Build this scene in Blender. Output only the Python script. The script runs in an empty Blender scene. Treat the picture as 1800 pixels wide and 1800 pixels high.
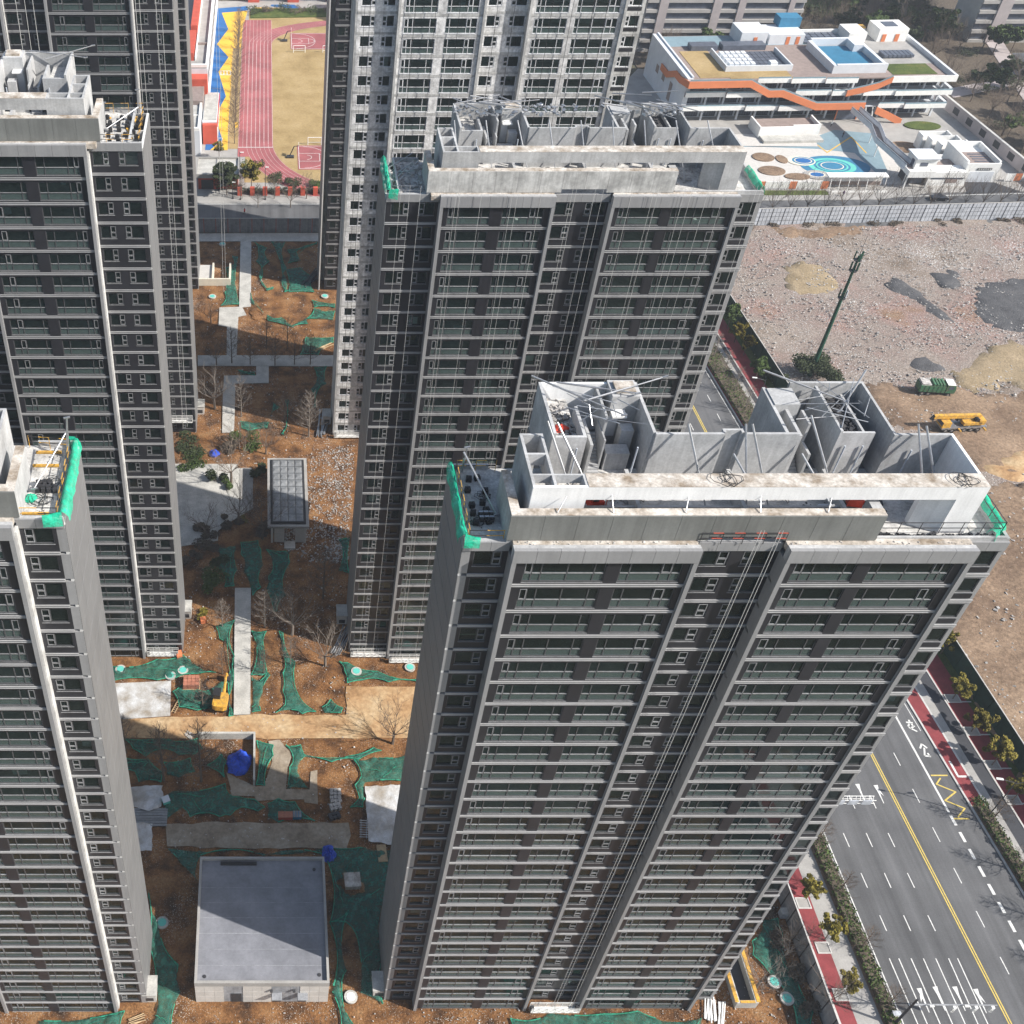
import bpy, bmesh, math, random
from mathutils import Vector, Matrix, noise
from mathutils.geometry import delaunay_2d_cdt
R = math.radians
scene = bpy.context.scene
col = scene.collection
# ---------------------------------------------------------------- camera, sky, sun, exposure
cam_d = bpy.data.cameras.new('camera')
cam = bpy.data.objects.new('camera', cam_d); col.objects.link(cam)
cam.location = (0, 0, 141.0)
cam.rotation_euler = (math.pi / 2 - 0.76, 0, 0)
cam_d.sensor_width = 36.0
cam_d.lens = 39.143
cam_d.shift_x = 0.2412
cam_d.clip_start = 1.0
cam_d.clip_end = 3000.0
scene.camera = cam
SUN_EL, SUN_AZ = R(40), math.atan2(0.925, -0.38)
world = bpy.data.worlds.new('World'); scene.world = world
world.use_nodes = True
wn = world.node_tree.nodes; wl = world.node_tree.links
sky = wn.new('ShaderNodeTexSky'); sky.sky_type = 'NISHITA'; sky.sun_disc = False
sky.sun_elevation = SUN_EL; sky.sun_rotation = SUN_AZ
sky.air_density = 1.3; sky.dust_density = 2.0; sky.ozone_density = 1.0
wl.new(sky.outputs[0], wn['Background'].inputs[0])
wn['Background'].inputs[1].default_value = 0.095
sun_d = bpy.data.lights.new('sun', 'SUN'); sun_d.energy = 4.6; sun_d.angle = R(0.5); sun_d.color = (1.0, 0.95, 0.88)
sun = bpy.data.objects.new('sun', sun_d); col.objects.link(sun)
sd = Vector((math.sin(SUN_AZ) * math.cos(SUN_EL), math.cos(SUN_AZ) * math.cos(SUN_EL), math.sin(SUN_EL)))
sun.rotation_euler = sd.to_track_quat('Z', 'Y').to_euler()
sun.location = sd * 400
vs = scene.view_settings
vs.view_transform = 'Standard'; vs.look = 'None'; vs.gamma = 1.0; vs.use_curve_mapping = False
vs.exposure = 0.66
scene.cycles.use_denoising = True
scene.cycles.max_bounces = 6
scene.cycles.transparent_max_bounces = 8
scene.cycles.caustics_reflective = False; scene.cycles.caustics_refractive = False
random.seed(7)

# ---------------------------------------------------------------- materials
def _nt(name):
    m = bpy.data.materials.new(name); m.use_nodes = True
    nt = m.node_tree
    return m, nt, nt.nodes, nt.links, nt.nodes['Principled BSDF']

def noise_node(n, l, co, scale, detail=4.0, rough=0.6):
    t = n.new('ShaderNodeTexNoise'); t.inputs['Scale'].default_value = scale
    t.inputs['Detail'].default_value = detail; t.inputs['Roughness'].default_value = rough
    l.new(co, t.inputs['Vector'])
    return t

def ramp(n, l, fac, stops):
    r = n.new('ShaderNodeValToRGB')
    el = r.color_ramp.elements
    while len(el) < len(stops): el.new(0.5)
    for e, (p, c) in zip(el, stops):
        e.position = p; e.color = (*c, 1)
    l.new(fac, r.inputs[0])
    return r

def mat(name, c, rough=0.8, var=0.18, scale=0.6, fine=0.10, fscale=9.0, bump=0.0, bscale=6.0, metal=0.0, spec=0.35, rand=0.0, streak=0.0, coords='pos', c2=None, lane=0.0):
    """plain weathered surface: large blotches + fine grain (+ vertical streaks, + per-object shade)"""
    m, nt, n, l, b = _nt(name)
    if coords == 'pos': co = n.new('ShaderNodeNewGeometry').outputs['Position']
    else: co = n.new('ShaderNodeTexCoord').outputs['Object']
    t1 = noise_node(n, l, co, scale, 5)
    c2 = c2 or tuple(v * (1 - 1.6 * var) for v in c)
    r1 = ramp(n, l, t1.outputs[0], [(0.32, c2), (0.66, tuple(min(v * (1 + var), .92) for v in c))])
    out = r1.outputs[0]
    t2 = noise_node(n, l, co, fscale, 3, .7)
    mx = n.new('ShaderNodeMix'); mx.data_type = 'RGBA'; mx.blend_type = 'MULTIPLY'; mx.inputs[0].default_value = 1.0
    r2 = ramp(n, l, t2.outputs[0], [(0.3, (1 - fine * 1.6,) * 3), (0.7, (1 + fine,) * 3)])
    l.new(out, mx.inputs[6]); l.new(r2.outputs[0], mx.inputs[7]); out = mx.outputs[2]
    if streak:
        mp = n.new('ShaderNodeMapping'); mp.inputs['Scale'].default_value = (1.6, 1.6, 0.07); l.new(co, mp.inputs[0])
        t3 = noise_node(n, l, mp.outputs[0], 1.5, 5, .65)
        r3 = ramp(n, l, t3.outputs[0], [(0.35, (1 - streak,) * 3), (0.6, (1.0,) * 3)])
        m3 = n.new('ShaderNodeMix'); m3.data_type = 'RGBA'; m3.blend_type = 'MULTIPLY'; m3.inputs[0].default_value = 1.0
        l.new(out, m3.inputs[6]); l.new(r3.outputs[0], m3.inputs[7]); out = m3.outputs[2]
    if lane:
        mp = n.new('ShaderNodeMapping'); mp.inputs['Scale'].default_value = (.55, .012, 1); l.new(co, mp.inputs[0])
        t5 = noise_node(n, l, mp.outputs[0], 1.0, 5, .6)
        r5 = ramp(n, l, t5.outputs[0], [(0.35, (1 - lane,) * 3), (0.65, (1 + lane*.7,) * 3)])
        m6 = n.new('ShaderNodeMix'); m6.data_type = 'RGBA'; m6.blend_type = 'MULTIPLY'; m6.inputs[0].default_value = 1.0
        l.new(out, m6.inputs[6]); l.new(r5.outputs[0], m6.inputs[7]); out = m6.outputs[2]
    if rand:
        oi = n.new('ShaderNodeObjectInfo')
        mr = n.new('ShaderNodeMapRange'); mr.inputs[3].default_value = 1 - rand; mr.inputs[4].default_value = 1 + rand * .6
        l.new(oi.outputs['Random'], mr.inputs[0])
        m4 = n.new('ShaderNodeMix'); m4.data_type = 'RGBA'; m4.blend_type = 'MULTIPLY'; m4.inputs[0].default_value = 1.0
        l.new(out, m4.inputs[6]); l.new(mr.outputs[0], m4.inputs[7]); out = m4.outputs[2]
    l.new(out, b.inputs['Base Color'])
    b.inputs['Roughness'].default_value = rough; b.inputs['Metallic'].default_value = metal
    b.inputs['Specular IOR Level'].default_value = spec
    if bump:
        tb = noise_node(n, l, co, bscale, 6, .7)
        bp = n.new('ShaderNodeBump'); bp.inputs['Strength'].default_value = bump; bp.inputs['Distance'].default_value = 0.25
        l.new(tb.outputs[0], bp.inputs['Height']); l.new(bp.outputs[0], b.inputs['Normal'])
    return m

def glass(name, tint, refl=0.05, milk=.14, mc=(.16, .27, .24)):
    m, nt, n, l, b = _nt(name)
    n.remove(b)
    tr = n.new('ShaderNodeBsdfTransparent')
    oi = n.new('ShaderNodeObjectInfo')
    r = ramp(n, l, oi.outputs['Random'], [(0.0, tuple(v * .72 for v in tint)), (1.0, tint)])
    l.new(r.outputs[0], tr.inputs[0])
    gl = n.new('ShaderNodeBsdfGlossy'); gl.inputs['Roughness'].default_value = 0.03; gl.inputs[0].default_value = (.85, .95, .95, 1)
    fr = n.new('ShaderNodeFresnel'); fr.inputs[0].default_value = 1.42
    ad = n.new('ShaderNodeMath'); ad.operation = 'ADD'; ad.inputs[1].default_value = refl; l.new(fr.outputs[0], ad.inputs[0])
    di = n.new('ShaderNodeBsdfDiffuse'); di.inputs[0].default_value = (*mc, 1)
    m1 = n.new('ShaderNodeMixShader'); m1.inputs[0].default_value = milk; l.new(tr.outputs[0], m1.inputs[1]); l.new(di.outputs[0], m1.inputs[2])
    m2 = n.new('ShaderNodeMixShader'); l.new(ad.outputs[0], m2.inputs[0]); l.new(m1.outputs[0], m2.inputs[1]); l.new(gl.outputs[0], m2.inputs[2])
    l.new(m2.outputs[0], n['Material Output'].inputs[0])
    return m

def ground_mat(name, stops, scale=0.25, fscale=3.0, speck=None, bump=0.5, rough=0.95, warp=0.0, fine=.28):
    """loose ground: several earth colours blended by noise, fine grain, optional pale specks"""
    m, nt, n, l, b = _nt(name)
    co = n.new('ShaderNodeNewGeometry').outputs['Position']
    t1 = noise_node(n, l, co, scale, 8, .62)
    r1 = ramp(n, l, t1.outputs[0], stops); out = r1.outputs[0]
    t2 = noise_node(n, l, co, fscale, 6, .75)
    r2 = ramp(n, l, t2.outputs[0], [(0.28, (1 - fine * 1.7,) * 3), (0.72, (1 + fine,) * 3)])
    mx = n.new('ShaderNodeMix'); mx.data_type = 'RGBA'; mx.blend_type = 'MULTIPLY'; mx.inputs[0].default_value = 1.0
    l.new(out, mx.inputs[6]); l.new(r2.outputs[0], mx.inputs[7]); out = mx.outputs[2]
    if speck:
        sc, thr, c, where = speck
        v = n.new('ShaderNodeTexVoronoi'); v.inputs['Scale'].default_value = sc; l.new(co, v.inputs['Vector'])
        tw = noise_node(n, l, co, where, 5, .6)
        mm = n.new('ShaderNodeMath'); mm.operation = 'MULTIPLY_ADD'; mm.inputs[1].default_value = 0.9; mm.inputs[2].default_value = thr
        l.new(tw.outputs[0], mm.inputs[0])
        lt = n.new('ShaderNodeMath'); lt.operation = 'LESS_THAN'; l.new(v.outputs['Distance'], lt.inputs[0]); l.new(mm.outputs[0], lt.inputs[1])
        m5 = n.new('ShaderNodeMix'); m5.data_type = 'RGBA'; l.new(lt.outputs[0], m5.inputs[0]); l.new(out, m5.inputs[6])
        m5.inputs[7].default_value = (*c, 1)
        hs = n.new('ShaderNodeMix'); hs.data_type = 'RGBA'; hs.blend_type = 'MULTIPLY'; hs.inputs[0].default_value = 1.0
        sp = n.new('ShaderNodeSeparateColor'); l.new(v.outputs['Color'], sp.inputs[0])
        mr = n.new('ShaderNodeMapRange'); mr.inputs[3].default_value = .45; mr.inputs[4].default_value = 1.15; l.new(sp.outputs[0], mr.inputs[0])
        cc = n.new('ShaderNodeCombineColor')
        for i in range(3): l.new(mr.outputs[0], cc.inputs[i])
        hs.inputs[6].default_value = (*c, 1); l.new(cc.outputs[0], hs.inputs[7]); l.new(hs.outputs[2], m5.inputs[7])
        out = m5.outputs[2]
    l.new(out, b.inputs['Base Color']); b.inputs['Roughness'].default_value = rough; b.inputs['Specular IOR Level'].default_value = .15
    if bump:
        bp = n.new('ShaderNodeBump'); bp.inputs['Strength'].default_value = bump; bp.inputs['Distance'].default_value = 0.3
        l.new(t2.outputs[0], bp.inputs['Height']); l.new(bp.outputs[0], b.inputs['Normal'])
    return m

def net_mat(name, c):
    """woven dust netting: dense weave with holes, wrinkled"""
    m, nt, n, l, b = _nt(name)
    co = n.new('ShaderNodeNewGeometry').outputs['Position']
    t = noise_node(n, l, co, 0.9, 6, .65)
    r = ramp(n, l, t.outputs[0], [(0.3, tuple(v * .55 for v in c)), (0.55, c), (0.75, tuple(min(v * 1.6 + .02, 1) for v in c))])
    l.new(r.outputs[0], b.inputs['Base Color']); b.inputs['Roughness'].default_value = .7; b.inputs['Specular IOR Level'].default_value = .25
    tr = n.new('ShaderNodeBsdfTransparent')
    t2 = noise_node(n, l, co, 1.6, 7, .75)
    mr = n.new('ShaderNodeMapRange'); mr.inputs[1].default_value = .35; mr.inputs[2].default_value = .7; mr.inputs[3].default_value = .05; mr.inputs[4].default_value = .62
    l.new(t2.outputs[0], mr.inputs[0])
    mx = n.new('ShaderNodeMixShader'); l.new(mr.outputs[0], mx.inputs[0]); l.new(b.outputs[0], mx.inputs[1]); l.new(tr.outputs[0], mx.inputs[2])
    l.new(mx.outputs[0], n['Material Output'].inputs[0])
    bp = n.new('ShaderNodeBump'); bp.inputs['Strength'].default_value = .7; bp.inputs['Distance'].default_value = .15
    t3 = noise_node(n, l, co, 2.6, 5, .6); l.new(t3.outputs[0], bp.inputs['Height']); l.new(bp.outputs[0], b.inputs['Normal'])
    return m

M = {}
M['alu'] = mat('cladding light grey', (.29, .293, .30), .5, .06, .25, .04, 6, spec=.4, streak=.10, rand=.05)
M['alu_pale'] = mat('cladding pale grey', (.45, .44, .42), .5, .05, .3, .04, 6, spec=.4, streak=.08, rand=.04)
M['beam'] = mat('olive grey beam cladding', (.185, .192, .185), .5, .08, .3, .05, 6, spec=.4, streak=.18, rand=.05)
M['ledge'] = mat('ledge aluminium', (.34, .342, .348), .42, .06, .5, .05, 8, spec=.45, rand=.06)
M['dark'] = mat('charcoal panel', (.026, .0265, .032), .4, .12, .4, .08, 7, spec=.45, rand=.12)
M['side'] = mat('side wall panel grey', (.19, .192, .196), .5, .05, .3, .04, 6, spec=.35, streak=.14, rand=.04)
M['joint'] = mat('pale joint sealant', (.60, .60, .59), .7, .05)
M['frame'] = mat('window frame grey', (.085, .087, .092), .4, .05, spec=.5)
M['frame_film_lit'] = mat('sash film and lit transom', (.25, .255, .265), .5, .15, 3.0, rand=.25)  # film on sashes; on transoms and sills the pale tone imitates sunlit tops
M['frame_white'] = mat('window frame with white film', (.62, .63, .65), .5, .1, 2.0)
M['glass'] = glass('teal window glass', (.60, .72, .69), .0, .05, (.16,.24,.23))
M['glass_low'] = glass('milky sunlit-tone glass', (.60, .76, .72), .02, .20, (.30, .42, .40))  # milky mix pales the lower panes, imitating sunlit floors behind them
M['room'] = mat('raw concrete room', (.58, .58, .57), .9, .2, .5, .1, 5)
M['conc'] = mat('grey concrete', (.44, .445, .45), .9, .16, .35, .10, 5, streak=.16, bump=.05)
M['conc_dirty'] = mat('dirty concrete top', (.52, .49, .45), .95, .20, .8, .2, 4, bump=.1, c2=(.24, .19, .14))
M['plaster'] = mat('white plaster', (.80, .81, .82), .85, .06, .5, .04, 8, streak=.10)
M['raw'] = mat('raw grey render', (.50, .50, .49), .9, .2, .5, .12, 3, streak=.25)
M['rawwhite'] = mat('patchy white render', (.70, .70, .70), .9, .22, 1.2, .15, 3, streak=.2, rand=.2)
M['deck'] = mat('roof screed', (.50, .49, .47), .95, .22, .7, .2, 4, bump=.1)
M['steel'] = mat('galvanised tube', (.42, .43, .45), .35, .1, 2, metal=.7, spec=.5)
M['darksteel'] = mat('dark steel', (.06, .06, .065), .5, .1, metal=.3)
M['white'] = mat('white paint', (.80, .80, .78), .7, .05, 1, .04)
M['black'] = mat('black rubber', (.025, .025, .027), .7, .1)
M['red'] = mat('red paint', (.62, .06, .03), .5, .12, 3)
M['yellow'] = mat('yellow paint', (.60, .33, .04), .55, .25, 1.5, .2, 5, spec=.35, c2=(.36, .22, .07))
M['pipe'] = mat('grey plastic pipe', (.48, .52, .58), .4, .05)
M['rope'] = mat('pale rope', (.60, .60, .58), .8, .05)
M['blue'] = mat('blue tarpaulin', (.02, .08, .55), .5, .25, 2.0, .1, 6, bump=.6, bscale=4)
M['net'] = net_mat('green dust net', (.032, .150, .112))
M['net_hem'] = mat('bunched net hem', (.03, .27, .17), .75, .3, 2.0, .25, 8)
M['net_bright'] = net_mat('bright green safety net', (.01, .50, .30))
M['soil'] = ground_mat('excavated clay soil', [(0.28, (.045, .028, .02)), (0.40, (.125, .063, .03)), (0.50, (.235, .112, .045)), (0.60, (.32, .165, .07)), (.72, (.37, .22, .11)), (.85, (.42, .33, .23))], .30, 3.4, speck=(5.0, -.27, (.52, .45, .38), .14), fine=.38, bump=.9)
M['sand'] = ground_mat('dusty compacted road', [(0.28, (.27, .155, .075)), (0.45, (.43, .27, .14)), (0.6, (.50, .36, .21)), (0.75, (.58, .46, .31))], .2, 1.6, bump=.3, fine=.2)
M['mud'] = ground_mat('muddy concrete slab', [(0.25, (.16, .12, .085)), (0.5, (.30, .25, .19)), (0.75, (.42, .37, .30))], .25, 2.0, bump=.15, fine=.15)
M['slab'] = mat('worn concrete path', (.46, .45, .42), .92, .14, .5, .1, 4, bump=.06)
M['rubble'] = ground_mat('demolition rubble', [(0.24, (.12, .115, .11)), (0.36, (.24, .19, .15)), (0.45, (.33, .28, .245)), (0.53, (.30, .24, .21)), (0.60, (.34, .24, .21)), (.68, (.29, .19, .13)), (.80, (.37, .30, .21))], .045, 2.8, speck=(2.4, -.24, (.62, .61, .60), .04), bump=1.0, fine=.4)
M['lotsoil'] = ground_mat('lot brown earth', [(0.25, (.13, .085, .06)), (0.5, (.25, .175, .12)), (0.75, (.36, .26, .18))], .10, 1.6, speck=(1.6, -.42, (.6, .58, .55), .05), bump=.7)
M['darkpatch'] = ground_mat('dark crushed slag', [(0.3, (.07, .07, .075)), (0.6, (.12, .12, .125)), (.8, (.18, .17, .17))], .3, 3, speck=(1.8, -.46, (.5, .5, .5), .1), bump=.8)
M['tanpatch'] = ground_mat('sandy fill', [(0.3, (.27, .21, .13)), (0.6, (.37, .29, .19)), (.8, (.44, .36, .26))], .2, 2.5, speck=(1.8, -.44, (.6, .58, .55), .1), bump=.7)
M['asphalt'] = mat('asphalt', (.118, .119, .123), .9, .10, .10, .10, 6, bump=.03, c2=(.092, .093, .097), lane=.25)
M['asphalt_dark'] = mat('dark asphalt lane', (.055, .057, .065), .9, .10, .3, .10, 6)
M['pave'] = mat('grey pavement', (.34, .33, .315), .9, .1, .3, .08, 5)
M['redpave'] = mat('red pavement', (.235, .045, .050), .85, .14, .4, .1, 6)
M['kerb'] = mat('kerb stone', (.52, .51, .49), .9, .08, 1)
M['paint'] = mat('road paint white', (.66, .66, .64), .8, .12, 2.0, .12, 8)
M['ypaint'] = mat('road paint yellow', (.62, .47, .12), .8, .1, 2.0, .12, 8)
M['fence_green'] = mat('dark green hoarding', (.012, .05, .035), .6, .2, 1, .1)
M['fence_grey'] = mat('grey hoarding sheet', (.30, .31, .33), .55, .15, .8, .1, 4, rand=.15, streak=.2)
M['fence_white'] = mat('pale hoarding sheet', (.50, .53, .58), .6, .12, .8, .1, 4, rand=.12, streak=.15)
M['grass'] = ground_mat('dry winter lawn', [(0.3, (.27, .19, .085)), (0.5, (.37, .27, .13)), (.75, (.44, .33, .18))], .12, 1.5, bump=.2, fine=.15)
M['greengrass'] = ground_mat('green lawn', [(0.3, (.05, .075, .02)), (0.6, (.10, .13, .035)), (.8, (.19, .15, .06))], .3, 2.5, bump=.4)
M['track'] = mat('running track rubber', (.33, .105, .11), .85, .2, .10, .06, 3)
M['trackline'] = mat('worn track line', (.62, .48, .48), .8, .15, 1.0)
M['playblue'] = mat('blue play surface', (.02, .12, .33), .8, .08, .3, .05, 4)
M['playyellow'] = mat('yellow play surface', (.70, .42, .05), .8, .06, .3, .05, 4)
M['teal'] = mat('teal play surface', (.12, .52, .45), .8, .06)
M['navy'] = mat('mid blue play surface', (.04, .19, .33), .8, .08)
M['paleblue'] = mat('grey blue play surface', (.20, .29, .34), .8, .06)
M['cream'] = mat('cream play surface', (.66, .62, .52), .8, .06)
M['orange'] = mat('orange facade', (.62, .20, .085), .7, .05, .4, .04)
M['schoolred'] = mat('brick red render', (.50, .09, .055), .8, .08, .4, .06)
M['timber'] = mat('brown timber deck', (.27, .215, .195), .85, .1, .8, .08, 5)
M['pool'] = mat('blue sports floor', (.035, .17, .29), .6, .08, .5, .05, 4)
M['bluewhite'] = mat('cool white facade', (.62, .65, .69), .75, .05, .4, .04)
M['solar'] = mat('grey panels', (.10, .115, .15), .4, .15, 1)
M['beige'] = mat('beige concrete facade', (.40, .385, .37), .85, .08, .3, .06)
M['mauve'] = mat('pale mauve wall', (.42, .375, .375), .85, .08, .3, .06)
M['bark'] = mat('grey brown bark', (.16, .125, .10), .95, .2, 3, coords='obj')
M['barkpale'] = mat('pale bark', (.22, .19, .165), .95, .15, 3, coords='obj')
M['leafy'] = mat('yellow green leaves', (.20, .165, .022), .8, .35, 2.5, .3, 12, rand=.2)
M['leafd'] = mat('dark green leaves', (.045, .062, .022), .8, .35, 2.0, .3, 10, rand=.2)
M['leafm'] = mat('olive green leaves', (.065, .105, .022), .8, .35, 2.0, .3, 10, rand=.2)
M['scrub'] = mat('dry brown scrub', (.12, .095, .07), .9, .3, 2.0, .3, 10)
M['garage'] = mat('grey roof membrane', (.20, .205, .228), .85, .16, .35, .07, 2.5, c2=(.16, .165, .185))
M['tile'] = mat('beige stone tile', (.55, .53, .50), .7, .05, 1, rand=.06)
M['skyroof'] = mat('grey metal roof sheet', (.27, .28, .29), .45, .15, .6, .1, 3, rand=.1, metal=.2)
M['brick'] = mat('red clay brick', (.42, .17, .11), .9, .15, 2, rand=.2)
M['mastgreen'] = mat('dark mast green', (.015, .07, .045), .6, .2, .5)
M['truckgreen'] = mat('truck green', (.035, .15, .075), .6, .3, 1.5, .2, 5, c2=(.10, .12, .075))
M['rubblestone'] = mat('broken concrete', (.44, .42, .40), .95, .3, 1.5, .2, 5, coords='pos')
M['plank'] = mat('bare timber', (.50, .36, .21), .85, .15, 2, rand=.2)
M['tarpwhite'] = mat('pale plastic sheeting', (.54, .55, .56), .4, .2, .45, c2=(.33, .29, .24), fine=.1, fscale=5, bump=.5, bscale=3, spec=.45)
M['tarpold'] = mat('old sheeting', (.55, .59, .65), .35, .15, .6, .1, 5, bump=.5, bscale=3, spec=.5)
M['skin'] = mat('skin', (.45, .27, .2), .7, .02)
M['clothred'] = mat('red jacket', (.7, .03, .03), .9, .05)
M['clothdark'] = mat('dark clothes', (.03, .03, .04), .9, .05)
M['clothpurple'] = mat('purple coat', (.07, .02, .14), .9, .05)
M['carblack'] = mat('car paint', (.012, .013, .018), .18, .05, spec=.6)
M['cityground'] = ground_mat('city ground', [(0.3, (.05, .055, .03)), (0.5, (.12, .11, .08)), (.75, (.22, .20, .17))], .05, .8, bump=.2)

# ---------------------------------------------------------------- helpers
class MB:
    """collects boxes, prisms and tubes; build() links them as one mesh object"""
    def __init__(self): self.v = []; self.f = []; self.mi = []
    def add(self, vs, fs, mi=0):
        o = len(self.v); self.v += [tuple(p) for p in vs]
        self.f += [tuple(i + o for i in f) for f in fs]; self.mi += [mi] * len(fs); return self
    def box(self, x0, x1, y0, y1, z0, z1, mi=0):
        x0, x1 = min(x0, x1), max(x0, x1); y0, y1 = min(y0, y1), max(y0, y1); z0, z1 = min(z0, z1), max(z0, z1)
        return self.add([(x0,y0,z0),(x1,y0,z0),(x1,y1,z0),(x0,y1,z0),(x0,y0,z1),(x1,y0,z1),(x1,y1,z1),(x0,y1,z1)],
                        [(0,3,2,1),(4,5,6,7),(0,1,5,4),(1,2,6,5),(2,3,7,6),(3,0,4,7)], mi)
    def rbox(self, c, s, rz=0, ry=0, rx=0, mi=0):
        m = Matrix.Translation(c) @ Matrix.Rotation(rz, 4, 'Z') @ Matrix.Rotation(ry, 4, 'Y') @ Matrix.Rotation(rx, 4, 'X')
        h = [v / 2 for v in s]
        vs = [m @ Vector((sx * h[0], sy * h[1], sz * h[2])) for sz in (-1, 1) for sx, sy in ((-1,-1),(1,-1),(1,1),(-1,1))]
        return self.add(vs, [(0,3,2,1),(4,5,6,7),(0,1,5,4),(1,2,6,5),(2,3,7,6),(3,0,4,7)], mi)
    def prism(self, poly, z0, z1, mi=0):
        a = sum(poly[i][0]*poly[(i+1)%len(poly)][1]-poly[(i+1)%len(poly)][0]*poly[i][1] for i in range(len(poly)))
        if a < 0: poly = poly[::-1]
        n = len(poly)
        return self.add([(x,y,z0) for x,y in poly]+[(x,y,z1) for x,y in poly],
                        [tuple(range(n))[::-1], tuple(range(n,2*n))]+[(i,(i+1)%n,n+(i+1)%n,n+i) for i in range(n)], mi)
    def prism_y(self, poly, y0, y1, mi=0):          # poly in x,z extruded along y
        n = len(poly)
        return self.add([(x,y0,z) for x,z in poly]+[(x,y1,z) for x,z in poly],
                        [tuple(range(n)), tuple(range(n,2*n))[::-1]]+[(i,n+i,n+(i+1)%n,(i+1)%n) for i in range(n)], mi)
    def tube(self, p, q, r0, r1=None, n=6, mi=0, caps=True):
        r1 = r0 if r1 is None else r1
        p, q = Vector(p), Vector(q); d = q - p
        if d.length < 1e-6: return self
        u = d.orthogonal().normalized(); w = d.normalized().cross(u)
        vs = [p + (u*math.cos(2*math.pi*i/n) + w*math.sin(2*math.pi*i/n))*r0 for i in range(n)]
        vs += [q + (u*math.cos(2*math.pi*i/n) + w*math.sin(2*math.pi*i/n))*r1 for i in range(n)]
        fs = [(i,(i+1)%n,n+(i+1)%n,n+i) for i in range(n)]
        if caps: fs += [tuple(range(n))[::-1], tuple(range(n,2*n))]
        return self.add(vs, fs, mi)
    def path(self, pts, r, n=5, mi=0):
        for a, b in zip(pts, pts[1:]): self.tube(a, b, r, r, n, mi)
        return self
    def cyl(self, c, r, h, n=12, axis='Z', mi=0):
        c = Vector(c); d = {'X': Vector((1,0,0)), 'Y': Vector((0,1,0)), 'Z': Vector((0,0,1))}[axis] * h
        return self.tube(c, c + d, r, r, n, mi)
    def mesh(self, name, mats, smooth=False):
        me = bpy.data.meshes.new(name); me.from_pydata(self.v, [], self.f)
        for m in (mats if isinstance(mats, (list, tuple)) else [mats]): me.materials.append(m)
        if any(self.mi): me.polygons.foreach_set('material_index', self.mi)
        if smooth: me.polygons.foreach_set('use_smooth', [True]*len(me.polygons))
        me.update(); return me
    def build(self, name, mats, parent=None, loc=None, smooth=False):
        return link(name, self.mesh(name, mats, smooth), parent, loc)

def link(name, me, parent=None, loc=None, rz=0):
    o = bpy.data.objects.new(name, me); col.objects.link(o)
    if parent: o.parent = parent
    if loc: o.location = loc
    if rz: o.rotation_euler = (0, 0, rz)
    return o
def tag(o, label, cat, group=None):
    o['label'] = label; o['category'] = cat
    if group: o['group'] = group
    return o
def thing(name, label, cat, loc=(0,0,0), rz=0, group=None):
    o = bpy.data.objects.new(name, None); col.objects.link(o); o.location = loc; o.rotation_euler = (0,0,rz)
    o.empty_display_size = .5
    return tag(o, label, cat, group)
def struct(o): o['kind'] = 'structure'; return o
def stuff(o): o['kind'] = 'stuff'; return o
def one(mb, name, mats, label, cat, group=None, smooth=False): return tag(mb.build(name, mats, smooth=smooth), label, cat, group)
def B(*a, **k): return MB().box(*a, **k)

def sheet(poly, z=0.0, cell=1.0, amp=0.0, nscale=.5, jag=0.0, seed=0, edge=0.0, edge_amp=1.0, fold=0.0):
    """polygon filled with a triangulated uneven skin; returns verts, faces"""
    rnd = random.Random(seed)
    pts = []
    n = len(poly)
    for i in range(n):
        a, b = Vector(poly[i]), Vector(poly[(i+1) % n]); L = (b-a).length; k = max(1, int(L / cell))
        nn = (b-a).normalized(); nn = Vector((-nn.y, nn.x))
        for j in range(k):
            p = a.lerp(b, j / k)
            if jag: p = p + nn * (noise.noise(Vector((p.x*.9, p.y*.9, seed))) * jag * 1.6 + rnd.uniform(-.25,.25) * jag)
            pts.append(p)
    nb = len(pts)
    xs = [p.x for p in pts]; ys = [p.y for p in pts]
    def inside(x, y):
        c = False; j = nb-1
        for i in range(nb):
            if (ys[i] > y) != (ys[j] > y) and x < (xs[j]-xs[i])*(y-ys[i])/(ys[j]-ys[i]+1e-12)+xs[i]: c = not c
            j = i
        return c
    if cell < 900:
        x = min(xs) + cell * .5
        while x < max(xs):
            y = min(ys) + cell * .5
            while y < max(ys):
                px, py = x + rnd.uniform(-.3,.3)*cell, y + rnd.uniform(-.3,.3)*cell
                if inside(px, py): pts.append(Vector((px, py)))
                y += cell
            x += cell
    vv, _, ff, *_ = delaunay_2d_cdt(pts, [(i,(i+1) % nb) for i in range(nb)], [tuple(range(nb))], 1, 1e-4)
    out = []
    for i, p in enumerate(vv):
        h = amp * (noise.noise(Vector((p.x*nscale, p.y*nscale, seed*3.1))) + .5*noise.noise(Vector((p.x*nscale*2.7, p.y*nscale*2.7, seed)))) if amp else 0
        h = max(h, -amp*.35) if amp else 0
        if fold: h += fold * (1 - abs(noise.noise(Vector((p.x*1.1 + .4*p.y, p.y*.9, seed*1.7))))*2.2) * (.4 + noise.noise(Vector((p.x*.3, p.y*.3, seed+9.))))
        if i < nb: h = edge + h * edge_amp
        out.append((p.x, p.y, z + h))
    fs = []
    for f in ff:
        a, b, c = (Vector(out[i]) for i in f[:3])
        fs.append(tuple(f) if (b-a).cross(c-a).z > 0 else tuple(f)[::-1])
    return out, fs
def patch(name, poly, z, m, cell=900, amp=0, jag=0, seed=0, smooth=True, **k):
    v, f = sheet(poly, z, cell, amp, jag=jag, seed=seed, **k)
    return MB().add(v, f).build(name, m, smooth=smooth)
def slab(name, poly, z, m, thick=.12):
    mb = MB().prism(poly, z - thick, z)
    return mb.build(name, m)
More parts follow.
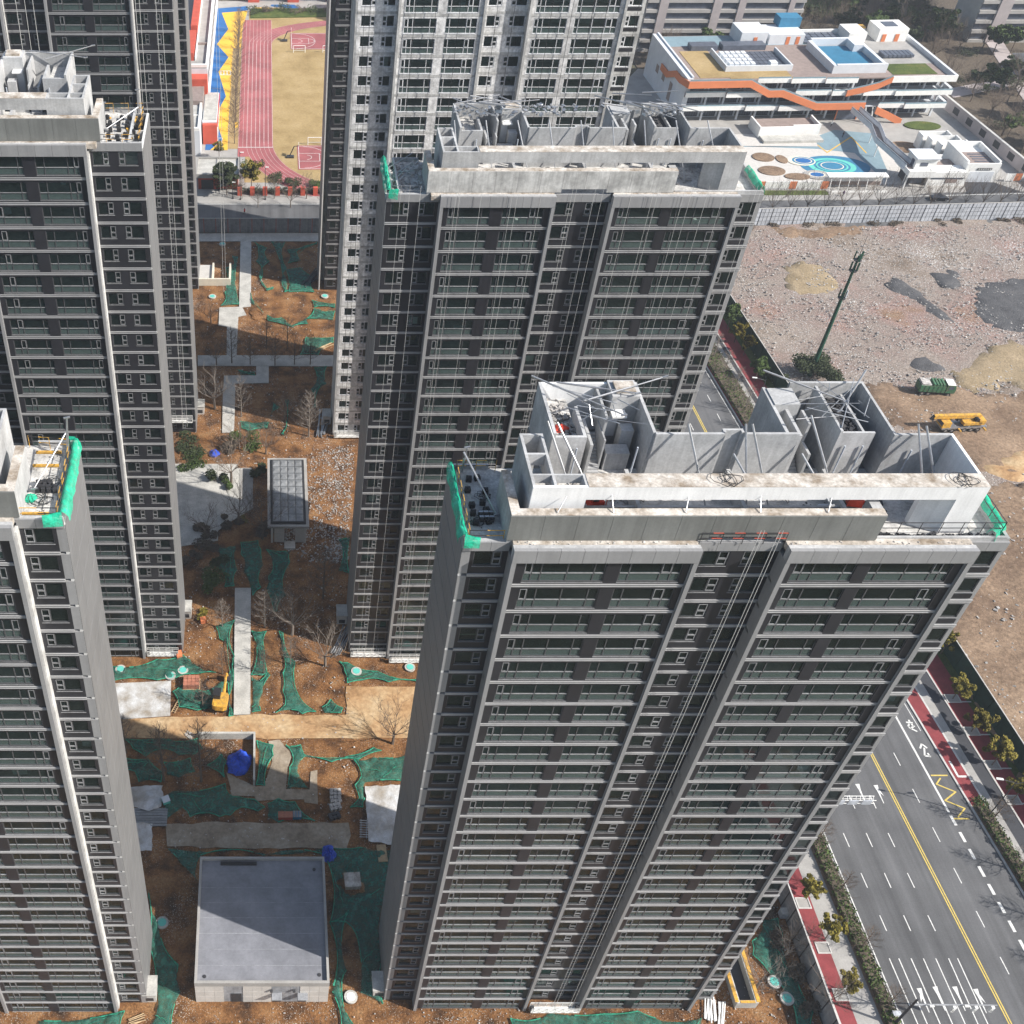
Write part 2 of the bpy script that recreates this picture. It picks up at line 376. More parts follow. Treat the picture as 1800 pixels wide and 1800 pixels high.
def rect(x0, x1, y0, y1): return [(x0,y0),(x1,y0),(x1,y1),(x0,y1)]
def copy_tree(o, parent=None):
    c = o.copy(); col.objects.link(c); c.parent = parent
    for ch in o.children: copy_tree(ch, c)
    return c

# ---------------------------------------------------------------- ground
struct(slab('ground', rect(-700, 1100, -300, 1500), -.30, M['cityground'], .5))
# building yard: uneven clay
struct(patch('yard_ground', rect(-75, 69.0, 30, 249.3), 0.0, M['soil'], cell=2.2, amp=.16, seed=3, nscale=.25))
struct(patch('lot_ground', [(115.2,30),(103.6,252),(215,257.8),(330,263.5),(330,30)], 0.0, M['rubble'], cell=2.6, amp=.35, seed=5, nscale=.12))
# street in front of the schools
struct(slab('street', [(-160,250.5),(104,250.5),(420,266.5),(420,284),(104,268.2),(-160,268.2)], -.03, M['asphalt'], .2))
# the avenue: edges are lines X = a + b*Y
def ln(a, b): return lambda Y: a + b * Y
K0, K1, K2, K3, K4, K5 = ln(107.42,-.0699), ln(108.9,-.0609), ln(109.4,-.05), ln(112.38,-.061), ln(115.71,-.060), ln(116.2,-.0545)
EL, HL, PL, RL, WL = ln(79.28,-.0093), ln(78.3,-.02), ln(73.35,.0), ln(71.9,-.008), ln(69.25,-.0015)
YN, YF = 20.0, 250.4
def strip(name, a, b, z, m, y0=YN, y1=YF, thick=.15):
    k = 6; ys = [y0 + (y1-y0)*i/k for i in range(k+1)]
    poly = [(a(y), y) for y in ys] + [(b(y), y) for y in ys[::-1]]
    return struct(slab(name, poly, z, m, thick))
road = strip('road', EL, K0, -.02, M['asphalt'])
strip('kerb_east', K0, lambda y: K0(y)+.28, .12, M['kerb'], thick=.3)
strip('kerb_west', lambda y: EL(y)-.25, EL, .12, M['kerb'], thick=.3)
strip('verge_west', lambda y: HL(y)-.6, lambda y: EL(y)-.25, .10, M['lotsoil'])
strip('bike_lane_west', PL, lambda y: HL(y)-.6, .06, M['pave'])
strip('footpath_west', lambda y: RL(y)-.1, PL, .09, M['redpave'])
strip('kerb_inner_west', lambda y: RL(y)-.45, lambda y: RL(y)-.1, .12, M['kerb'])
strip('bed_west', WL, lambda y: RL(y)-.45, .03, M['lotsoil'])
strip('planting_strip_east', lambda y: K0(y)+.28, K1, .11, M['redpave'], 87.0, YF)
strip('hedge_bed_east', lambda y: K0(y)+.28, K1, .10, M['lotsoil'], YN, 87.0)
strip('path_edge_east', K1, lambda y: K1(y)+.3, .13, M['kerb'])
strip('bike_lane_east', lambda y: K1(y)+.3, K2, .07, M['pave'])
strip('dark_lane_east', K2, K3, .065, M['asphalt_dark'])
strip('kerb_outer_east', K3, lambda y: K3(y)+.25, .14, M['kerb'])
strip('footpath_east', lambda y: K3(y)+.25, K4, .10, M['redpave'])
strip('fence_bed_east', K4, lambda y: K5(y)+1.2, .05, M['greengrass'])

def paint(poly, m, nm='lane_marking', z=.0, parent=road): return _par(slab(nm, poly, z, m, .015), parent)
def _par(o, p): o.parent = p; return o
def stroke(pts, w, m, nm='lane_marking', z=.0, parent=road):
    mb = MB()
    for a, b in zip(pts, pts[1:]):
        a, b = Vector(a), Vector(b); d = (b-a).normalized() * (w*.5); nn = Vector((-d.y, d.x))
        a2, b2 = a - d*.5, b + d*.5
        mb.prism([tuple(a2+nn), tuple(a2-nn), tuple(b2-nn), tuple(b2+nn)], z-.012, z)
        z += .0015
    return mb.build(nm, m, parent)
def longline(f, y0, y1, w, m, nm='lane_marking', z=.0):
    stroke([(f(y), y) for y in (y0, (y0+y1)/2, y1)], w, m, nm, z)
for dx in (-.16, .16): longline(lambda y: 94.62-.0404*y+dx, 22, 236, .16, M['ypaint'], 'centre_line')
longline(lambda y: EL(y)+.35, 22, 236, .15, M['paint'], 'edge_line')
longline(lambda y: 101.74-.0444*y, 86, 110, .30, M['paint'], 'bus_lane_line')
longline(lambda y: K0(y)-.55, 100, 236, .12, M['paint'], 'edge_line')
for y in [85.3 - 2.62*i for i in range(24)]: stroke([(101.74-.0444*y, y), (101.74-.0444*(y-1.35), y-1.35)], .42, M['paint'], 'lane_dash')
for y in [96.0-6.25*i for i in range(-20, 12)]: stroke([(97.14-.0311*y, y), (97.14-.0311*(y-2.2), y-2.2)], .13, M['paint'], 'lane_dash')
for a, b in ((90.20,-.0281),(86.20,-.0171),(83.28,-.0208)):
    for y in [82.6-6.1*i for i in range(-20, 3)]: stroke([(a+b*y, y), (a+b*(y-2.1), y-2.1)], .13, M['paint'], 'lane_dash')
for x0, x1 in ((80.71,80.95),(81.94,82.1),(83.53,83.7),(85.12,85.2),(86.72,86.75),(88.38,88.3),(89.54,89.55)):
    stroke([(x0, 64.55), (x1, 52.0), (x1+.3, 40.0)], .14, M['paint'], 'lane_line')
# arrows of the approach lanes
for x, y, turn in ((85.0,60.9,0),(87.5,60.9,0),(82.9,60.7,-1),(90.0,60.6,1),(89.2,90.4,1),(86.6,90.6,0)):
    paint([(x-.32,y),(x+.32,y+.05),(x+.14,y-1.0),(x+.05,y-3.0),(x-.05,y-3.0),(x-.14,y-1.0)], M['paint'], 'lane_arrow', .004)
    if turn: paint([(x+turn*.1,y-.6),(x+turn*.1,y-1.2),(x+turn*.5,y-1.8),(x+turn*.3,y-.9)], M['paint'], 'lane_arrow', .006)
# bus bay zigzag and bus-lane characters
stroke([(98.07,92.08), (100.41,92.08)], .22, M['ypaint'], 'bus_bay_marking', .004)
stroke([(99.19,91.59), (98.17,90.59), (100.41,89.29), (98.22,87.87), (100.5,86.57), (98.9,85.19)], .20, M['ypaint'], 'bus_bay_marking', .004)
stroke([(98.2,84.91), (100.31,84.91)], .22, M['ypaint'], 'bus_bay_marking', .004)
ch = MB()
for seg in ([(98.3,101.55), (99.3,101.46)], [(98.9,102.01), (98.9,101.59)], [(98.67,101.29), (98.31,100.77)], [(99.03,101.25), (99.08,100.79)], [(98.32,100.62), (99.3,99.83)], [(99.31,100.91), (98.56,100.41)]):
    for a, b in zip(seg, seg[1:]):
        a, b = Vector(a), Vector(b); d = (b-a).normalized()*.13; nn = Vector((-d.y,d.x)); ch.prism([tuple(a+nn),tuple(a-nn),tuple(b-nn),tuple(b+nn)],-.010,.004)
ch.build('bus_lane_character', M['paint'], road)
ch = MB()
for seg in ([(99.02,97.64), (98.43,96.79)], [(99.04,97.56), (99.53,96.83)], [(99.09,96.91), (98.58,95.49), (99.45,95.37)], [(99.2,95.98), (99.28,95.37)]):
    for a, b in zip(seg, seg[1:]):
        a, b = Vector(a), Vector(b); d = (b-a).normalized()*.13; nn = Vector((-d.y,d.x)); ch.prism([tuple(a+nn),tuple(a-nn),tuple(b-nn),tuple(b+nn)],-.010,.004)
ch.build('bus_lane_character', M['paint'], road)
# white bicycle-path corner line on the red strip
stroke([(101.78,94.4), (101.86,91.82), (103.06,91.82)], .32, M['paint'], 'path_line', .125, None)['kind'] = 'structure'

# ---------------------------------------------------------------- towers
SH, T_SILL, T_HEAD = 3.0, .36, 2.60
_cache = {}
def cached(key, fn):
    if key not in _cache: _cache[key] = fn()
    return _cache[key]
def win_mesh(w, cols, h, mats, fw=.09, trans=.92, casem=()):
    """frame with mullions at cols and one transom; casem = columns with an opening light"""
    key = ('wf', round(w,2), tuple(round(c,2) for c in cols), mats, h, casem, fw)
    def mk():
        mb = MB(); d0, d1 = .10, .20
        mb.box(0, w, d0-.02, d1, 0, fw).box(0, w, d0, d1, h-fw, h).box(0, fw, d0, d1, fw, h-fw).box(w-fw, w, d0, d1, fw, h-fw)
        ed = [0] + list(cols) + [w]
        for c in cols: mb.box(c-fw*.5, c+fw*.5, d0, d1, fw, h-fw)
        for i in range(len(ed)-1):
            a, b = ed[i] + (fw if i == 0 else fw*.5), ed[i+1] - (fw if i == len(ed)-2 else fw*.5)
            if len(cols) > 1 or i in casem: mb.box(a, b, d0-.03, d1-.01, trans-fw*.4, trans+fw*.4, 1)  # transom coloured paler than the frame to imitate its sunlit top
            if i in casem:
                e = .055; z0, z1 = trans + .08, h - fw
                mb.box(a, b, d0-.05, d0+.02, z0, z0+e, 1).box(a, b, d0-.05, d0+.02, z1-e, z1, 1).box(a, a+e, d0-.05, d0+.02, z0+e, z1-e, 1).box(b-e, b, d0-.05, d0+.02, z0+e, z1-e, 1)
                if len(cols) == 1: mb.box(a, b, d0-.03, d0+.02, .12, .20, 1).box(a, a+.07, d0-.03, d0+.02, .20, trans-.06, 1).box(b-.07, b, d0-.03, d0+.02, .20, trans-.06, 1)
        mb.box(-.02, w+.02, -.02, d0, -.035, -.0, 1)     # sill, same pale tone as the transoms
        return mb.mesh('window', [M[mats], M['frame_white' if mats == 'frame_white' else 'frame_film_lit']])
    return cached(key, mk)
def glass_mesh(w, h, low):
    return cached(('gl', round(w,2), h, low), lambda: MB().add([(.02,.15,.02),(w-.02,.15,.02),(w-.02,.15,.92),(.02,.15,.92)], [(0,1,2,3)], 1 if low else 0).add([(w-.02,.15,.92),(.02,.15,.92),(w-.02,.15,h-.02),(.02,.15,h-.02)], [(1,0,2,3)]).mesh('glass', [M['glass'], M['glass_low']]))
def pane_mesh(w, h, low):
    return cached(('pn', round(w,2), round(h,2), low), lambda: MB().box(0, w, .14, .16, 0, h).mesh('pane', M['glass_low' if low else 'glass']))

def seg_meshes(w, wins, st, top, sill):
    """dark surround of one storey (bands and jambs around the openings) and its ledge"""
    key = ('seg', round(w,2), tuple((round(a,2),round(b,2)) for a,b,*_ in wins), st['sur'], st['led'], st['raw'], top, sill)
    def mk():
        sur = MB(); t0, t1 = .03, .42
        z0, zt = .15, (2.68 if top else 2.86)
        sur.box(0, w, t0, t1, z0, sill).box(0, w, t0, t1, T_HEAD, zt)
        xs = [0] + [v for a, b, *_ in wins for v in (a, b)] + [w]
        for i in range(0, len(xs), 2):
            if xs[i+1] - xs[i] > .02: sur.box(xs[i], xs[i+1], t0, t1, sill, T_HEAD)
        led = MB()
        if st['raw']:
            led.box(0, w, .0, .42, -.14, .22)
        else:
            led.box(0, w, -.02, .42, -.12, .11).box(0, w, -.08, .06, .11, .15).box(0, w, -.05, .0, -.15, -.12)
            if len(wins) and w > 8: led.box(.0, .06, -.05, .03, .15, 2.86).box(w-.06, w, -.05, .03, .15, 2.86)
        return sur.mesh('spandrel_panel', M[st['sur']]), led.mesh('ledge', M[st['led']])
    return cached(key, mk)

def tower(label, yf, oz, nfl, segs, side, depth=9.0, st=None, mir=None, panes_floors=0, group=None, floors=None, cores=True, roofed=True):
    """segs: (x0, x1, kind, [(a,b,cols,casements)]) in world X; kind bay (proud) or flat (set back 1.1)"""
    st = dict(dict(sur='dark', led='ledge', frame='frame', pier='alu', raw=False, fascia='alu', side='side'), **(st or {}))
    if mir is not None:
        out = []
        for x0, x1, k, ws in segs[::-1]:
            out.append((mir-x1, mir-x0, k, [(mir-b, mir-a, [mir-c for c in cs][::-1], tuple(len(cs)-i for i in cm)) for a, b, cs, cm in ws[::-1]]))
        segs = out; side = (mir-side[1], mir-side[0])
    t = thing('apartment_tower', label, 'tower', (0, 0, oz), 0, group)
    X0, X1 = side; zt = nfl * SH
    SB = 1.1
    yb = yf + SB + depth
    # structure: side walls, back wall, inner back wall, roof slab
    for nm, xa, xb in (('side_wall', X0+.035, X0+.30), ('side_wall', X1-.30, X1-.035)):
        B(xa, xb, yf+SB+.05, yb, 0, zt).build(nm, M['joint'] if not st['raw'] else M['raw'], t)
    B(X0+.30, X1-.30, yb-.3, yb, 0, zt).build('rear_wall', M['side'], t)
    B(X0+.30, X1-.30, yf+SB+4.4, yf+SB+4.6, 0, zt-.02).build('inner_wall', M['room'], t)
    inner = MB()
    for x0, x1, k, ws in segs[:-1]:
        inner.box(x1-.12, x1+.12, yf+(.35 if k == 'bay' else SB+.35), yf+SB+4.4, 0, zt-.03)
    inner.build('party_wall', M['room'], t)
    # side panels, one per storey
    pm = cached(('sp', st['side'], depth), lambda: MB().box(0, .06, 0, depth-.05, .065, SH-.065).mesh('side_panel', M[st['side']]))
    fl = floors or range(nfl)
    for k in fl:
        for x in (X0, X1-.06): link('side_panel', pm, t, (x, yf+SB+.05, k*SH))
    sm = {}
    for k in range(nfl):
        if k not in fl: continue
        for x0, x1, kd, ws in segs: 
            y0 = yf + (.44 if kd == 'bay' else SB+.44)
            me = cached(('fs', round(x1-x0,2), kd), lambda: MB().box(.0, x1-x0, 0, 4.0 + (SB if kd == 'bay' else 0), -.22, .02).mesh('floor_slab', M['room']))
            if k: link('floor_slab', me, t, (x0, y0, k*SH))
    for x0, x1, kd, ws in segs:
        w = x1 - x0; bay = kd == 'bay'; y = yf + (0 if bay else SB)
        pw = .36
        if bay:
            for xa in (x0, x1-pw):
                B(xa, xa+pw, yf-.24, yf+SB+.34, 0, zt-.32).build('pier', M[st['pier']], t)
            a0, a1 = x0+pw, x1-pw
        else: a0, a1 = x0, x1
        wl = [(a-a0, b-a0, [c-a for c in cs], cm) for a, b, cs, cm in ws]
        stt = dict(st, sur=st['pier']) if kd == 'flatlight' or not ws else st
        for k in fl:
            z = k * SH; top = k == nfl-1
            sill = T_SILL if bay else .98
            sur, led = seg_meshes(a1-a0, wl, stt, top, sill)
            link('spandrel_panel', sur, t, (a0, y, z))
            if k and ws: link('ledge', led, t, (a0, y, z))
            if kd == 'flatlight': link('spandrel_panel', cached(('dk', round(wl[0][1]-wl[0][0],2)), lambda: MB().box(-.05, wl[0][1]-wl[0][0]+.05, -.02, .04, -.62, -.10).mesh('spandrel_panel', M['dark'])), t, (ws[0][0], y, z+.93)) if k else None
            for i, (a, b, cs, cm) in enumerate(wl):
                h = T_HEAD - sill; tz = .92 if bay else .70
                wo = link('window', win_mesh(b-a, cs, h, st['frame'], .09 if len(cs) > 1 else .08, tz, tuple(cm)), t, (a0+a, y, z+sill))
                if k >= nfl - panes_floors:
                    ed = [0] + list(cs) + [b-a]
                    for j in range(len(ed)-1):
                        for q0, q1 in ((.03, tz), (tz, h-.03)):
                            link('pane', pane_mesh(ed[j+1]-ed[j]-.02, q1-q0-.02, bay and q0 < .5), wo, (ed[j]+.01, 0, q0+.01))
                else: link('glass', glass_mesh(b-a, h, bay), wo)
                rv = RW.random()
                if rv < .14:
                    ww = min(b-a-.2, RW.uniform(.5, 1.6)); xx = RW.uniform(.1, b-a-ww-.1); hh = RW.uniform(.5, 1.9)
                    B(0, ww, 0, .03, 0, hh).build('blind' if hh > 1.2 else 'board', M[RW.choice(('white', 'tile', 'plank', 'fence_white'))], wo, (xx, RW.uniform(.45, 1.2), h-hh-.05 if RW.random() < .5 else .02))
                elif rv < .24 and cm:
                    ed = [0] + list(cs) + [b-a]; i0 = tuple(cm)[0]; sw = ed[i0+1]-ed[i0]-.1
                    o = link('open_sash', cached(('os', round(sw,2)), lambda: MB().box(0,sw,0,.05,0,.06).box(0,sw,0,.05,.74,.8).box(0,.06,0,.05,.06,.74).box(sw-.06,sw,0,.05,.06,.74).box(.06,sw-.06,.02,.03,.06,.74,1).mesh('open_sash', [M['frame_film_lit'], M['glass']])), wo, (ed[i0]+.05, .06, tz+.05)); o.rotation_euler = (R(RW.uniform(-28, -10)), 0, 0)
        # top fascia, in panels
        np_ = max(1, round(w / 1.75)); fw = w / np_
        fz0, fz1 = (zt-.30, zt+1.0) if bay else (zt-.30, zt+.62)
        fme = cached(('fa', round(fw,3), bay, st['fascia']), lambda: MB().box(.012, fw-.012, -.26 if bay else -.06, .06, 0, fz1-fz0).mesh('fascia_panel', M[st['fascia']]))
        for i in range(np_): link('fascia_panel', fme, t, (x0+i*fw, y, fz0))
        B(x0+.02, x1-.02, y+.06, y+.45, fz0+.0, fz1-.03).build('parapet', M['conc'], t)
    return t

RW = random.Random(77)
def wcols(a, b, pat):
    """mullion positions: pat = fractions"""
    return [a + (b-a)*p for p in pat]
P5, P4, P4b = (.105,.22,.54,.87), (.165,.67,.84), (.10,.38,.78,.90)
def W(a, b, pat, cm=()): return (a, b, wcols(a, b, pat), cm)
SEG_A = [(14.95,15.62,'flat',[]), (15.62,18.5,'flat',[W(15.9,18.1,(.66,),(1,))]),
         (18.5,32.53,'bay',[W(19.6,25.82,P5,(0,)), W(26.9,31.62,P4,(2,))]),
         (32.53,39.05,'flat',[W(33.35,35.4,(.60,),(1,)), W(36.4,38.5,(.38,),(0,))]),
         (39.05,53.08,'bay',[W(40.0,44.72,(.16,.33,.83),(0,)), W(45.75,51.95,(.12,.46,.78,.89),(3,))]),
         (53.08,56.1,'flatlight',[W(53.95,55.75,(.28,),(0,))])]
SEG_C = [(13.7,19.6,'flat',[W(14.25,16.4,(.66,),(1,)), W(17.4,19.25,(.38,),(0,))]),
         (19.6,32.5,'bay',[W(20.55,25.4,(.13,.27,.80),(0,)), W(26.72,31.42,(.13,.66,.80),(2,))]),
         (32.5,38.85,'flat',[W(32.9,34.95,(.62,),(1,)), W(36.25,38.65,(.32,),(0,))]),
         (38.85,53.1,'bay',[W(39.75,44.65,(.13,.27,.80),(0,)), W(45.75,52.15,(.10,.42,.73,.87),(3,))]),
         (53.1,56.1,'flatlight',[W(53.55,55.6,(.30,),(0,))])]
tw_a = tower('tall grey tower in the right foreground, white roof frame with an open slot', 58.1, 0, 27, SEG_A, (14.9,56.1), panes_floors=4)
tw_l = tower('grey tower at the left foreground with turquoise net along its roof edge', 57.8, -.3, 28, SEG_A, (14.9,56.1), mir=.15)
tw_c = tower('dark grey tower in the middle with many white ropes down its front', 114.2, -.95, 27, SEG_C, (13.6,56.1))
tw_b = tower('left middle grey tower with a flat roof deck full of black blocks', 114.2, -.9, 29, SEG_C, (13.6,56.1), mir=.3)
RAW = dict(sur='rawwhite', led='raw', frame='frame_white', pier='raw', raw=True, fascia='raw', side='raw')
tw_e = tower('unfinished pale grey concrete tower with white window films behind the middle tower', 169.3, 0, 30, SEG_C, (13.4,56.1), st=RAW)
tw_d = tower('dark grey tower at the top left, behind the left middle tower', 170.2, 0, 30, SEG_C, (13.6,56.1), mir=0.)
tw_f = tower('dark tower farthest back, a narrow strip left of the pale unfinished tower', 222.2, 0, 28, SEG_C, (12.4,56.1), floors=range(0, 26))
tw_g = tower('farthest left tower, a narrow strip of windows beside the school field', 222.5, 0, 28, SEG_C, (13.6,56.1), mir=-1.8, floors=range(0, 26))

# ---------------------------------------------------------------- roofs (coordinates of the right foreground tower, moved or mirrored for the others)
def roofs(t, yf, zr, mir=None, painted='plaster', clad='beam', front_clad=True, core=True):
    """zr = height of the roof slab top in the tower's own frame"""
    def X(x): return x if mir is None else mir - x
    dy, dz = yf - 58.1, zr - 81.0
    def bx(mb, x0, x1, y0, y1, z0, z1, mi=0): mb.box(X(x0), X(x1), y0+dy, y1+dy, z0+dz, z1+dz, mi); return mb
    def part(nm, m, *boxes):
        mb = MB()
        for b in boxes: bx(mb, *b)
        return mb.build(nm, m, t)
    C, Pl, D = M['conc'], M[painted], M['deck']
    part('roof_slab', D, (15.2,55.8,59.5,68.0,80.6,81.25))
    part('bay_roof', M['conc_dirty'], (18.6,32.45,58.42,59.5,81.3,81.86))
    part('bay_roof', M['conc_dirty'], (39.1,53.0,58.42,59.5,81.3,81.86))
    part('deck_kerb', C, (15.0,15.25,59.3,68.1,81.26,81.7)); part('deck_kerb', C, (55.8,56.05,59.3,68.1,81.26,81.9))
    part('deck_kerb', C, (15.25,18.1,67.9,68.1,81.26,81.7)); part('deck_kerb', C, (46.0,55.8,59.3,59.5,81.26,82.0))
    # front beam wall with its left and right returns
    fb = part('front_beam', C, (18.15,45.8,59.16,59.9,82.25,84.4), (18.15,32.5,59.16,59.9,81.3,82.25), (39.1,45.8,59.16,59.9,81.3,82.25))
    part('beam_return', C, (18.15,18.85,59.9,64.2,81.26,84.4)); part('beam_return', C, (45.0,45.8,59.9,61.0,81.26,84.4))
    part('beam_capping', M['conc_dirty'], (18.15,45.8,59.16,59.9,84.4,84.44), (18.15,18.85,59.9,64.2,84.4,84.44))
    if front_clad:
        n = 11; w = (45.8-18.1)/n
        for i in range(n):
            a, b = 18.1+i*w+.012, 18.1+(i+1)*w-.012
            part('beam_panel', M[clad], (a, b, 59.08, 59.155, 82.3 if 32.3 < (a+b)/2 < 39.2 else 81.9, 84.38))
    # tall portal frame
    part('portal_frame', Pl, (23.8,51.3,60.5,62.0,84.75,86.0), (19.7,23.8,60.5,60.72,81.26,86.0), (51.3,53.3,60.5,62.0,81.26,86.0))
    part('portal_top', M['conc_dirty'], (23.8,53.3,60.5,62.0,86.0,86.04))
    part('portal_wall', Pl, (53.08,53.3,62.0,66.7,81.26,86.0))
    part('cell_wall', C, (19.7,19.92,60.72,66.7,81.26,86.0), (21.3,21.5,60.72,66.7,84.2,86.0), (19.92,21.3,64.2,64.4,84.9,86.0), (19.92,21.3,66.5,66.7,81.26,86.0), (23.6,23.8,60.72,62.0,82.6,86.0), (21.5,23.6,61.85,62.0,85.2,86.0), (19.92,21.3,61.85,62.0,85.2,86.0))
    mb = MB()      # slanted board wall by the right leg
    m = MB().prism([(X(49.4),61.5+dy),(X(51.3),60.55+dy),(X(51.3),61.98+dy),(X(49.4),61.98+dy)], 81.26+dz, 84.7+dz).build('portal_side', Pl, t)
    # rear screen wall and right court
    part('rear_screen', C, (30.3,35.6,66.6,66.85,81.26,86.0), (37.2,41.4,66.6,66.85,81.26,86.0), (35.6,37.2,67.1,67.3,81.26,86.0), (35.6,35.8,66.85,67.1,81.26,86.0), (37.0,37.2,66.85,67.1,81.26,86.0))
    part('rear_screen', C, (48.9,53.08,66.5,66.75,81.26,86.0)); part('court_wall', C, (48.7,48.9,66.5,73.4,81.26,86.0))
    # inner dwarf walls under the portal
    part('dwarf_wall', C, (24.2,44.5,62.3,62.5,81.26,82.3)); part('dwarf_wall', C, (28.5,28.8,60.9,66.4,81.26,82.6), (36.6,36.9,60.9,66.4,81.26,82.6), (44.2,44.5,60.9,66.4,81.26,82.6))
    # rear cores below roof level
    part('core_wall', M['side'], (22.3,30.4,68.1,73.4,0-dz,81.2), (40.4,49.0,68.1,73.5,0-dz,81.2))
    if not core: return
    # left core: open room, stair, lift head
    part('core_wall', C, (22.35,22.6,66.7,73.3,81.2,86.0)); part('core_wall', Pl, (22.6,27.9,73.05,73.3,81.2,86.0))
    part('core_wall', C, (22.6,25.05,66.7,66.95,81.2,85.6)); part('core_wall', C, (24.8,25.05,66.95,70.6,81.2,85.6)); part('core_floor', M['deck'], (22.6,24.8,66.95,73.05,84.2,84.4))
    part('core_wall', C, (30.12,30.36,66.85,73.3,81.2,86.0)); part('lift_head', C, (27.9,30.12,71.1,73.3,81.2,86.2)); part('lift_lid', M['conc_dirty'], (28.25,29.85,71.5,72.9,86.2,86.42))
    part('core_wall', C, (27.0,27.2,69.0,73.05,83.2,85.7))
    st = [(25.9+.02*i, 26.9, 67.3+.28*i, 67.58+.28*i, 81.26, 81.45+.17*i) for i in range(11)]
    part('stair', C, *st); part('stair_wall', C, (25.65,25.88,67.2,70.6,81.26,84.4)); part('stair_wall', C, (26.92,27.05,67.9,70.4,81.26,84.3))
    part('plant_block', C, (27.3,29.2,67.8,69.0,81.26,83.0)); part('plant_block', C, (28.6,29.6,69.2,70.2,81.26,84.2))
    part('lift_door', M['bluewhite'], (28.0,28.75,71.0,71.08,82.2,84.6)); part('door_canopy', M['white'], (27.95,29.1,70.1,71.08,84.75,84.9))
    # right core
    part('core_wall', C, (40.4,40.65,66.85,72.6,81.2,86.0)); part('core_wall', C, (42.9,48.7,73.15,73.4,81.2,86.0)); part('core_wall', C, (40.65,42.9,72.35,72.6,81.2,85.4))
    part('core_wall', C, (44.75,44.95,67.0,72.8,81.2,86.0)); part('core_wall', C, (44.95,47.5,67.0,67.2,81.2,85.8)); part('core_wall', C, (47.3,47.5,67.2,73.1,81.2,84.9)); part('core_floor', M['darkpatch'], (44.95,47.3,67.2,73.1,84.3,84.5))
    part('lift_head', C, (40.65,42.7,70.2,72.35,81.2,86.1)); part('core_wall', C, (41.6,41.85,66.9,70.2,81.2,85.6))
    st = [(42.0, 42.9, 67.3+.28*i, 67.58+.28*i, 81.26, 81.45+.17*i) for i in range(11)]
    part('stair', C, *st)
    m = MB(); m.box(X(43.0),X(43.2),67.0+dy,68.6+dy,81.26+dz,83.6+dz).box(X(43.0),X(43.2),68.6+dy,70.4+dy,82.2+dz,85.4+dz).build('stair_wall', C, t)
    # down pipes on the walls
    for x, y in ((24.4,66.62),(45.5,66.92),(46.9,66.92),(50.5,66.42),(29.2,66.75)):
        MB().tube((X(x),y+dy-.06,81.3+dz),(X(x),y+dy-.06,84.6+dz),.07,.07,8).build('down_pipe', M['pipe'], t)

roofs(tw_a, 58.1, 81.0)
roofs(tw_c, 114.2, 81.0, painted='conc', clad='raw', front_clad=True)
roofs(tw_l, 57.8, 84.0, mir=.15)
roofs(tw_b, 114.2, 87.0, mir=.3, painted='conc')
for tt, yy, mm in ((tw_e,169.3,None),(tw_d,170.2,0.),(tw_f,222.2,None),(tw_g,222.5,-1.8)):
    zz = 84.0 if tt in (tw_f, tw_g) else 90.0
    a, b = (15.2, 55.8) if mm is None else (mm-55.8, mm-15.2)
    B(a, b, yy+1.4, yy+10, zz-.4, zz+.2).build('roof_slab', M['deck'], tt)
    B(*( (22.3,30.4) if mm is None else (mm-30.4, mm-22.3)), yy+10.1, yy+15.3, 0, zz+4).build('core_wall', M['side'], tt)
    B(*( (40.4,49.0) if mm is None else (mm-49.0, mm-40.4)), yy+10.1, yy+15.3, 0, zz+4).build('core_wall', M['side'], tt)

# ---------------------------------------------------------------- building yard between the towers
def yard(name, poly, z, m, cell=1.6, jag=.18, seed=0, amp=.03): return struct(patch(name, poly, z, m, cell=cell, amp=amp, jag=jag, seed=seed))
yard('site_road', [(-23.28,101.87), (-14.31,102.45), (-4.72,102.62), (-2.18,102.9), (12.52,102.8), (12.81,108.25), (25.24,108.25), (24.69,102.97), (23.39,98.51), (-1.3,98.51), (-10.19,98.57), (-22.67,98.51)], .16, M['sand'], seed=1)
yard('site_road_lower', [(-14.1,84.01), (-4.87,84.31), (2.94,84.1), (11.67,84.19), (11.82,82.22), (11.32,80.18), (0.33,80.09), (-13.87,80.46)], .15, M['mud'], seed=2, jag=.35)
yard('apron', [(-5.73,92.43), (-1.39,90.1), (-0.05,90.25), (1.04,94.34), (0.5,98.08), (2.16,98.24), (3.92,95.62), (3.33,93.06), (3.02,89.64), (6.48,89.58), (6.71,92.75), (7.72,92.91), (7.6,87.21), (5.76,87.45), (5.64,87.96), (-1.24,87.66), (-1.46,88.48), (-4.83,88.57), (-5,89.95)], .17, M['mud'], seed=3, jag=.12)
struct(slab('pad_west', [(-24.54,108.79), (-14.87,109.34), (-14.6,102.62), (-23.28,101.87)], .24, M['tarpwhite']))
struct(slab('path_south', [(-5.15,129.24), (-2.42,129.24), (-2.26,102.89), (-4.81,102.78)], .26, M['slab']))
struct(slab('path_north', [(-6.05,245.25), (-3.38,245.25), (-3.21,216.09), (-5.17,215.8), (-4.19,212.7), (-5.99,211.97), (-6.08,204.77), (-6.1,197.15), (-8.28,197.15), (-8.46,208.01), (-10.34,208.55), (-10.39,215.69), (-5.9,215.97)], .22, M['slab']))
struct(slab('path_cross', [(-14.49,197.1), (14.74,197.1), (14.56,193.17), (-14.32,193.36)], .245, M['slab']))
struct(slab('path_dogleg', [(-1.88,193.21), (0.79,193.21), (0.78,187.29), (-6.2,187.15), (-6.14,176.84), (-6.17,171.01), (-8.51,171.01), (-8.71,183.26), (-8.6,189.86), (-1.86,189.96)], .225, M['slab']))
struct(slab('path_far', [(-18.31,248.83), (15.32,249.11), (15.16,245.12), (-18.13,245.05)], .23, M['slab']))
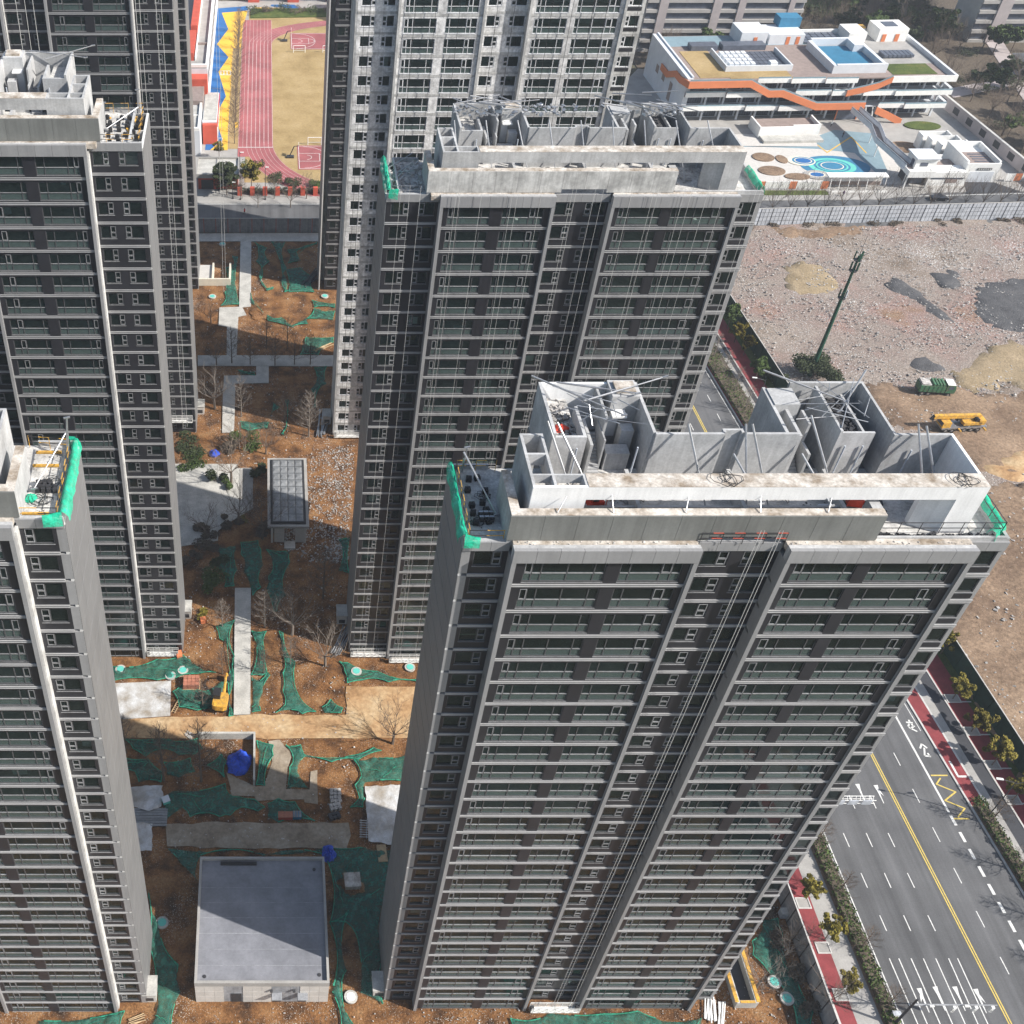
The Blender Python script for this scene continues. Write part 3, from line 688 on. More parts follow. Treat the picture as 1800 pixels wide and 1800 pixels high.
struct(slab('plaza', [(-17.72,161.62), (-5.33,161.54), (-5.3,160.38), (-2.51,160.38), (-2.17,149.27), (-6.13,145.75), (-8.47,143.33), (-8.4,140.79), (-14.96,139.29), (-16.89,147.85)], .22, M['slab']))
struct(slab('plaza_strip', [(-4.79,159.8), (-2.25,159.8), (-2.3,149.98), (-4.74,149.27)], .235, M['pave']))
yard('rubble_bed', [(8.24,162.71), (12.31,165.07), (17.32,166.67), (16.03,152.88), (15.07,144.36), (10.74,144.36), (8.25,145.75)], .10, M['soil'], seed=9, jag=.6, amp=.25)

# white sheeted pads by the two foreground towers
tag(patch('plastic_sheet', [(-20.23,89.95), (-14.95,90.1), (-14.88,86.61), (-16.18,85.72), (-19.42,86.76)], .36, M['tarpwhite'], cell=.35, amp=.28, jag=.2, seed=21, nscale=1.1, fold=.3), 'crumpled pale blue plastic sheet on the ground beside the left foreground tower', 'plastic sheet')
tag(patch('plastic_sheet', [(-18.78,83.96), (-15.92,83.96), (-15.73,79.67), (-17.77,79.67)], .34, M['tarpwhite'], cell=.4, amp=.16, jag=.15, seed=22, nscale=.9, fold=.25), 'flat pale plastic sheet lower down at the foot of the left foreground tower', 'plastic sheet')
tag(patch('plastic_sheet', [(14.57,89.95), (20.15,90.25), (18.3,81.08), (17.99,80.37), (14.46,81.22)], .34, M['tarpwhite'], cell=.45, amp=.10, jag=.12, seed=23, nscale=.8, fold=.2), 'big white sheet on the ground beside the right foreground tower', 'plastic sheet')
t = thing('plank_stack', 'stack of grey boards between the two plastic sheets at left', 'boards', (0,0,0))
for i in range(7):
    a = Vector((-19.13,86.46)) + Vector((0, -.42*i)); MB().box(a.x, a.x+5.2, a.y-.36, a.y, .16, .30 + .02*(i % 3)).build('plank', M['skyroof'], t)

NETS = [([(-24.89,112.28), (-17.34,113.59), (-13.26,114.53), (-12.02,113.4), (-9.58,111.54), (-7.81,110.98), (-10.72,110.73), (-14.17,109.88), (-17.05,109.45), (-24.02,109.34)],'wide green net along the foot of the left middle tower'),
 ([(-8.11,120.55), (-5.1,121.95), (-4.89,114.15), (-4.86,102.62), (-5.56,102.45), (-5.92,105.76), (-5.26,112.28), (-5.88,116.06), (-7.43,117.99)],'green net lying along the left edge of the south path'),
 ([(-2.18,119.56), (0.24,119.56), (0.09,115.29), (0.32,110.8), (-0.55,110.36), (-2.19,110.43)],'green net along the right edge of the south path, upper piece'),
 ([(-2.1,110.07), (-0.78,109.26), (0.38,110.98), (0.79,110.43), (-0.43,106.82), (-0.71,103.49), (-2.04,103.24)],'torn green net at the lower right end of the south path'),
 ([(2.27,119.56), (2.96,119.16), (3.45,115.29), (4.81,113.02), (4.63,108.61), (5.52,105.76), (7.87,103.31), (5.74,102.9), (4.91,103.59), (1.64,103.11), (3.16,104.7), (2.82,107.18), (2.86,110.8), (3.32,112.28), (2.77,115.29)],'long fishtail green net in the middle of the sunlit clay'),
 ([(11.89,113.21), (13.34,112.84), (17.94,111.17), (24.51,109.63), (24.45,109.05), (19.52,109.08), (15.49,109.52), (12.99,108.9), (12.73,111.17)],'green net at the foot of the middle tower above the sandy road'),
 ([(8.84,104.18), (10.24,105.69), (12.07,104.01), (11.68,103.07), (9.14,103.07)],'small heap under green net beside the sandy road'),
 ([(-14.45,107.18), (-12.95,108.68), (-9.41,107.18), (-8.29,107.89), (-7.17,109.16), (-5.89,109.26), (-6.8,106.46), (-8.15,103.94), (-10.41,103.59), (-13.28,104.29)],'rumpled green net beside the yellow excavator'),
 ([(-21.26,98.31), (-15.46,98.51), (-10.18,98.37), (-9.41,96.6), (-10.47,95.56), (-12.79,95.56), (-14.77,96.53), (-17.84,95.24), (-19.73,96.53)],'green net just below the sandy road at left'),
 ([(-21.1,94.98), (-17.39,94.72), (-15.05,92.43), (-15.16,90.81), (-18.43,90.81), (-19.12,92.59), (-20.82,92.91)],'dark green net round the foot of the left bare trees'),
 ([(-15.03,94.18), (-11.12,94.91), (-10.33,92.59), (-12.57,91.59), (-14.49,92.06)],'dark green net between the two bare trees at left'),
 ([(-8.56,93.64), (-6.49,95.62), (-5.78,94.34), (-5.92,91.59), (-7.92,93.22)],'small dark green net left of the blue tarpaulin'),
 ([(-13.38,89.33), (-5.81,90.5), (-5.23,88.66), (-3.85,88.27), (-1.51,87.87), (-0.05,86.61), (-0.97,85.96), (-3.34,86.61), (-4.9,85.36), (-6.46,85.07), (-8.57,85.66), (-10.64,85.07), (-11.77,86.61), (-14.37,84.19), (-14.71,88.11)],'large dark green net above the lower mud road'),
 ([(0.34,87.15), (1.93,87.96), (4.31,87.45), (7.11,84.36), (1.9,84.19), (0.39,85.13)],'dark green net with boards on it above the lower mud road'),
 ([(-1.25,98.01), (1.24,97.19), (1.18,95.3), (-0.03,90.19), (-1.31,90.25)],'green net right of the concrete pit wall'),
 ([(3.12,97.19), (5.33,97.25), (5.88,95.24), (4.73,92.69), (6.48,89.58), (3.18,89.58), (3.66,93.32), (4.23,94.91)],'green net hanging down the middle of the brown clay slope'),
 ([(4.76,96.34), (8.55,94.98), (12.67,95.3), (16.33,96.73), (17.45,96.21), (14,94.72), (9.89,94.24), (5.55,95.24)],'thin green net swag across the brown clay slope'),
 ([(13.18,94.59), (16.21,95.08), (21.76,95.95), (21.28,90.81), (14.62,90.72), (14.39,88.11), (14.03,86.61), (12.19,86.55), (13.65,88.11), (13.11,90.25), (14.14,91.74)],'wide sunlit green net left of the right foreground tower'),
 ([(-13.85,80.31), (-3.45,79.87), (8.61,80.31), (13.29,80.24), (17.95,79.87), (18.4,77.33), (16.06,72.76), (15.17,64.51), (14.72,58.61), (12.04,60.11), (11.95,67.73), (10.71,69.38), (8.64,69.38), (8.29,79.07), (-0.11,78.99), (-8.9,79.07), (-9.19,75.02), (-11.35,77.51)],'long dark green net behind the square grey roof and down its right side'),
 ([(-15.68,73.45), (-14.03,69.38), (-11.16,63.57), (-10.67,60.17), (-11.59,55.44), (-14.46,55.44), (-13.81,60.78), (-15.06,66.11)],'green net left of the square grey building'),
 ([(8.55,69.38), (11.12,70.99), (10.43,62.94), (9.71,60.72), (11.46,55.44), (9.38,55.44), (8.4,60.17)],'green net tail right of the square grey building'),
 ([(-28.12,56.6), (-17.49,57.78), (-17.84,55.15), (-27.9,55.15)],'torn green net at the bottom edge below the left foreground tower'),
 ([(30.46,56.86), (35.55,57.62), (42.12,57.39), (46.46,57.74), (54.29,56.97), (53.57,54.46), (30.31,54.46)],'green net along the foot of the right foreground tower'),
 ([(63.59,66.76), (66.01,69.87), (67.97,69.87), (67.94,67.99), (67.15,64.33), (67.69,61.96), (68.31,57.67), (67.18,54.91), (65.36,54.91), (66.13,58.37), (64.51,62.55), (63.11,64.93)],'dark green net by the grey hoarding at the lower right'),
 ([(-8.04,238.42), (-6.35,238.22), (-5.98,216.94), (-10.03,216.37), (-9.28,221.59), (-9.24,232.51), (-7.21,234.27)],'green net left of the north path in sun'),
 ([(-2.69,244.78), (0.4,241.8), (0.22,237.58), (1.06,235.53), (-0.61,232.7), (-0.93,226.97), (0.44,223.48), (2,224.08), (1.9,223.36), (0.38,222.71), (-1.16,226.97), (-0.77,232.51), (-2.12,235.53), (-1.64,240.69)],'shaded green net with a long tail right of the north path'),
 ([(1.6,244.78), (4.92,244.45), (4.09,237.58), (5.1,232.51), (4.42,223.36), (5.54,222.48), (4.5,222.06), (4.11,230.02)],'narrow green net running down the shaded upper yard'),
 ([(5.48,240.82), (12.73,244.38), (12.71,243.72), (7.57,240.04), (8.63,235.92), (5.46,234.65)],'small triangular green net by the far tower foot'),
 ([(5.02,231.76), (8.35,232.7), (10.96,228.79), (11.4,222.06), (5.6,222.06)],'green net on the upper yard, half in sun'),
 ([(10.75,218.67), (15.94,216.94), (15.88,215.57), (11.2,215.8)],'upper strip of two green nets by the pale tower'),
 ([(11.18,215.23), (15.81,214.1), (15.34,210.64), (9.49,211.19)],'lower piece of two green nets by the pale tower'),
 ([(-3.33,221.59), (-2.75,218.09), (-0.52,214.21), (1.99,211.03), (3.8,211.42), (5.95,208.66), (9.43,211.42), (9.56,209.1), (5.93,207.9), (0.67,210.31), (-1.27,213.99), (-3.29,217.69)],'rope-like green net strip crossing the sunlit upper yard'),
 ([(8.13,200.45), (8.98,203.71), (15.03,203.71), (14.96,202.02), (11.51,197.35), (7.55,197.35)],'green net above the cross path by the pale tower'),
 ([(10.46,192.57), (13.14,193.07), (12.89,186.96), (11.08,185.05), (10.3,179.01), (9.45,179.01), (9.58,185.15)],'shaded green net below the cross path at right'),
 ([(-5.85,191.83), (-2.3,190.94), (-2.12,189.86), (-5.23,190.15)],'small dark net left of the path dogleg'),
 ([(-4.98,174.52), (1.16,174.6), (0.38,172.32), (-3.22,171.45), (-4.61,172.32)],'pale green net on the sunlit clay by the dogleg path'),
 ([(1.19,181.31), (2.94,179.01), (1.23,176.3), (0.38,175.85), (1.8,179.01)],'scrap of green net with a board in the dark yard'),
 ([(4.04,181.31), (4.96,181.77), (4.71,174.52), (3.68,170.15), (3.3,170.58), (4.24,174.6)],'thin strip of green net near the single bare tree'),
 ([(-8.34,138.9), (-5.05,139.63), (-4.94,133.45), (-5.28,129.69), (-6.87,129.5), (-7.18,132.81), (-8.62,134.34)],'left one of three dark nets above the south path'),
 ([(-4.35,140.23), (-1.27,140.63), (-0.74,138.3), (-0.27,134.73), (-1.18,131.87), (-0.72,129.32), (-2.07,127.48), (-2.47,129.32), (-3.73,133.13), (-3.52,135.05), (-4.26,137.32)],'middle one of three dark nets above the south path'),
 ([(0.2,138.43), (4.53,138.1), (4.34,135.37), (2.94,131.24), (3.58,127.54), (1.97,123.89), (1.48,123.89), (0.19,129.07), (0.65,131.87), (1.36,135.3)],'right one of three dark nets above the south path'),
 ([(13.22,140.9), (15.28,141.64), (14.56,132.75), (12.67,133.39)],'dark net against the foot of the middle tower')]

def slack(poly, seed):
    """edges between anchor points sag inwards, as pegged netting does"""
    rnd = random.Random(seed); n = len(poly); ar = sum(poly[i][0]*poly[(i+1) % n][1]-poly[(i+1) % n][0]*poly[i][1] for i in range(n)); s = 1 if ar > 0 else -1
    out = []
    for i in range(n):
        a, b = Vector(poly[i]), Vector(poly[(i+1) % n]); d = b-a; L = d.length; nn = Vector((-d.y, d.x)).normalized()*s; k = max(2, int(L/.7)); g = min(.9, L*rnd.uniform(.03,.13))
        for j in range(k): t_ = j/k; out.append(tuple(a+d*t_+nn*g*4*t_*(1-t_)))
    return out
for i, (poly, lab) in enumerate(NETS):
    heap = 'heap' in lab; pl = slack(poly, i)
    v, f = sheet(pl, .30, .36, .85 if heap else .28, nscale=.75, jag=.07, seed=100+i, edge=-.12, edge_amp=.3, fold=.26)
    o = tag(MB().add(v, f).build('dust_net', M['net'], smooth=True), lab, 'net')
    rn = random.Random(i); hem = MB(); nb = len(pl)
    for j in range(nb):
        if noise.noise(Vector((j*.13, i*7.7, 2.))) > -.12:
            p, q = pl[j], pl[(j+1) % nb]; r_ = .07+.09*abs(noise.noise(Vector((j*.4, i, 0)))); hem.tube((p[0],p[1],.27+r_*.5), (q[0],q[1],.27+r_*.5), r_, r_, 5, caps=False)
    for _ in range(max(2, int(len(f)/260))):      # fold lines pulled across the cloth
        a0, b0 = rn.choice(v), rn.choice(v)
        if (Vector(a0)-Vector(b0)).length < 7:
            pts = [Vector(a0).lerp(Vector(b0), k/5) + Vector((rn.uniform(-.15,.15), rn.uniform(-.15,.15), .10)) for k in range(6)]
            pts = [p for p in pts if min((p-Vector(w)).length for w in v) < .5]
            if len(pts) > 2: hem.path([tuple(p) for p in pts], .05, 4)
    if hem.f: hem.build('hem', M['net_hem'], o)

def lump(name, c, r, h, m, label, cat, seed=0, el=1.0):
    rnd = random.Random(seed); mb = MB(); n, k = 22, 9; vs = []
    for j in range(k+1):
        ph = j / k * math.pi / 2
        for i in range(n):
            a = 2*math.pi*i/n; q = r*math.cos(ph)*(1+.34*noise.noise(Vector((math.cos(a)*1.7, math.sin(a)*1.7, ph*1.3+seed)))+.22*noise.noise(Vector((math.cos(a)*4.7, math.sin(a)*4.7, ph*4.+seed))))
            vs.append((c[0]+q*math.cos(a)*el, c[1]+q*math.sin(a), c[2]+h*math.sin(ph)*(1+.35*noise.noise(Vector((math.cos(a)*1.3, math.sin(a)*1.3, seed+ph)))+.25*noise.noise(Vector((math.cos(a)*3.9, math.sin(a)*3.9, seed+ph*3))))))
    fs = [(j*n+i, j*n+(i+1) % n, (j+1)*n+(i+1) % n, (j+1)*n+i) for j in range(k) for i in range(n)]
    return tag(mb.add(vs, fs).build(name, m, smooth=False), label, cat)
lump('tarpaulin', (*(-3.95,94.18), .1), 1.9, 1.5, M['blue'], 'bright blue tarpaulin heap inside the concrete pit walls', 'tarpaulin', 3)
lump('tarpaulin', (*(8.79,79.14), .1), 1.2, 1.4, M['blue'], 'small blue tarpaulin behind the top right corner of the square grey roof', 'tarpaulin', 4, .8)
lump('tarpaulin', (*(-9.84,164.6), .1), 1.0, .8, M['blue'], 'little blue tarpaulin near the hedge above the plaza', 'tarpaulin', 5)
lump('soil_heap', (*(-1.21,213.54), .0), 2.6, .5, M['soil'], 'low heap of clay beside the north path', 'soil heap', 8)
lump('soil_heap', (*(11.81,74.85), .0), 1.9, .6, M['soil'], 'dark soil mound round the stone block right of the square grey building', 'soil heap', 9)
# concrete pit walls
t = thing('retaining_wall', 'L-shaped concrete retaining wall round the blue tarpaulin', 'wall')
a, b, c = Vector((-10.18,98.51)), Vector((-1.44,98.51)), Vector((-1.39,90.25))
B(a.x, b.x, b.y-.1, b.y+.25, -.3, 1.5).build('wall_leg', M['slab'], t); B(b.x-.3, b.x, c.y, b.y-.1, -.3, 1.5).build('wall_leg', M['slab'], t)
# stone block and loose objects
x, y = (11.81,74.78); tag(MB().rbox((x,y,.75),(2.0,1.9,1.3),.06).rbox((x,y,1.45),(2.2,2.1,.12),.06).build('stone_block', M['conc_dirty']), 'weathered square stone block on the net right of the square grey building', 'block')
x, y = (16.24,79.32); tag(MB().rbox((x,y,.3),(1.3,2.6,.16),.05).rbox((x,y,.14),(1.0,2.2,.2),.05).build('board', M['plank']), 'long beige board under the big white sheet at right', 'board')
for k, (q, lab) in enumerate((((10.19,89.03),'uppermost of the grey block piles'),((10.19,87.81),'second of the grey block piles'),((10.08,86.61),'third of the grey block piles'),((9.89,85.13),'lowest of the grey block piles'))):
    t = thing('block_pile', lab + ' right of the apron', 'blocks', (*q, .1), .1*k)
    for i in range(6): MB().rbox((-.55+.55*(i % 3), .25 if i < 3 else -.3, .3), (.5,.5,.45+.12*(i % 2)), .08*i).build('block', M['rubblestone' if k < 3 else 'darksteel'], t)
t = thing('brick_pallet', 'pallet stacked with pinkish bricks near the excavator', 'pallet', (*(-11.58,108.61), .15))
for i in range(4):
    for j in range(3):
        for k in range(2): MB().rbox((-.95+.63*i, -.7+.7*j, .45+.5*k), (.58,.62,.45), 0).build('brick_pack', M['brick'], t)
MB().rbox((0,0,.12),(2.7,2.2,.16)).build('pallet', M['plank'], t)
t = thing('board_box', 'dark red box on the net above the lower mud road', 'box', (*(2.9,84.92), .3)); MB().rbox((0,0,.4),(2.0,.9,.75)).build('body', M['schoolred'], t); MB().rbox((0,0,.8),(2.1,1.0,.06)).build('lid', M['brick'], t)
t = thing('board_box', 'teal grey crate beside the dark red box', 'box', (*(4.58,85.07), .3)); MB().rbox((0,0,.35),(1.2,1.0,.65)).build('body', M['navy'], t)
for i in range(3): MB().rbox((-.4+.4*i,0,.7),(.3,1.0,.06)).build('slat', M['skyroof'], t)
t = thing('board_box', 'small pale cyan box on the net beside the crumpled sheet', 'box', (*(-14.24,87.45), .3)); MB().rbox((0,0,.4),(1.0,1.0,.7),.4).build('body', M['teal'], t); MB().rbox((0,0,.78),(1.08,1.08,.05),.4).build('lid', M['bluewhite'], t)
t = thing('ladder', 'short timber ladder lying by the left concrete pad', 'ladder', (*(-13.71,104.35), .25), 1.2)
for s in (-1, 1): MB().rbox((0,.28*s,.05),(2.6,.08,.08)).build('rail', M['plank'], t)
for i in range(7): MB().rbox((-1.1+.36*i,0,.05),(.07,.5,.05)).build('rung', M['plank'], t)
t = thing('ladder', 'pile of grey timber rungs left of the big white sheet', 'ladder', (*(13.94,83.08), .25), 1.5)
for s in (-1, 1): MB().rbox((0,.4*s,.1),(3.0,.12,.12)).build('rail', M['skyroof'], t)
for i in range(8): MB().rbox((-1.3+.37*i,0,.16),(.12,1.2,.08)).build('rung', M['rubblestone'], t)
# manhole covers with cyan lids
for k, (q, lab) in enumerate((((-23.07,111.61),'cyan manhole lid on the wide net, leftmost'),((-15.02,110.32),'cyan manhole lid on the wide net, lower middle'),((-13.09,111.39),'cyan manhole lid on the wide net, right'),((14.57,111.17),'cyan manhole lid at the foot of the middle tower'),((23.19,111.98),'cyan manhole lid nearest the right tower, by the sandy road'),((64.72,61.41),'upper cyan manhole lid by the grey hoarding'),((65.59,59.29),'lower cyan manhole lid by the grey hoarding'),((-13.58,69.28),'cyan manhole lid left of the square grey building'),((10.8,59.51),'white rimmed manhole lid at the lower right of the square grey building'),((-12.13,220.13),'manhole lid on sunlit clay beside the top left tower'),((-10.47,243.65),'manhole lid in shade near the far wall'),((13.78,220.3),'manhole lid at the foot of the farthest tower'))):
    t = thing('manhole', lab, 'manhole', (*q, .12), 0, None)
    MB().cyl((0,0,0),.85,.26,16).build('collar', M['slab'], t); MB().cyl((0,0,.26),.56,.05,16).build('lid', M['teal' if k != 8 else 'white'], t)

# ---------------------------------------------------------------- low buildings
# square flat-roofed building in the foreground
t = thing('plant_building', 'square low building with a flat grey roof between the foreground towers', 'building')
x0, x1, y0, y1, H = -8.66, 7.9, 59.0, 75.9, 5.2
B(x0+.2, x1-.2, y0+.25, y1-.2, 0, H-.35).build('wall', M['conc'], t)
B(x0+.3, x1-.3, y0+.3, y1-.3, H-.35, H-.2).build('roof', M['garage'], t)
for a in ((x0,x1,y0-.05,y0+.3),(x0,x1,y1-.3,y1),(x0,x0+.3,y0+.3,y1-.3),(x1-.3,x1,y0+.3,y1-.3)): B(*a, H-.6, H+.32).build('parapet', M['pave'], t)
for i in range(1, 8): B(x0+.3, x1-.3, y0+.3+i*2.07, y0+.36+i*2.07, H-.2, H-.193).build('membrane_seam', M['fence_grey'], t)
for xa, ya in ((x0+1.2,y0+1.0),(x1-1.4,y1-1.6),(x1-1.2,y0+1.2)): MB().cyl((xa,ya,H-.2),.22,.08,12).build('roof_drain', M['darksteel'], t)
B(-5.9, -1.1, y1-1.0, y1-.62, H-.2, H+.12).build('roof_slot', M['black'], t)
cols_ = [(-8.6,-6.6),(-6.6,-4.7),(-2.5,.4),(3.6+1.3,7.84)]
tw = 1.18; n = 14
for i in range(n):
    xa = x0 + .02 + i*(x1-x0-.04)/n; xb = xa + (x1-x0-.04)/n - .02
    if -4.75 < (xa+xb)/2 < -2.5 or .4 < (xa+xb)/2 < 4.9: B(xa, xb, y0+.05, y0+.2, 0, H-.62).build('wall_panel', M['fence_grey'], t)
    else:
        for k in range(3): B(xa, xb, y0, y0+.2, .02+k*1.53, 1.53+k*1.53-.02).build('wall_tile', M['tile'], t)
for xa in (1.0, 4.2): o = B(xa, xa+.95, y0-.02, y0+.04, .1, 2.3).build('door', M['darksteel'], t); B(xa-.15, xa+1.1, y0-.9, y0+.04, 2.5, 2.6).build('door_canopy', M['fence_grey'], t)
B(-4.2,-2.9,y0-.02,y0+.04,.1,2.4).build('door', M['darksteel'], t)
for xa in (.6, 3.4): B(xa, xa+.35, y0-.3, y0, 3.4, 3.7).build('wall_lamp', M['darksteel'], t)
for s in (x0, x1): MB().path([(s*.98, y0+5, H-1.0),(s*.98,y0+5,.1)], .06).build('down_pipe', M['pipe'], t)
# pavilion with a long ribbed roof
t = thing('pavilion', 'grey pavilion with a long ribbed metal roof beside the rubble', 'pavilion')
x0, x1, y0, y1, H = .45, 7.77, 139.9, 158.3, 4.5
B(x0, x1, y0, y1, H-.45, H).build('roof_edge', M['pave'], t)
B(x0+.55, x1-.55, y0+.55, y1-.55, H, H+.10).build('roof_gutter', M['black'], t)
B(x0+.75, x1-.75, y0+.85, y1-.75, H+.10, H+.28).build('roof_base', M['darksteel'], t)
for i in range(4):
    for j in range(9):
        w, d = (x1-x0-1.9)/4, (y1-y0-2.0)/9; xa, ya = x0+.95+i*w, y0+1.05+j*d
        MB().add([(xa+.04,ya+.05,H+.30),(xa+w-.04,ya+.05,H+.30),(xa+w-.04,ya+d-.05,H+.30),(xa+.04,ya+d-.05,H+.30),(xa+w*.3,ya+d*.5,H+.46),(xa+w*.7,ya+d*.5,H+.46)], [(0,1,5,4),(1,2,5),(2,3,4,5),(3,0,4)]).build('roof_sheet', M['skyroof'], t)
B(x0+1.2, x0+3.0, y0+.6, y0+.9, 0, H-.45).build('wall', M['tile'], t); B(x1-2.4, x1-.8, y0+.6, y0+.9, 0, H-.45).build('wall', M['tile'], t)
for xa, ya in ((x0+.6,y0+.4),(x1-.9,y0+.4),(x0+.6,y1-.8),(x1-.9,y1-.8)): B(xa, xa+.4, ya, ya+.4, 0, H-.45).build('column', M['tile'], t)
B(x0+1.2, x1-.8, y1-.9, y1-.6, 0, H-.45).build('wall', M['tile'], t); B(x0+3.0, x1-2.4, y0-1.2, y0+.6, 0, .35).build('step', M['slab'], t)
# ramp box beside the right foreground tower
t = thing('basement_ramp', 'open concrete basement ramp with yellow painted rims beside the right foreground tower', 'ramp')
a, b, c, d = [(58.7,58.51), (61.54,58.94), (61.28,64.33), (59.51,62.84)]
q0, q1 = Vector((58.71,58.23)), Vector((61.36,58.37))
L = 7.2; w = q1.x - q0.x
B(q0.x, q0.x+.35, q0.y, q0.y+L, 0, 1.5).build('side_wall', M['slab'], t); B(q1.x-.35, q1.x, q0.y, q0.y+L, 0, 1.5).build('side_wall', M['slab'], t); B(q0.x+.35, q1.x-.35, q0.y, q0.y+.35, 0, 1.5).build('end_wall', M['slab'], t)
B(q0.x-.25, q0.x+.2, q0.y+.1, q0.y+L, 1.5, 1.56).build('rim', M['yellow'], t); B(q1.x-.2, q1.x+.25, q0.y+.1, q0.y+L, 1.5, 1.56).build('rim', M['yellow'], t); B(q0.x+.4, q1.x-.4, q0.y-.02, q0.y+.3, 1.5, 1.56).build('rim', M['yellow'], t)
B(q0.x+.35, q1.x-.35, q0.y+.35, q0.y+L, .1, .2).build('floor', M['darksteel'], t)

# ---------------------------------------------------------------- walls and hoardings
def hoarding(label, name, pts, h, m, n, cap=None, post='darksteel', grid=0, cat='fence', zb=0.):
    t = thing(name, label, cat)
    for a, b in zip(pts, pts[1:]):
        a, b = Vector(a), Vector(b); k = max(1, round((b-a).length / n)); d = (b-a)/k; L = d.length; ang = math.atan2(d.y, d.x)
        me = cached(('hd', round(L,2), h, m), lambda: MB().box(.02, L-.02, -.03, .03, 0, h).mesh('panel', M[m]))
        pm = cached(('hp', h, post), lambda: MB().box(-.06,.06,-.10,.10,0,h+.05).mesh('post', M[post]))
        cm = cached(('hc', round(L,2), cap), lambda: MB().box(0, L, -.07, .07, 0, .10).mesh('capping', M[cap])) if cap else None
        gm = cached(('hg', round(L,2), h), lambda: (lambda mb: ([mb.box(0, L, -.06, -.032, h*f, h*f+.05) for f in (.25,.5,.75)], [mb.box(L*g-.02, L*g+.02, -.062, -.034, 0.02, h-.02) for g in (.33,.66)], mb)[2])(MB()).mesh('rail', M['darksteel'])) if grid else None
        for i in range(k):
            p = a + d*i
            for nm, mm, z in (('panel', me, zb), ('post', pm, zb)) + ((('capping', cm, h+zb),) if cap else ()) + ((('rail', gm, zb),) if grid else ()):
                link(nm, mm, t, (p.x, p.y, z), ang)
    return t
hoarding('grey sheet hoarding between the site and the red footpath at lower right', 'site_hoarding', [(WL(y), y) for y in (22, 60, 100, 160, 249)], 3.9, 'fence_grey', 2.4, 'kerb', grid=1)
hoarding('tall dark green hoarding along the rubble lot, white top edge', 'lot_hoarding', [(K5(y)+.2, y) for y in (22, 60, 100, 160, 210, 250)], 3.9, 'fence_green', 3.0, 'kerb', post='fence_green')
hoarding('pale sheet hoarding between the rubble lot and the kindergarten street', 'street_hoarding', [(104, 251.3), (124, 253.3), (193, 256.7), (330, 263.4)], 4.6, 'fence_white', 3.0, 'kerb', grid=1)
hoarding('dark sheet wall at the far end of the shaded yard', 'yard_hoarding', [(-75, 249.8), (68.5, 249.8)], 3.8, 'fence_grey', 3.0, 'kerb', post='schoolred')

# ---------------------------------------------------------------- kindergarten
kg = thing('kindergarten', 'white kindergarten with an orange zigzag ribbon and a blue rooftop court', 'school building')
def kp(nm, m, *boxes):
    mb = MB()
    for b in boxes: mb.box(*b)
    return mb.build(nm, M[m], kg)
X0, X1, YA, YB, ZF = 122.5, 197.0, 316.5, 350.0, 4.0
kp('wall', 'bluewhite', (X0, X1, YA+2.6, YB, 0, 11.6))
kp('wall', 'bluewhite', (X0-1.4, X0, YA-.5, YB, 0, 12.6))
kp('roof', 'timber', (X0, X1, YA-.2, YB-.4, 11.6, 11.9)); kp('roof_paving', 'paleblue', (X0+.5,X1-.6,YA+24.8,YB-.7,11.9,11.93),(134.4,153.1,YA+5.9,YA+19,11.9,11.94)); kp('roof_paving', 'pave', (180,197.4,YA+9.2,YB-1,11.9,11.935))
# storey slabs
for k in (1, 2): kp('floor_slab', 'bluewhite', (X0, X1+.6, YA-1.0, YA+2.6, k*ZF-.3, k*ZF))
# glazed rows with columns and dark bays
for k in range(3):
    z0 = k*ZF
    for i in range(14):
        xa = X0 + .8 + i*(X1-X0-1)/14
        w = (X1-X0-1)/14 - .7
        o = B(xa, xa+w, YA+2.45, YA+2.58, z0+.25, z0+3.35).build('window', M['darksteel'], kg)
        for j in range(6): B(xa+.15+j*(w-.2)/6, xa+.15+(j+1)*(w-.2)/6-.22, YA+2.38, YA+2.45, z0+.5, z0+3.1).build('pane', M['solar'], o)
        B(xa+w+.1, xa+w+.6, YA+.2, YA+.7, z0, z0+3.68).build('column', M['bluewhite'], kg)
# staggered white balconies: (x0,x1,z centre of parapet, projection)
def balcony(x0, x1, z, pr):
    o = B(x0, x1-.03, YA-1.6-pr, YA-1.35-pr, z-.35, z+.95).build('balcony', M['white'], kg)
    B(x0, x1-.03, YA-1.35-pr, YA+.2, z-.35, z-.1).build('balcony_floor', M['timber'], o)
    B(x0+.05, x1-.08, YA-1.52-pr, YA-1.42-pr, z+.96, z+1.35).build('glass_rail', M['paleblue'], o)
for x0, x1, pr in ((141,150.5,0),(150.5,160.2,.5),(160.2,169.5,1.0)): balcony(x0, x1, 11.8, pr)
for x0, x1, pr in ((121.2,132.8,0),(132.8,143,.6)): balcony(x0, x1, 8.0, pr)
for x0, x1, pr in ((153,163.5,0),(163.5,172.5,.5),(172.5,182,.9)): balcony(x0, x1, 8.0, pr)
balcony(181.6, 198.2, 8.0, 1.3)
for x0, x1, pr in ((121.2,139.5,0),(139.5,149,.6),(149,159,1.1)): balcony(x0, x1, 4.0, pr)
for x0, x1, pr in ((178.5,186,.4),(186,198.2,1.0)): balcony(x0, x1, 4.0, pr)
kp('balcony', 'white', (179.5, 198.4, YA-2.3, YA-2.05, 11.2, 13.0)); kp('roof_edge', 'timber', (179.5,198.4,YA-2.05,YA-.2,11.55,11.85))
kp('balcony', 'bluewhite', (197.6, 198.4, YA-2.05, YB, 11.0, 13.0)); kp('side_beam', 'bluewhite', (197.3,198.2,YA-2.05,YA+2,3.7,5.4), (197.3,198.2,YA-2.05,YA+2,7.7,9.4))
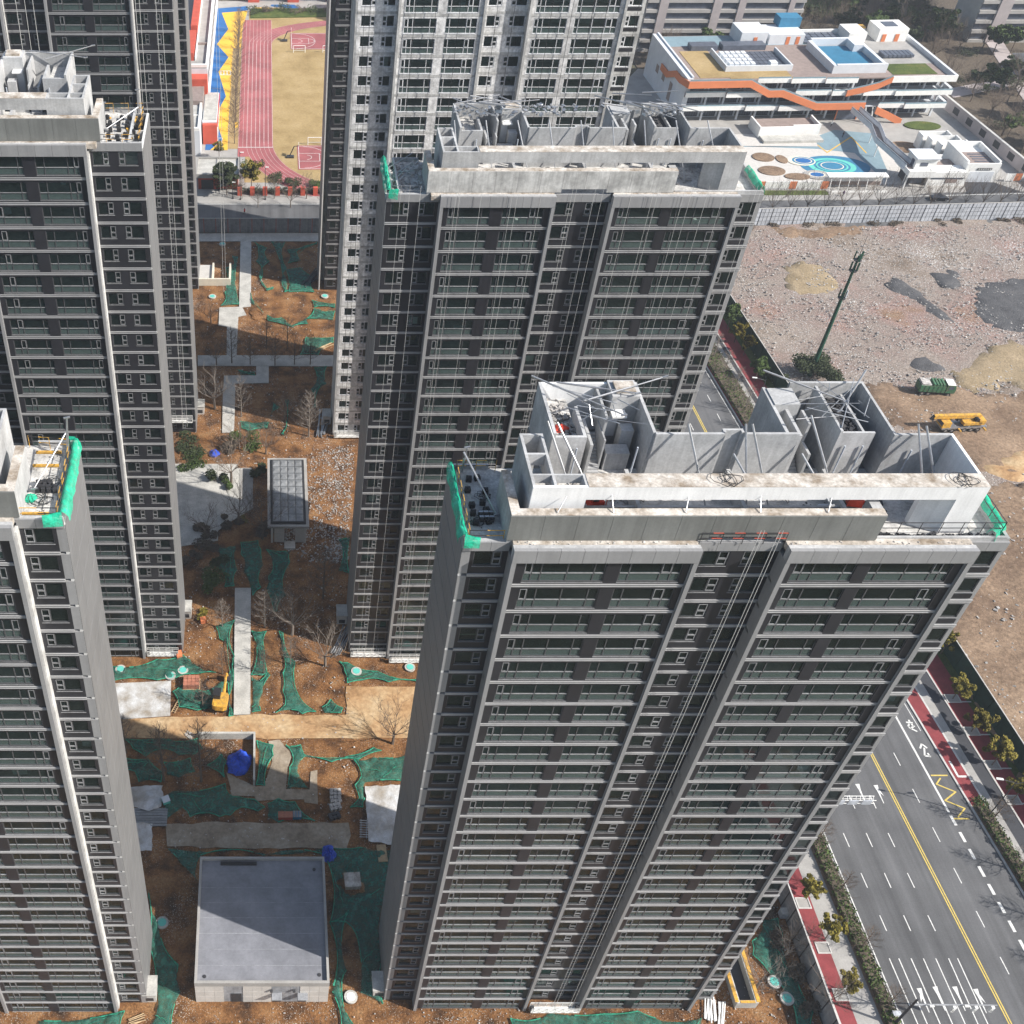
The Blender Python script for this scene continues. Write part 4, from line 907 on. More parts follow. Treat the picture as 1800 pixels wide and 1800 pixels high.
# orange ribbon: flat, sloping down in zigzags
def ribbon(pts, y, hgt=1.9, th=.3):
    mb = MB()
    for (xa, za), (xb, zb) in zip(pts, pts[1:]): mb.prism_y([(xa,za-hgt),(xb,zb-hgt),(xb,zb),(xa,za)], y, y+th)
    return mb
ribbon([(120.9,12.9),(138.4,12.9),(144.5,9.9),(148.5,9.9),(159.5,5.9),(173.8,5.9)], YA-3.4).build('orange_ribbon', M['orange'], kg)
ribbon([(120.9,13.35),(138.4,13.35),(144.5,10.35),(148.5,10.35),(159.5,6.35),(173.8,6.35)], YA-3.05, .5, .12).build('ramp_rail', M['paleblue'], kg)
ribbon([(120.9,11.3),(138.4,11.3),(144.5,8.3),(148.5,8.3),(159.5,4.3),(173.8,4.3)], YA-3.1, .25, 3.0).build('ramp_floor', M['timber'], kg)
ribbon([(167.5,9.2),(172.5,10.3),(176,11.2),(179.5,13.0)], YA-2.6, 1.7).build('orange_ribbon', M['orange'], kg)
ribbon([(167.5,9.6),(172.5,10.7),(176,11.6),(179.5,13.4)], YA-2.3, .5, .12).build('ramp_rail', M['paleblue'], kg)
ribbon([(177.0,5.0),(181,3.4),(185.8,1.2)], YA-4.2, 2.0).build('orange_ribbon', M['orange'], kg)
mb = MB()          # ribbon wrapping the left gable
for (ya, za), (yb, zb) in zip([(YA-3.4,12.9),(YA+4,11.6),(YA+8,11.6),(YA+14,9.0),(YA+20,9.0)], [(YA+4,11.6),(YA+8,11.6),(YA+14,9.0),(YA+20,9.0)]):
    mb.add([(120.6,ya,za-1.9),(120.6,yb,zb-1.9),(120.6,yb,zb),(120.6,ya,za),(120.9,ya,za-1.9),(120.9,yb,zb-1.9),(120.9,yb,zb),(120.9,ya,za)], [(0,3,2,1),(4,5,6,7),(3,7,6,2),(0,1,5,4),(0,4,7,3),(1,2,6,5)])
mb.build('orange_ribbon', M['orange'], kg)
for k, y in enumerate((YA+9, YA+16, YA+22)): kp('window', 'timber', (120.98,121.06,y,y+2.2,5.0 if k else 2.0,7.2))
# entrance
o = kp('door', 'solar', (167.5,173.5,YA-1.2,YA-1.0,.1,3.0)); B(167.2,173.8,YA-1.4,YA-1.2,3.0,3.3).build('door_frame', M['orange'], o); B(167.2,167.5,YA-1.4,YA-1.2,.1,3.0).build('door_frame', M['orange'], o); B(173.5,173.8,YA-1.4,YA-1.2,.1,3.0).build('door_frame', M['orange'], o)
for x in (174.6, 176.6): MB().tube((x,YA-5,0),(x-.4,YA-3.4,4.6),.14).build('column', M['white'], kg)
# roof furniture
kp('roof_lawn', 'grass', (125.5,134.0,YA+1.5,YA+21,11.9,12.0)); kp('roof_lawn', 'grass', (134.0,152,YA+.6,YA+5.5,11.9,12.0)); kp('roof_lawn', 'greengrass', (181.5,194.5,YA+1.5,YA+9,11.9,12.0))
kp('parapet', 'bluewhite', (134,134.4,YA+5.5,YA+19,11.9,13.6),(134.4,153.5,YA+5.5,YA+5.9,11.9,13.6),(153.1,153.5,YA+5.9,YA+19,11.9,13.6),(X0,X0+.5,YA,YB,11.9,13.0))
for i in range(5):
    for j in range(4): kp('roof_unit', 'bluewhite', (136+i*1.6,137.2+i*1.6,YA+8+j*2.6,YA+9.8+j*2.6,12,13.2))
for i in range(6):
    for j in range(5): kp('solar_panel', 'solar', (144.2+i*1.45,145.5+i*1.45,YA+7.6+j*2.3,YA+9.6+j*2.3,12.2,12.5))
kp('roof_unit', 'bluewhite', (147,149,YA+5.9,YA+8,11.9,14.2)); kp('planter', 'solar', (129,137,YA+21,YA+24.5,11.9,13.4)); kp('planter', 'solar', (138.5,151.5,YA+21,YA+24.5,11.9,13.4))
kp('stair_house', 'bluewhite', (145,153,YA+25,YB,11.9,15.6)); kp('stair_house', 'bluewhite', (153.8,164.5,YA+25,YB,11.9,14.8)); kp('tank', 'navy', (158.5,165,YA+31,YB+2,14.8,17.5))
for x in (149, 159, 162): kp('roof_door', 'orange', (x,x+1.1,YA+24.9,YA+25.0,11.9,14.2))
kp('court_floor', 'pool', (165.5,178.8,YA+7,YA+21.5,11.9,12.6)); kp('court_wall', 'bluewhite', (164.2,165.2,YA+3,YA+22,11.9,14.2),(165.2,180,YA+3,YA+3.9,11.9,14.4),(179,180,YA+3.9,YA+22,11.9,14.2),(165.2,180,YA+22,YA+23,11.9,14.6)); kp('court_edge', 'paleblue', (165.2,179,YA+3.9,YA+7,11.9,12.9)); kp('court_block', 'bluewhite', (176,179,YA+17,YA+22,12.6,14.6))
for i in range(6):
    for j in range(4): kp('solar_panel', 'solar', (165+i*2.0,166.7+i*2.0,YA+25+j*2.1,YA+26.8+j*2.1,12.2,12.5))
for i in range(7): kp('roof_unit', 'solar', (184+i*1.3,185.1+i*1.3,YA+13,YA+17,12.2,12.9))
kp('stair_house', 'white', (187.5,196.5,YA+26,YB,11.9,15.6),(178.5,184,YA+26,YB,11.9,14.6)); kp('roof_hatch', 'solar', (190,194,YA+28,YB-1.5,15.6,15.7)); kp('parapet', 'white', (165,187,YB-.6,YB,11.9,13.2)); kp('roof_light', 'yellow', (181.5,187,YB-.2,YB+2.2,12,13.6))
for x in (188.8, 192.8): kp('roof_door', 'orange', (x,x+1.2,YA+25.85,YA+25.98,11.9,14.1))
kg.rotation_euler = (0, 0, R(2.5)); _p = Matrix.Rotation(R(2.5), 3, 'Z') @ Vector((120.9,313.1,0)); kg.location = (119.8-_p.x, 310.3-_p.y, 0)
# sunken stair block in front
kp('terrace', 'white', (141,150.5,304.4,304.8,0,3.2),(150.5,158.5,305.4,305.8,0,3.2),(158.1,158.5,305.8,312,0,3.2),(140.6,141,304.4,312,0,3.2)); kp('terrace_floor', 'timber', (141,158.1,305.8,312.5,1.9,2.1)); kp('terrace_edge', 'slab', (141,158.1,300.8,304.4,0,.8))
# gate bridge from the entrance to the gatehouse
gb = thing('footbridge', 'white railed footbridge with a brown deck leading to the kindergarten gatehouse', 'bridge')
path_ = [Vector((169.2,310.5,4.6)), Vector((170.3,299.4,4.6)), Vector((168.4,291,4.6)), Vector((170.0,275.6,4.6))]
for a, b in zip(path_, path_[1:]):
    d = b - a; L = d.length; ang = math.atan2(d.y, d.x); c = (a+b)/2
    MB().rbox((c.x,c.y,4.35),(L+.3,2.2,.3),ang).build('deck', M['timber'], gb)
    for s in (-1, 1):
        nx = Vector((-d.y, d.x, 0)).normalized()*1.2*s
        MB().rbox((c.x+nx.x,c.y+nx.y,4.75),(L+.5,.16,1.2),ang).build('side_panel', M['bluewhite'], gb); MB().rbox((c.x+nx.x,c.y+nx.y,5.5),(L+.4,.08,.5),ang).build('hand_rail', M['fence_white'], gb)
for p in path_[1:]: MB().tube((p.x,p.y,0),(p.x,p.y,4.2),.15).build('post', M['white'], gb)
gh = thing('gatehouse', 'white kindergarten gatehouse with a cube room and walled terrace by the street', 'building')
def gp_(nm, m, *boxes):
    mb = MB()
    for b in boxes: mb.box(*b)
    return mb.build(nm, M[m], gh)
gp_('wall', 'white', (171.0,176.5,275,280,4.2,7.2)); gp_('roof', 'bluewhite', (170.6,176.9,274.4,280.3,7.2,7.5)); gp_('window', 'solar', (172.2,174.2,274.93,275.0,5.1,6.1)); gp_('side_window', 'solar', (170.93,171.0,276,277.4,4.4,6.4))
gp_('slab', 'white', (168.4,175.4,272.2,280.6,3.8,4.2)); gp_('balustrade', 'white', (168.4,175.4,272.0,272.2,3.4,5.2),(168.4,168.6,272.2,275,4.2,5.2))
gp_('wall', 'darksteel', (170.5,175.2,275.2,280,0,3.8)); gp_('window', 'solar', (171.5,174.5,275.1,275.19,.3,3.0))
for x in (168.7, 174.4): gp_('column', 'white', (x,x+.3,272.6,272.9,0,3.8))
gp_('wall', 'white', (175.4,185.4,274.0,279,0,3.5)); gp_('parapet', 'white', (175.4,185.4,273.8,274.0,2.5,4.0),(175.4,175.7,274,279,3.5,4.4)); gp_('band', 'solar', (176.0,184.5,273.92,273.99,2.0,2.35)); gp_('window', 'timber', (180,183,273.9,273.98,1.0,2.0)); gp_('court_floor', 'timber', (179,185.2,279.1,284.5,0,2.6)); gp_('court_wall', 'white', (178.8,179.0,279.1,283,0,4.4),(179,182,282.8,283,0,4.6))
gp_('wall', 'white', (185.6,194.5,276.2,288.6,0,4.3)); gp_('gate_door', 'bluewhite', (187.0,193.4,276.1,276.19,.1,3.0)); gp_('roof_deck', 'timber', (186.1,194.0,277,284.8,4.3,4.4)); gp_('roof_screen', 'bluewhite', (186.1,194.0,276.7,277,4.3,4.9))
gp_('parapet', 'white', (185.6,186.1,276.7,288.6,4.3,5.7),(194.0,194.5,276.7,288.6,4.3,5.7),(186.1,194.0,288.1,288.6,4.3,5.7),(185.6,194.5,276.2,276.7,4.3,5.2))
for i in range(5): gp_('skylight', 'solar', (189.0,193.6,277.6+i*1.4,278.1+i*1.4,4.4,4.48))
for k in range(3): x, y = 184.6-k*1.3, 289.0+k*2.9; gp_('terrace_box', 'white', (x,x+.35,y,y+2.9,0,4.4),(x+.35,x+7.6,y+2.6,y+2.9,0,4.4),(x+7.6,x+7.95,y,y+2.9,0,4.6)); gp_('terrace_floor', 'tile', (x+.35,x+7.6,y,y+2.6,0,2.8))
gp_('sign_board', 'black', (188.6,192.4,276.06,276.18,3.5,4.05))
sg = MB()
for i in range(6): sg.box(188.8+i*.6,189.2+i*.6,276.0,276.05,3.6,3.66).box(188.8+i*.6,189.2+i*.6,276.0,276.05,3.86,3.92).box(188.96+i*.6,189.03+i*.6,276.0,276.05,3.66,3.98)
sg.build('sign_lettering', M['white'], gh)
cp = thing('street_canopy', 'long white canopy on slanting posts by the kindergarten street', 'canopy')
MB().box(147.8,163.6,271.8,274.2,3.5,3.8).build('roof', M['white'], cp)
for i in range(7): MB().tube((148.4+i*2.4,270.6,0),(148.9+i*2.4,272.4,3.5),.09).build('post', M['white'], cp)
B(148,163.4,274.2,274.5,0,2.4).build('rear_wall', M['white'], cp); B(148.2,163.2,274.1,274.19,.3,1.3).build('red_band', M['timber'], cp); B(148.4,163.6,270.2,270.5,0,.5).build('front_kerb', M['white'], cp)
# school yard surfaces
struct(slab('kinder_yard', [(112,269.2),(104,330),(118,352),(204,330),(209,272)], .02, M['pave'], .2))
struct(slab('kinder_plaza', [(126,283),(125,305),(166,305),(178,300),(178,272),(126,272)], .06, M['tile'], .1))
struct(slab('kinder_path', [(133.31,297.5), (154.6,295.71), (163.98,293.19), (165.39,279.58), (168.75,282.42), (173.44,305.58), (163.64,307.72), (156.03,302.94), (155.38,297.24), (133.15,296.99)], .09, M['paleblue'], .1))
def ell(c, rx, ry, n=36): return [(c[0]+rx*math.cos(2*math.pi*i/n), c[1]+ry*math.sin(2*math.pi*i/n)) for i in range(n)]
cx, cy = (154.78,285.31)
for k, (rx, ry, m) in enumerate(((9.4,6.2,'navy'),(7.6,5.2,'navy'),(6.4,4.7,'teal'),(4.9,3.7,'navy'),(4.3,3.2,'teal'),(3.8,2.8,'navy'),(3.1,2.35,'cream'),(2.8,2.05,'navy'))):
    struct(slab('play_surface', ell((cx+(.8 if k < 2 else 0), cy), rx, ry), .10+.012*k, M[m], .05))
c2 = Vector((147.88,288.33))
for k, (rx, ry, m) in enumerate(((3.8,2.9,'cream'),(3.0,2.3,'navy'),(2.4,1.8,'cream'),(2.1,1.5,'playblue'))): struct(slab('play_surface', ell((c2.x-.5*(k<1), c2.y), rx, ry), .20+.012*k, M[m], .05))
c3 = Vector((148.74,280.05))
for k, (rx, ry, m) in enumerate(((3.6,2.6,'pave'),(2.2,1.5,'cream'),(1.8,1.2,'playblue'))): struct(slab('play_surface', ell((c3.x, c3.y), rx, ry), .26+.012*k, M[m], .05))
for k, q in enumerate((((137.61,290.45),3.0,2.6),((142.3,289.21),1.5,2.4),((137.34,282.42),3.6,2.7),((143.1,279.11),3.4,1.8),((179.16,296.65),4.6,3.4),((190.09,310.33),5.2,2.8))):
    struct(slab('planting_bed', ell(*q), .28, M['lotsoil'] if k != 5 else M['greengrass'], .2))
st_ = [(155.43,298.01), (156.41,293.44), (166.77,303.2), (167.17,293.19)]
struct(stroke(st_, .35, M['playyellow'], 'yard_line', .11, None))
# fence panels along the street
t = thing('school_fence', 'white school fence with orange panels along the kindergarten street, left of the canopy', 'fence')
for i in range(12):
    xa = 123.4 + i*2.1; B(xa, xa+2.0, 272.0, 272.12, .3, 2.3).build('panel', M['orange' if i % 4 == 3 else 'white'], t); B(xa-.08, xa+.08, 271.95, 272.2, 0, 2.4).build('post', M['white'], t)
t = thing('school_fence', 'white school fence with orange panels at the right edge of the kindergarten street', 'fence')
for i in range(12):
    xa = 197.5 + i*2.1; B(xa, xa+2.0, 276.4, 276.52, .3, 2.3).build('panel', M['orange' if i % 3 == 1 else 'white'], t); B(xa-.08, xa+.08, 276.35, 276.6, 0, 2.4).build('post', M['white'], t)
struct(slab('street_verge', [(104,265.6),(160,266.6),(175,270.2),(420,279),(420,287),(200,276),(104,273.3)], .08, M['pave'], .2))
struct(slab('street_lawn', [(122,268.6),(148,269.0),(148,271.4),(122,271.4)], .14, M['greengrass'], .1))
struct(slab('drive_apron', [(184.5,269.8),(199,271.0),(194.4,276),(186.4,276)], .10, M['asphalt_dark'], .1))
# long mauve boundary wall with dark square openings
t = thing('boundary_wall', 'long pale mauve wall with dark square openings right of the kindergarten', 'wall')
def wx(y): return 206.5 + (y-284)*-.03
t.location = (204.6, 277, 0); t.rotation_euler = (0, 0, R(4.0))
B(0, .5, -6, 60, 0, 3.4).build('wall', M['mauve'], t)
for k in range(8): B(-.06, .02, 2+k*7.2, 4.8+k*7.2, .9, 2.7).build('opening', M['darksteel'], t)
B(-.1,.6,-6,60,3.4,3.55).build('capping', M['kerb'], t)

# ---------------------------------------------------------------- far towers at the top right
def far_block(label, x0, x1, y, n, z0=0., bays=((0,.08),(.13,.42),(.47,.58),(.62,.9),(.93,1))):
    t = thing('far_tower', label, 'tower'); W_ = x1-x0
    B(x0, x1, y+.6, y+14, 0, n*3.1).build('wall', M['beige'], t)
    for a, b in bays:
        for k in range(n):
            o = B(x0+a*W_+.3, x0+b*W_-.3, y+.35, y+.62, k*3.1+1.0, k*3.1+2.7).build('window', M['solar'], t)
            B(x0+a*W_, x0+b*W_, y-.3, y+.6, k*3.1-.2, k*3.1+.85).build('balcony', M['beige'], t)
    for a, b in zip([q[1] for q in bays], [q[0] for q in bays[1:]]): B(x0+a*W_-.1, x0+b*W_+.1, y-.5, y+.6, 0, n*3.1).build('pier', M['mauve'], t)
    return t
far_block('beige far apartment block behind the kindergarten roof', 121, 171, 366, 20)
far_block('beige far apartment block at the top right corner', 232, 280, 374, 18, bays=((0,.12),(.2,.55),(.62,.95)))
far_block('beige far apartment block just left of the kindergarten, mostly hidden by the pale tower', 72, 114, 372, 16)

# ---------------------------------------------------------------- school field at the top left
sf = struct(slab('field_ground', rect(-60, 75, 268.6, 412), .0, M['pave'], .2))
struct(slab('lawn', rect(-5.5, 70, 276, 402), .05, M['grass'], .1))
def track_band(r_in, r_out, z, m, nm, yc0=299.5, yc1=371.5, xc=32.0, straight=30.0, n=26):
    """stadium ring, left half"""
    def side(r):
        pts = [(xc, yc0 - r*.98)]
        for i in range(n+1):
            a = -math.pi/2 - math.pi/2*i/n; pts.append((xc + r*math.cos(a), yc0 + r*.98*math.sin(a)))
        for i in range(n+1):
            a = math.pi - math.pi/2*i/n; pts.append((xc + r*math.cos(a), yc1 + r*.60*math.sin(a)))
        return pts
    a, b = side(r_in), side(r_out); mb = MB(); k = len(a)
    mb.add([(x,y,z) for x,y in a]+[(x,y,z) for x,y in b], [(i,i+1,k+i+1,k+i) for i in range(k-1)])
    return mb.build(nm, m)
tk = struct(track_band(29.8, 37.4, .08, M['track'], 'running_track'))
o = slab('track_straight', rect(-7.6, 2.2, 291, 393.5), .075, M['track'], .05); o.parent = tk
for i in range(7): track_band(29.87+i*1.22, 29.95+i*1.22, .095, M['trackline'], 'lane_line').parent = tk
for i in range(9): B(-7.5+i*1.2, -7.42+i*1.2, 296.6, 393.2, .10, .105).build('lane_line', M['trackline'], tk)
B(-7.6, 2.2, 296.5, 296.8, .106, .11).build('start_line', M['paint'], tk)
def court(name, x0, y0, y1):
    o = struct(slab(name, rect(x0, x0+26, y0, y1), .10, M['track'], .05))
    def l(*b): B(*b, .10, .112).build('court_line', M['paint'], o)
    l(x0+.3,x0+.45,y0+.4,y1-.4); l(x0+.45,x0+25,y0+.4,y0+.52); l(x0+.45,x0+25,y1-.52,y1-.4); ym = (y0+y1)/2
    l(x0+.45,x0+6,ym-2.4,ym-2.28); l(x0+.45,x0+6,ym+2.28,ym+2.4); l(x0+6,x0+6.12,ym-2.4,ym+2.4)
    mb = MB()
    for r, c in ((1.3, 2.6), (1.8, 6.1), (6.4, 1.8)):
        p = [(x0+c+r*math.cos(a), ym+r*math.sin(a)) for a in [ -math.pi/2+math.pi*i/16 for i in range(17)]]
        for a, b in zip(p, p[1:]):
            d = (Vector(b)-Vector(a)).normalized()*.06; nn = Vector((-d.y,d.x)); mb.prism([(a[0]+nn.x,a[1]+nn.y),(a[0]-nn.x,a[1]-nn.y),(b[0]-nn.x,b[1]-nn.y),(b[0]+nn.x,b[1]+nn.y)], .10, .113)
    mb.build('court_arc', M['paint'], o)
court('court_far', 8.4, 367.5, 381.5); court('court_near', 9.0, 283.3, 297.8)
def hoop(label, x, y):
    t = thing('basketball_hoop', label, 'basketball hoop', (x, y, .1))
    MB().rbox((-1.2,0,.25),(2.0,1.2,.4)).build('base', M['darksteel'], t); MB().tube((-1.4,0,.4),(-.2,0,3.2),.14).build('post', M['darksteel'], t); MB().tube((-.2,0,3.2),(1.0,0,3.3),.10).build('arm', M['darksteel'], t)
    MB().rbox((1.05,0,3.5),(.06,1.8,1.05)).build('backboard', M['white'], t); MB().tube((1.1,0,3.05),(1.5,0,3.05),.05).build('rim', M['red'], t)
hoop('basketball hoop at the far court beyond the goal', 7.6, 374.5); hoop('basketball hoop at the near court', 8.2, 290.5)
def goal(label, x, y):
    t = thing('football_goal', label, 'goal', (x, y, .1))
    for s in (-1.9, 1.9): MB().tube((s,0,0),(s,0,2.2),.09).build('post', M['white'], t); MB().tube((s,0,2.2),(s,1.6,0),.05).build('stay', M['white'], t)
    MB().tube((-1.9,0,2.2),(1.9,0,2.2),.09).build('crossbar', M['white'], t); MB().tube((-1.9,1.6,.05),(1.9,1.6,.05),.05).build('ground_bar', M['white'], t)
goal('white goal in front of the far court', *(11.09,364.78)); goal('white goal behind the near court', *(13.93,298.09)); goal('white goal at the far right of the lawn beside the dark tower', *(20.64,364.78))
# zigzag play ground
struct(slab('play_blue', [(-16.82,404.5), (-6.16,406.84), (-6.11,402.99), (-15.06,400.33), (-12.4,385.07), (-15.84,371.88), (-11.75,361.01), (-14.64,349.28), (-11.83,330.78), (-14.65,316.88), (-12.03,301.12), (-15.28,295.11), (-16.69,295.11)], .07, M['playblue'], .05))
struct(slab('play_yellow', [(-15.06,400.33), (-6.1,402.18), (-7.56,386.69), (-7.81,371.67), (-7.88,368.3), (-10.44,368.81), (-10.57,353.06), (-10.54,338.27), (-10.62,310.44), (-10.42,294.97), (-15.28,295.11), (-12.03,301.12), (-14.65,316.88), (-11.83,330.78), (-14.64,349.28), (-11.75,361.01), (-15.84,371.88), (-12.4,385.07)], .085, M['playyellow'], .05))
struct(slab('play_yellow', [(-10.31,371.88), (-7.82,371.88), (-7.84,368.3), (-10.35,368.3)], .09, M['playyellow'], .05)); struct(slab('play_yellow', [(-9,313), (-7.88,313), (-7.89,309.25), (-9,309.25)], .09, M['playyellow'], .05))
struct(slab('play_yellow', [(-3.61,405.66), (12.38,404.15), (22.07,404.5), (21.99,402.41), (4.79,402.18), (-3.6,403.1)], .075, M['playyellow'], .05)); struct(slab('play_blue', [(2.3,408.25), (10.36,408.25), (12.59,404.26), (22.08,404.73), (22.05,404.03), (12.36,403.33), (1.88,406.84)], .08, M['playblue'], .05))
mk = [(-13.91,350.03), (-10.88,350.03), (-10.81,346.85), (-13.82,346.85)]; struct(stroke(mk + mk[:1], .30, M['paint'], 'game_marking', .10, None)); mk = [(-12.96,350.03), (-11.94,350.03), (-11.86,346.85), (-12.88,346.85)]; struct(stroke(mk + mk[:1], .3, M['paint'], 'game_marking', .105, None))
mk = [(-14.93,302.49), (-12.13,302.49), (-12.25,299.22), (-14.96,299.22)]; struct(stroke(mk + mk[:1], .25, M['cream'], 'game_marking', .10, None)); mk = [(-13.89,301.88), (-13.31,301.88), (-13.35,299.9), (-13.93,299.9)]; struct(stroke(mk + mk[:1], .2, M['cream'], 'game_marking', .105, None))
for k, y in enumerate((304,309,316,322,336,352,361,368,378,386)): struct(stroke([(-16.4, y+.8), (-13, y+.3), (-9.9, y)], .10, M['timber'], 'play_joint', .092, None))
struct(slab('tree_strip', [(-10.4,386.69), (-7.76,386.69), (-7.58,295.86), (-10.34,295.86), (-10.54,338.27)], .06, M['grass'], .05))
# red and white school wings, left of the play ground
t = thing('school_building', 'red and white school building left of the blue and yellow play ground', 'school building')
def sp(nm, m, *boxes):
    mb = MB()
    for b in boxes: mb.box(*b)
    return mb.build(nm, M[m], t)
sp('wall', 'bluewhite', (-40,-16.6,322,420,0,12)); sp('roof', 'pave', (-40,-16.9,322.3,420,12,12.3)); sp('parapet', 'white', (-17.2,-16.6,322,420,12.3,13.2),(-40,-17.2,322,322.6,12.3,13.2)); sp('red_roof_block', 'schoolred', (-23.5,-20.8,327,345,12.3,14.5),(-22.5,-20.5,346,420,12.3,15.5)); sp('roof_wall', 'white', (-20.5,-20.2,327,420,12.3,13.4)); sp('roof_divider', 'timber', (-20.2,-17.2,339,339.5,12.3,12.9))
sp('wall', 'schoolred', (-40,-16.7,318,322,0,10.5)); sp('brown_roof', 'timber', (-40,-17.6,308,318,0,8.5)); sp('wing', 'bluewhite', (-17.5,-13.4,300,319.5,0,6)); sp('wing_roof', 'slab', (-17.3,-13.6,301,319.3,6,6.15)); sp('wing_gable', 'schoolred', (-17.4,-13.4,298.6,300,0,5.6)); sp('wing_edge', 'red', (-13.4,-13.25,300,319.5,4.5,5.9))
sp('low_wall', 'bluewhite', (-40,-17.8,291.5,308,0,7.2)); sp('low_roof', 'slab', (-40,-18.4,292.4,307.4,7.2,7.35)); sp('low_parapet', 'white', (-18.4,-17.8,291.5,308,7.2,8.0),(-40,-18.4,291.5,292.2,7.2,8.0)); sp('roof_divider', 'white', (-40,-18.4,300.5,300.8,7.3,7.7))
for k in range(9): sp('window', 'solar', (-16.59,-16.52,324+k*9,330+k*9,7,10.2))
for k in range(6): sp('flank_joint', 'paint', (-13.24,-13.2,301+k*3,301.1+k*3,1,4.4))
t = thing('school_building', 'red school block beyond the play ground at the top edge', 'school building')
for k in range(5): B(-6+k*14, -2+k*14, 410.5, 420, 0, 12).build('red_pier', M['schoolred'], t); B(-2+k*14, 8+k*14, 412, 420, 0, 12).build('wall', M['fence_grey'], t); B(-1+k*14, 7+k*14, 411.9, 412, .6, 3).build('window', M['solar'], t)
# gate lodge on the street
t = thing('gate_lodge', 'flat roofed school gate lodge with red walls by the street', 'building')
B(-17.6,-7.2,272.4,281.2,0,3.5).build('wall', M['schoolred'], t); B(-18,-7,271.9,281.6,3.5,4.0).build('roof', M['slab'], t)
for b in ((-18,-7,271.7,272.1),(-18,-7,281.4,281.8),(-18.2,-17.8,272.1,281.4),(-7.2,-6.8,272.1,281.4)): B(*b, 3.4, 4.5).build('parapet', M['pave'], t)
B(-12.9,-12.7,272.1,281.4,4.0,4.2).build('roof_joint', M['pave'], t); B(-16.8,-13.6,272.3,272.41,.1,2.6).build('gate', M['darksteel'], t); B(-12,-9.8,272.3,272.41,.8,2.6).build('window', M['solar'], t)
# brick pillared railing along the street
t = thing('school_railing', 'low school railing with red brick pillars along the street', 'fence')
for i in range(22): B(-7.2+i*3.3, -6.0+i*3.3, 268.7, 269.6, 0, 2.2).build('pillar', M['schoolred'], t); B(-6.0+i*3.3, -3.9+i*3.3, 269.1, 269.2, 1.7, 1.8).build('rail', M['darksteel'], t); B(-6.0+i*3.3, -3.9+i*3.3, 269.1, 269.2, .3, .4).build('rail', M['darksteel'], t)
struct(slab('street_footway', [(-160,264.6),(104,264.6),(104,268.2),(-160,268.2)], .10, M['pave'], .2)); struct(stroke([(-60,264.3),(104,264.3)], .3, M['paint'], 'street_line', .0, None))
struct(stroke([(104,265.2),(200,270.0)], .25, M['paint'], 'street_line', .0, None))

# ---------------------------------------------------------------- vegetation
def leaf_blob(mb, c, r, n, size, rnd, flat=1.0):
    for _ in range(n):
        while True:
            p = Vector((rnd.uniform(-1,1), rnd.uniform(-1,1), rnd.uniform(-1,1)))
            if .25 < p.length < 1: break
        q = Vector((c[0]+p.x*r[0], c[1]+p.y*r[1], c[2]+p.z*r[2]))
        u = Vector((rnd.gauss(0,1), rnd.gauss(0,1), rnd.gauss(0,.6))).normalized(); w = u.orthogonal().normalized()
        s = size * rnd.uniform(.6, 1.3); u = u*s; w = w*s*.7
        mb.add([q-u-w, q+u-w, q+u+w, q-u+w], [(0,1,2,3)])
def limb(mb, p, d, L, r, depth, rnd, up=.25, kids=3, n=4):
    segs = 3; cur = Vector(p); dd = Vector(d).normalized()
    for i in range(segs):
        nd = (dd + Vector((rnd.uniform(-.18,.18), rnd.uniform(-.18,.18), up*.18))).normalized()
        nx = cur + nd*(L/segs); mb.tube(cur, nx, r*(1-.28*i), r*(1-.28*(i+1)), n if r > .03 else 3, caps=False)
        if depth > 0:
            for _ in range(kids if i else 1):
                sd_ = Vector((rnd.gauss(0,1), rnd.gauss(0,1), rnd.uniform(.0,.7))).normalized()
                limb(mb, cur.lerp(nx, rnd.uniform(.3,1)), (nd*.9 + sd_*.8).normalized(), L*rnd.uniform(.38,.6), r*.45, depth-1, rnd, up, max(1, kids-1), 3)
        cur = nx; dd = nd
def bare_meshes(seed, style):
    rnd = random.Random(seed); tr = MB(); br = MB(); h = 1.0
    if style == 'column':
        tr.tube((0,0,0),(0,0,.35),.016,.012,6); tr.tube((0,0,.35),(0,0,1.0),.012,.003,5)
        for i in range(34):
            t_ = .16 + .82*i/34; a = i*2.4; L = .30*(1.05-t_)**.8 + .03
            limb(br, (0,0,t_), (math.cos(a), math.sin(a), .55), L, .0046, 2, rnd, .5, 3)
    else:
        tr.tube((0,0,0),(.01,0,.3),.026,.020,6)
        for i in range(6):
            a = i*2*math.pi/6 + rnd.uniform(-.3,.3); limb(br, (.01,0,.28), (math.cos(a)*.8, math.sin(a)*.8, .9), .55, .009, 3, rnd, .5, 3)
        limb(br, (.01,0,.3), (0,0,1), .6, .010, 3, rnd, .5, 3)
    return tr, br
BT = []
for s, sty in ((1,'column'),(2,'column'),(3,'column'),(4,'spread'),(5,'spread')):
    tr, br = bare_meshes(s, sty); BT.append((tr.mesh('trunk', M['bark']), br.mesh('crown', M['bark']), tr.mesh('trunk', M['barkpale']), br.mesh('crown', M['barkpale'])))
def bare_tree(q, h, k, label, group=None, pale=False, wid=1.0):
    t = thing('bare_tree', label, 'tree', (q[0], q[1], .05), random.uniform(0, 6), group)
    a, b = (BT[k][2], BT[k][3]) if pale else (BT[k][0], BT[k][1])
    for nm, me in (('trunk', a), ('crown', b)):
        o = link(nm, me, t); o.scale = (h*wid, h*wid, h)
    return t
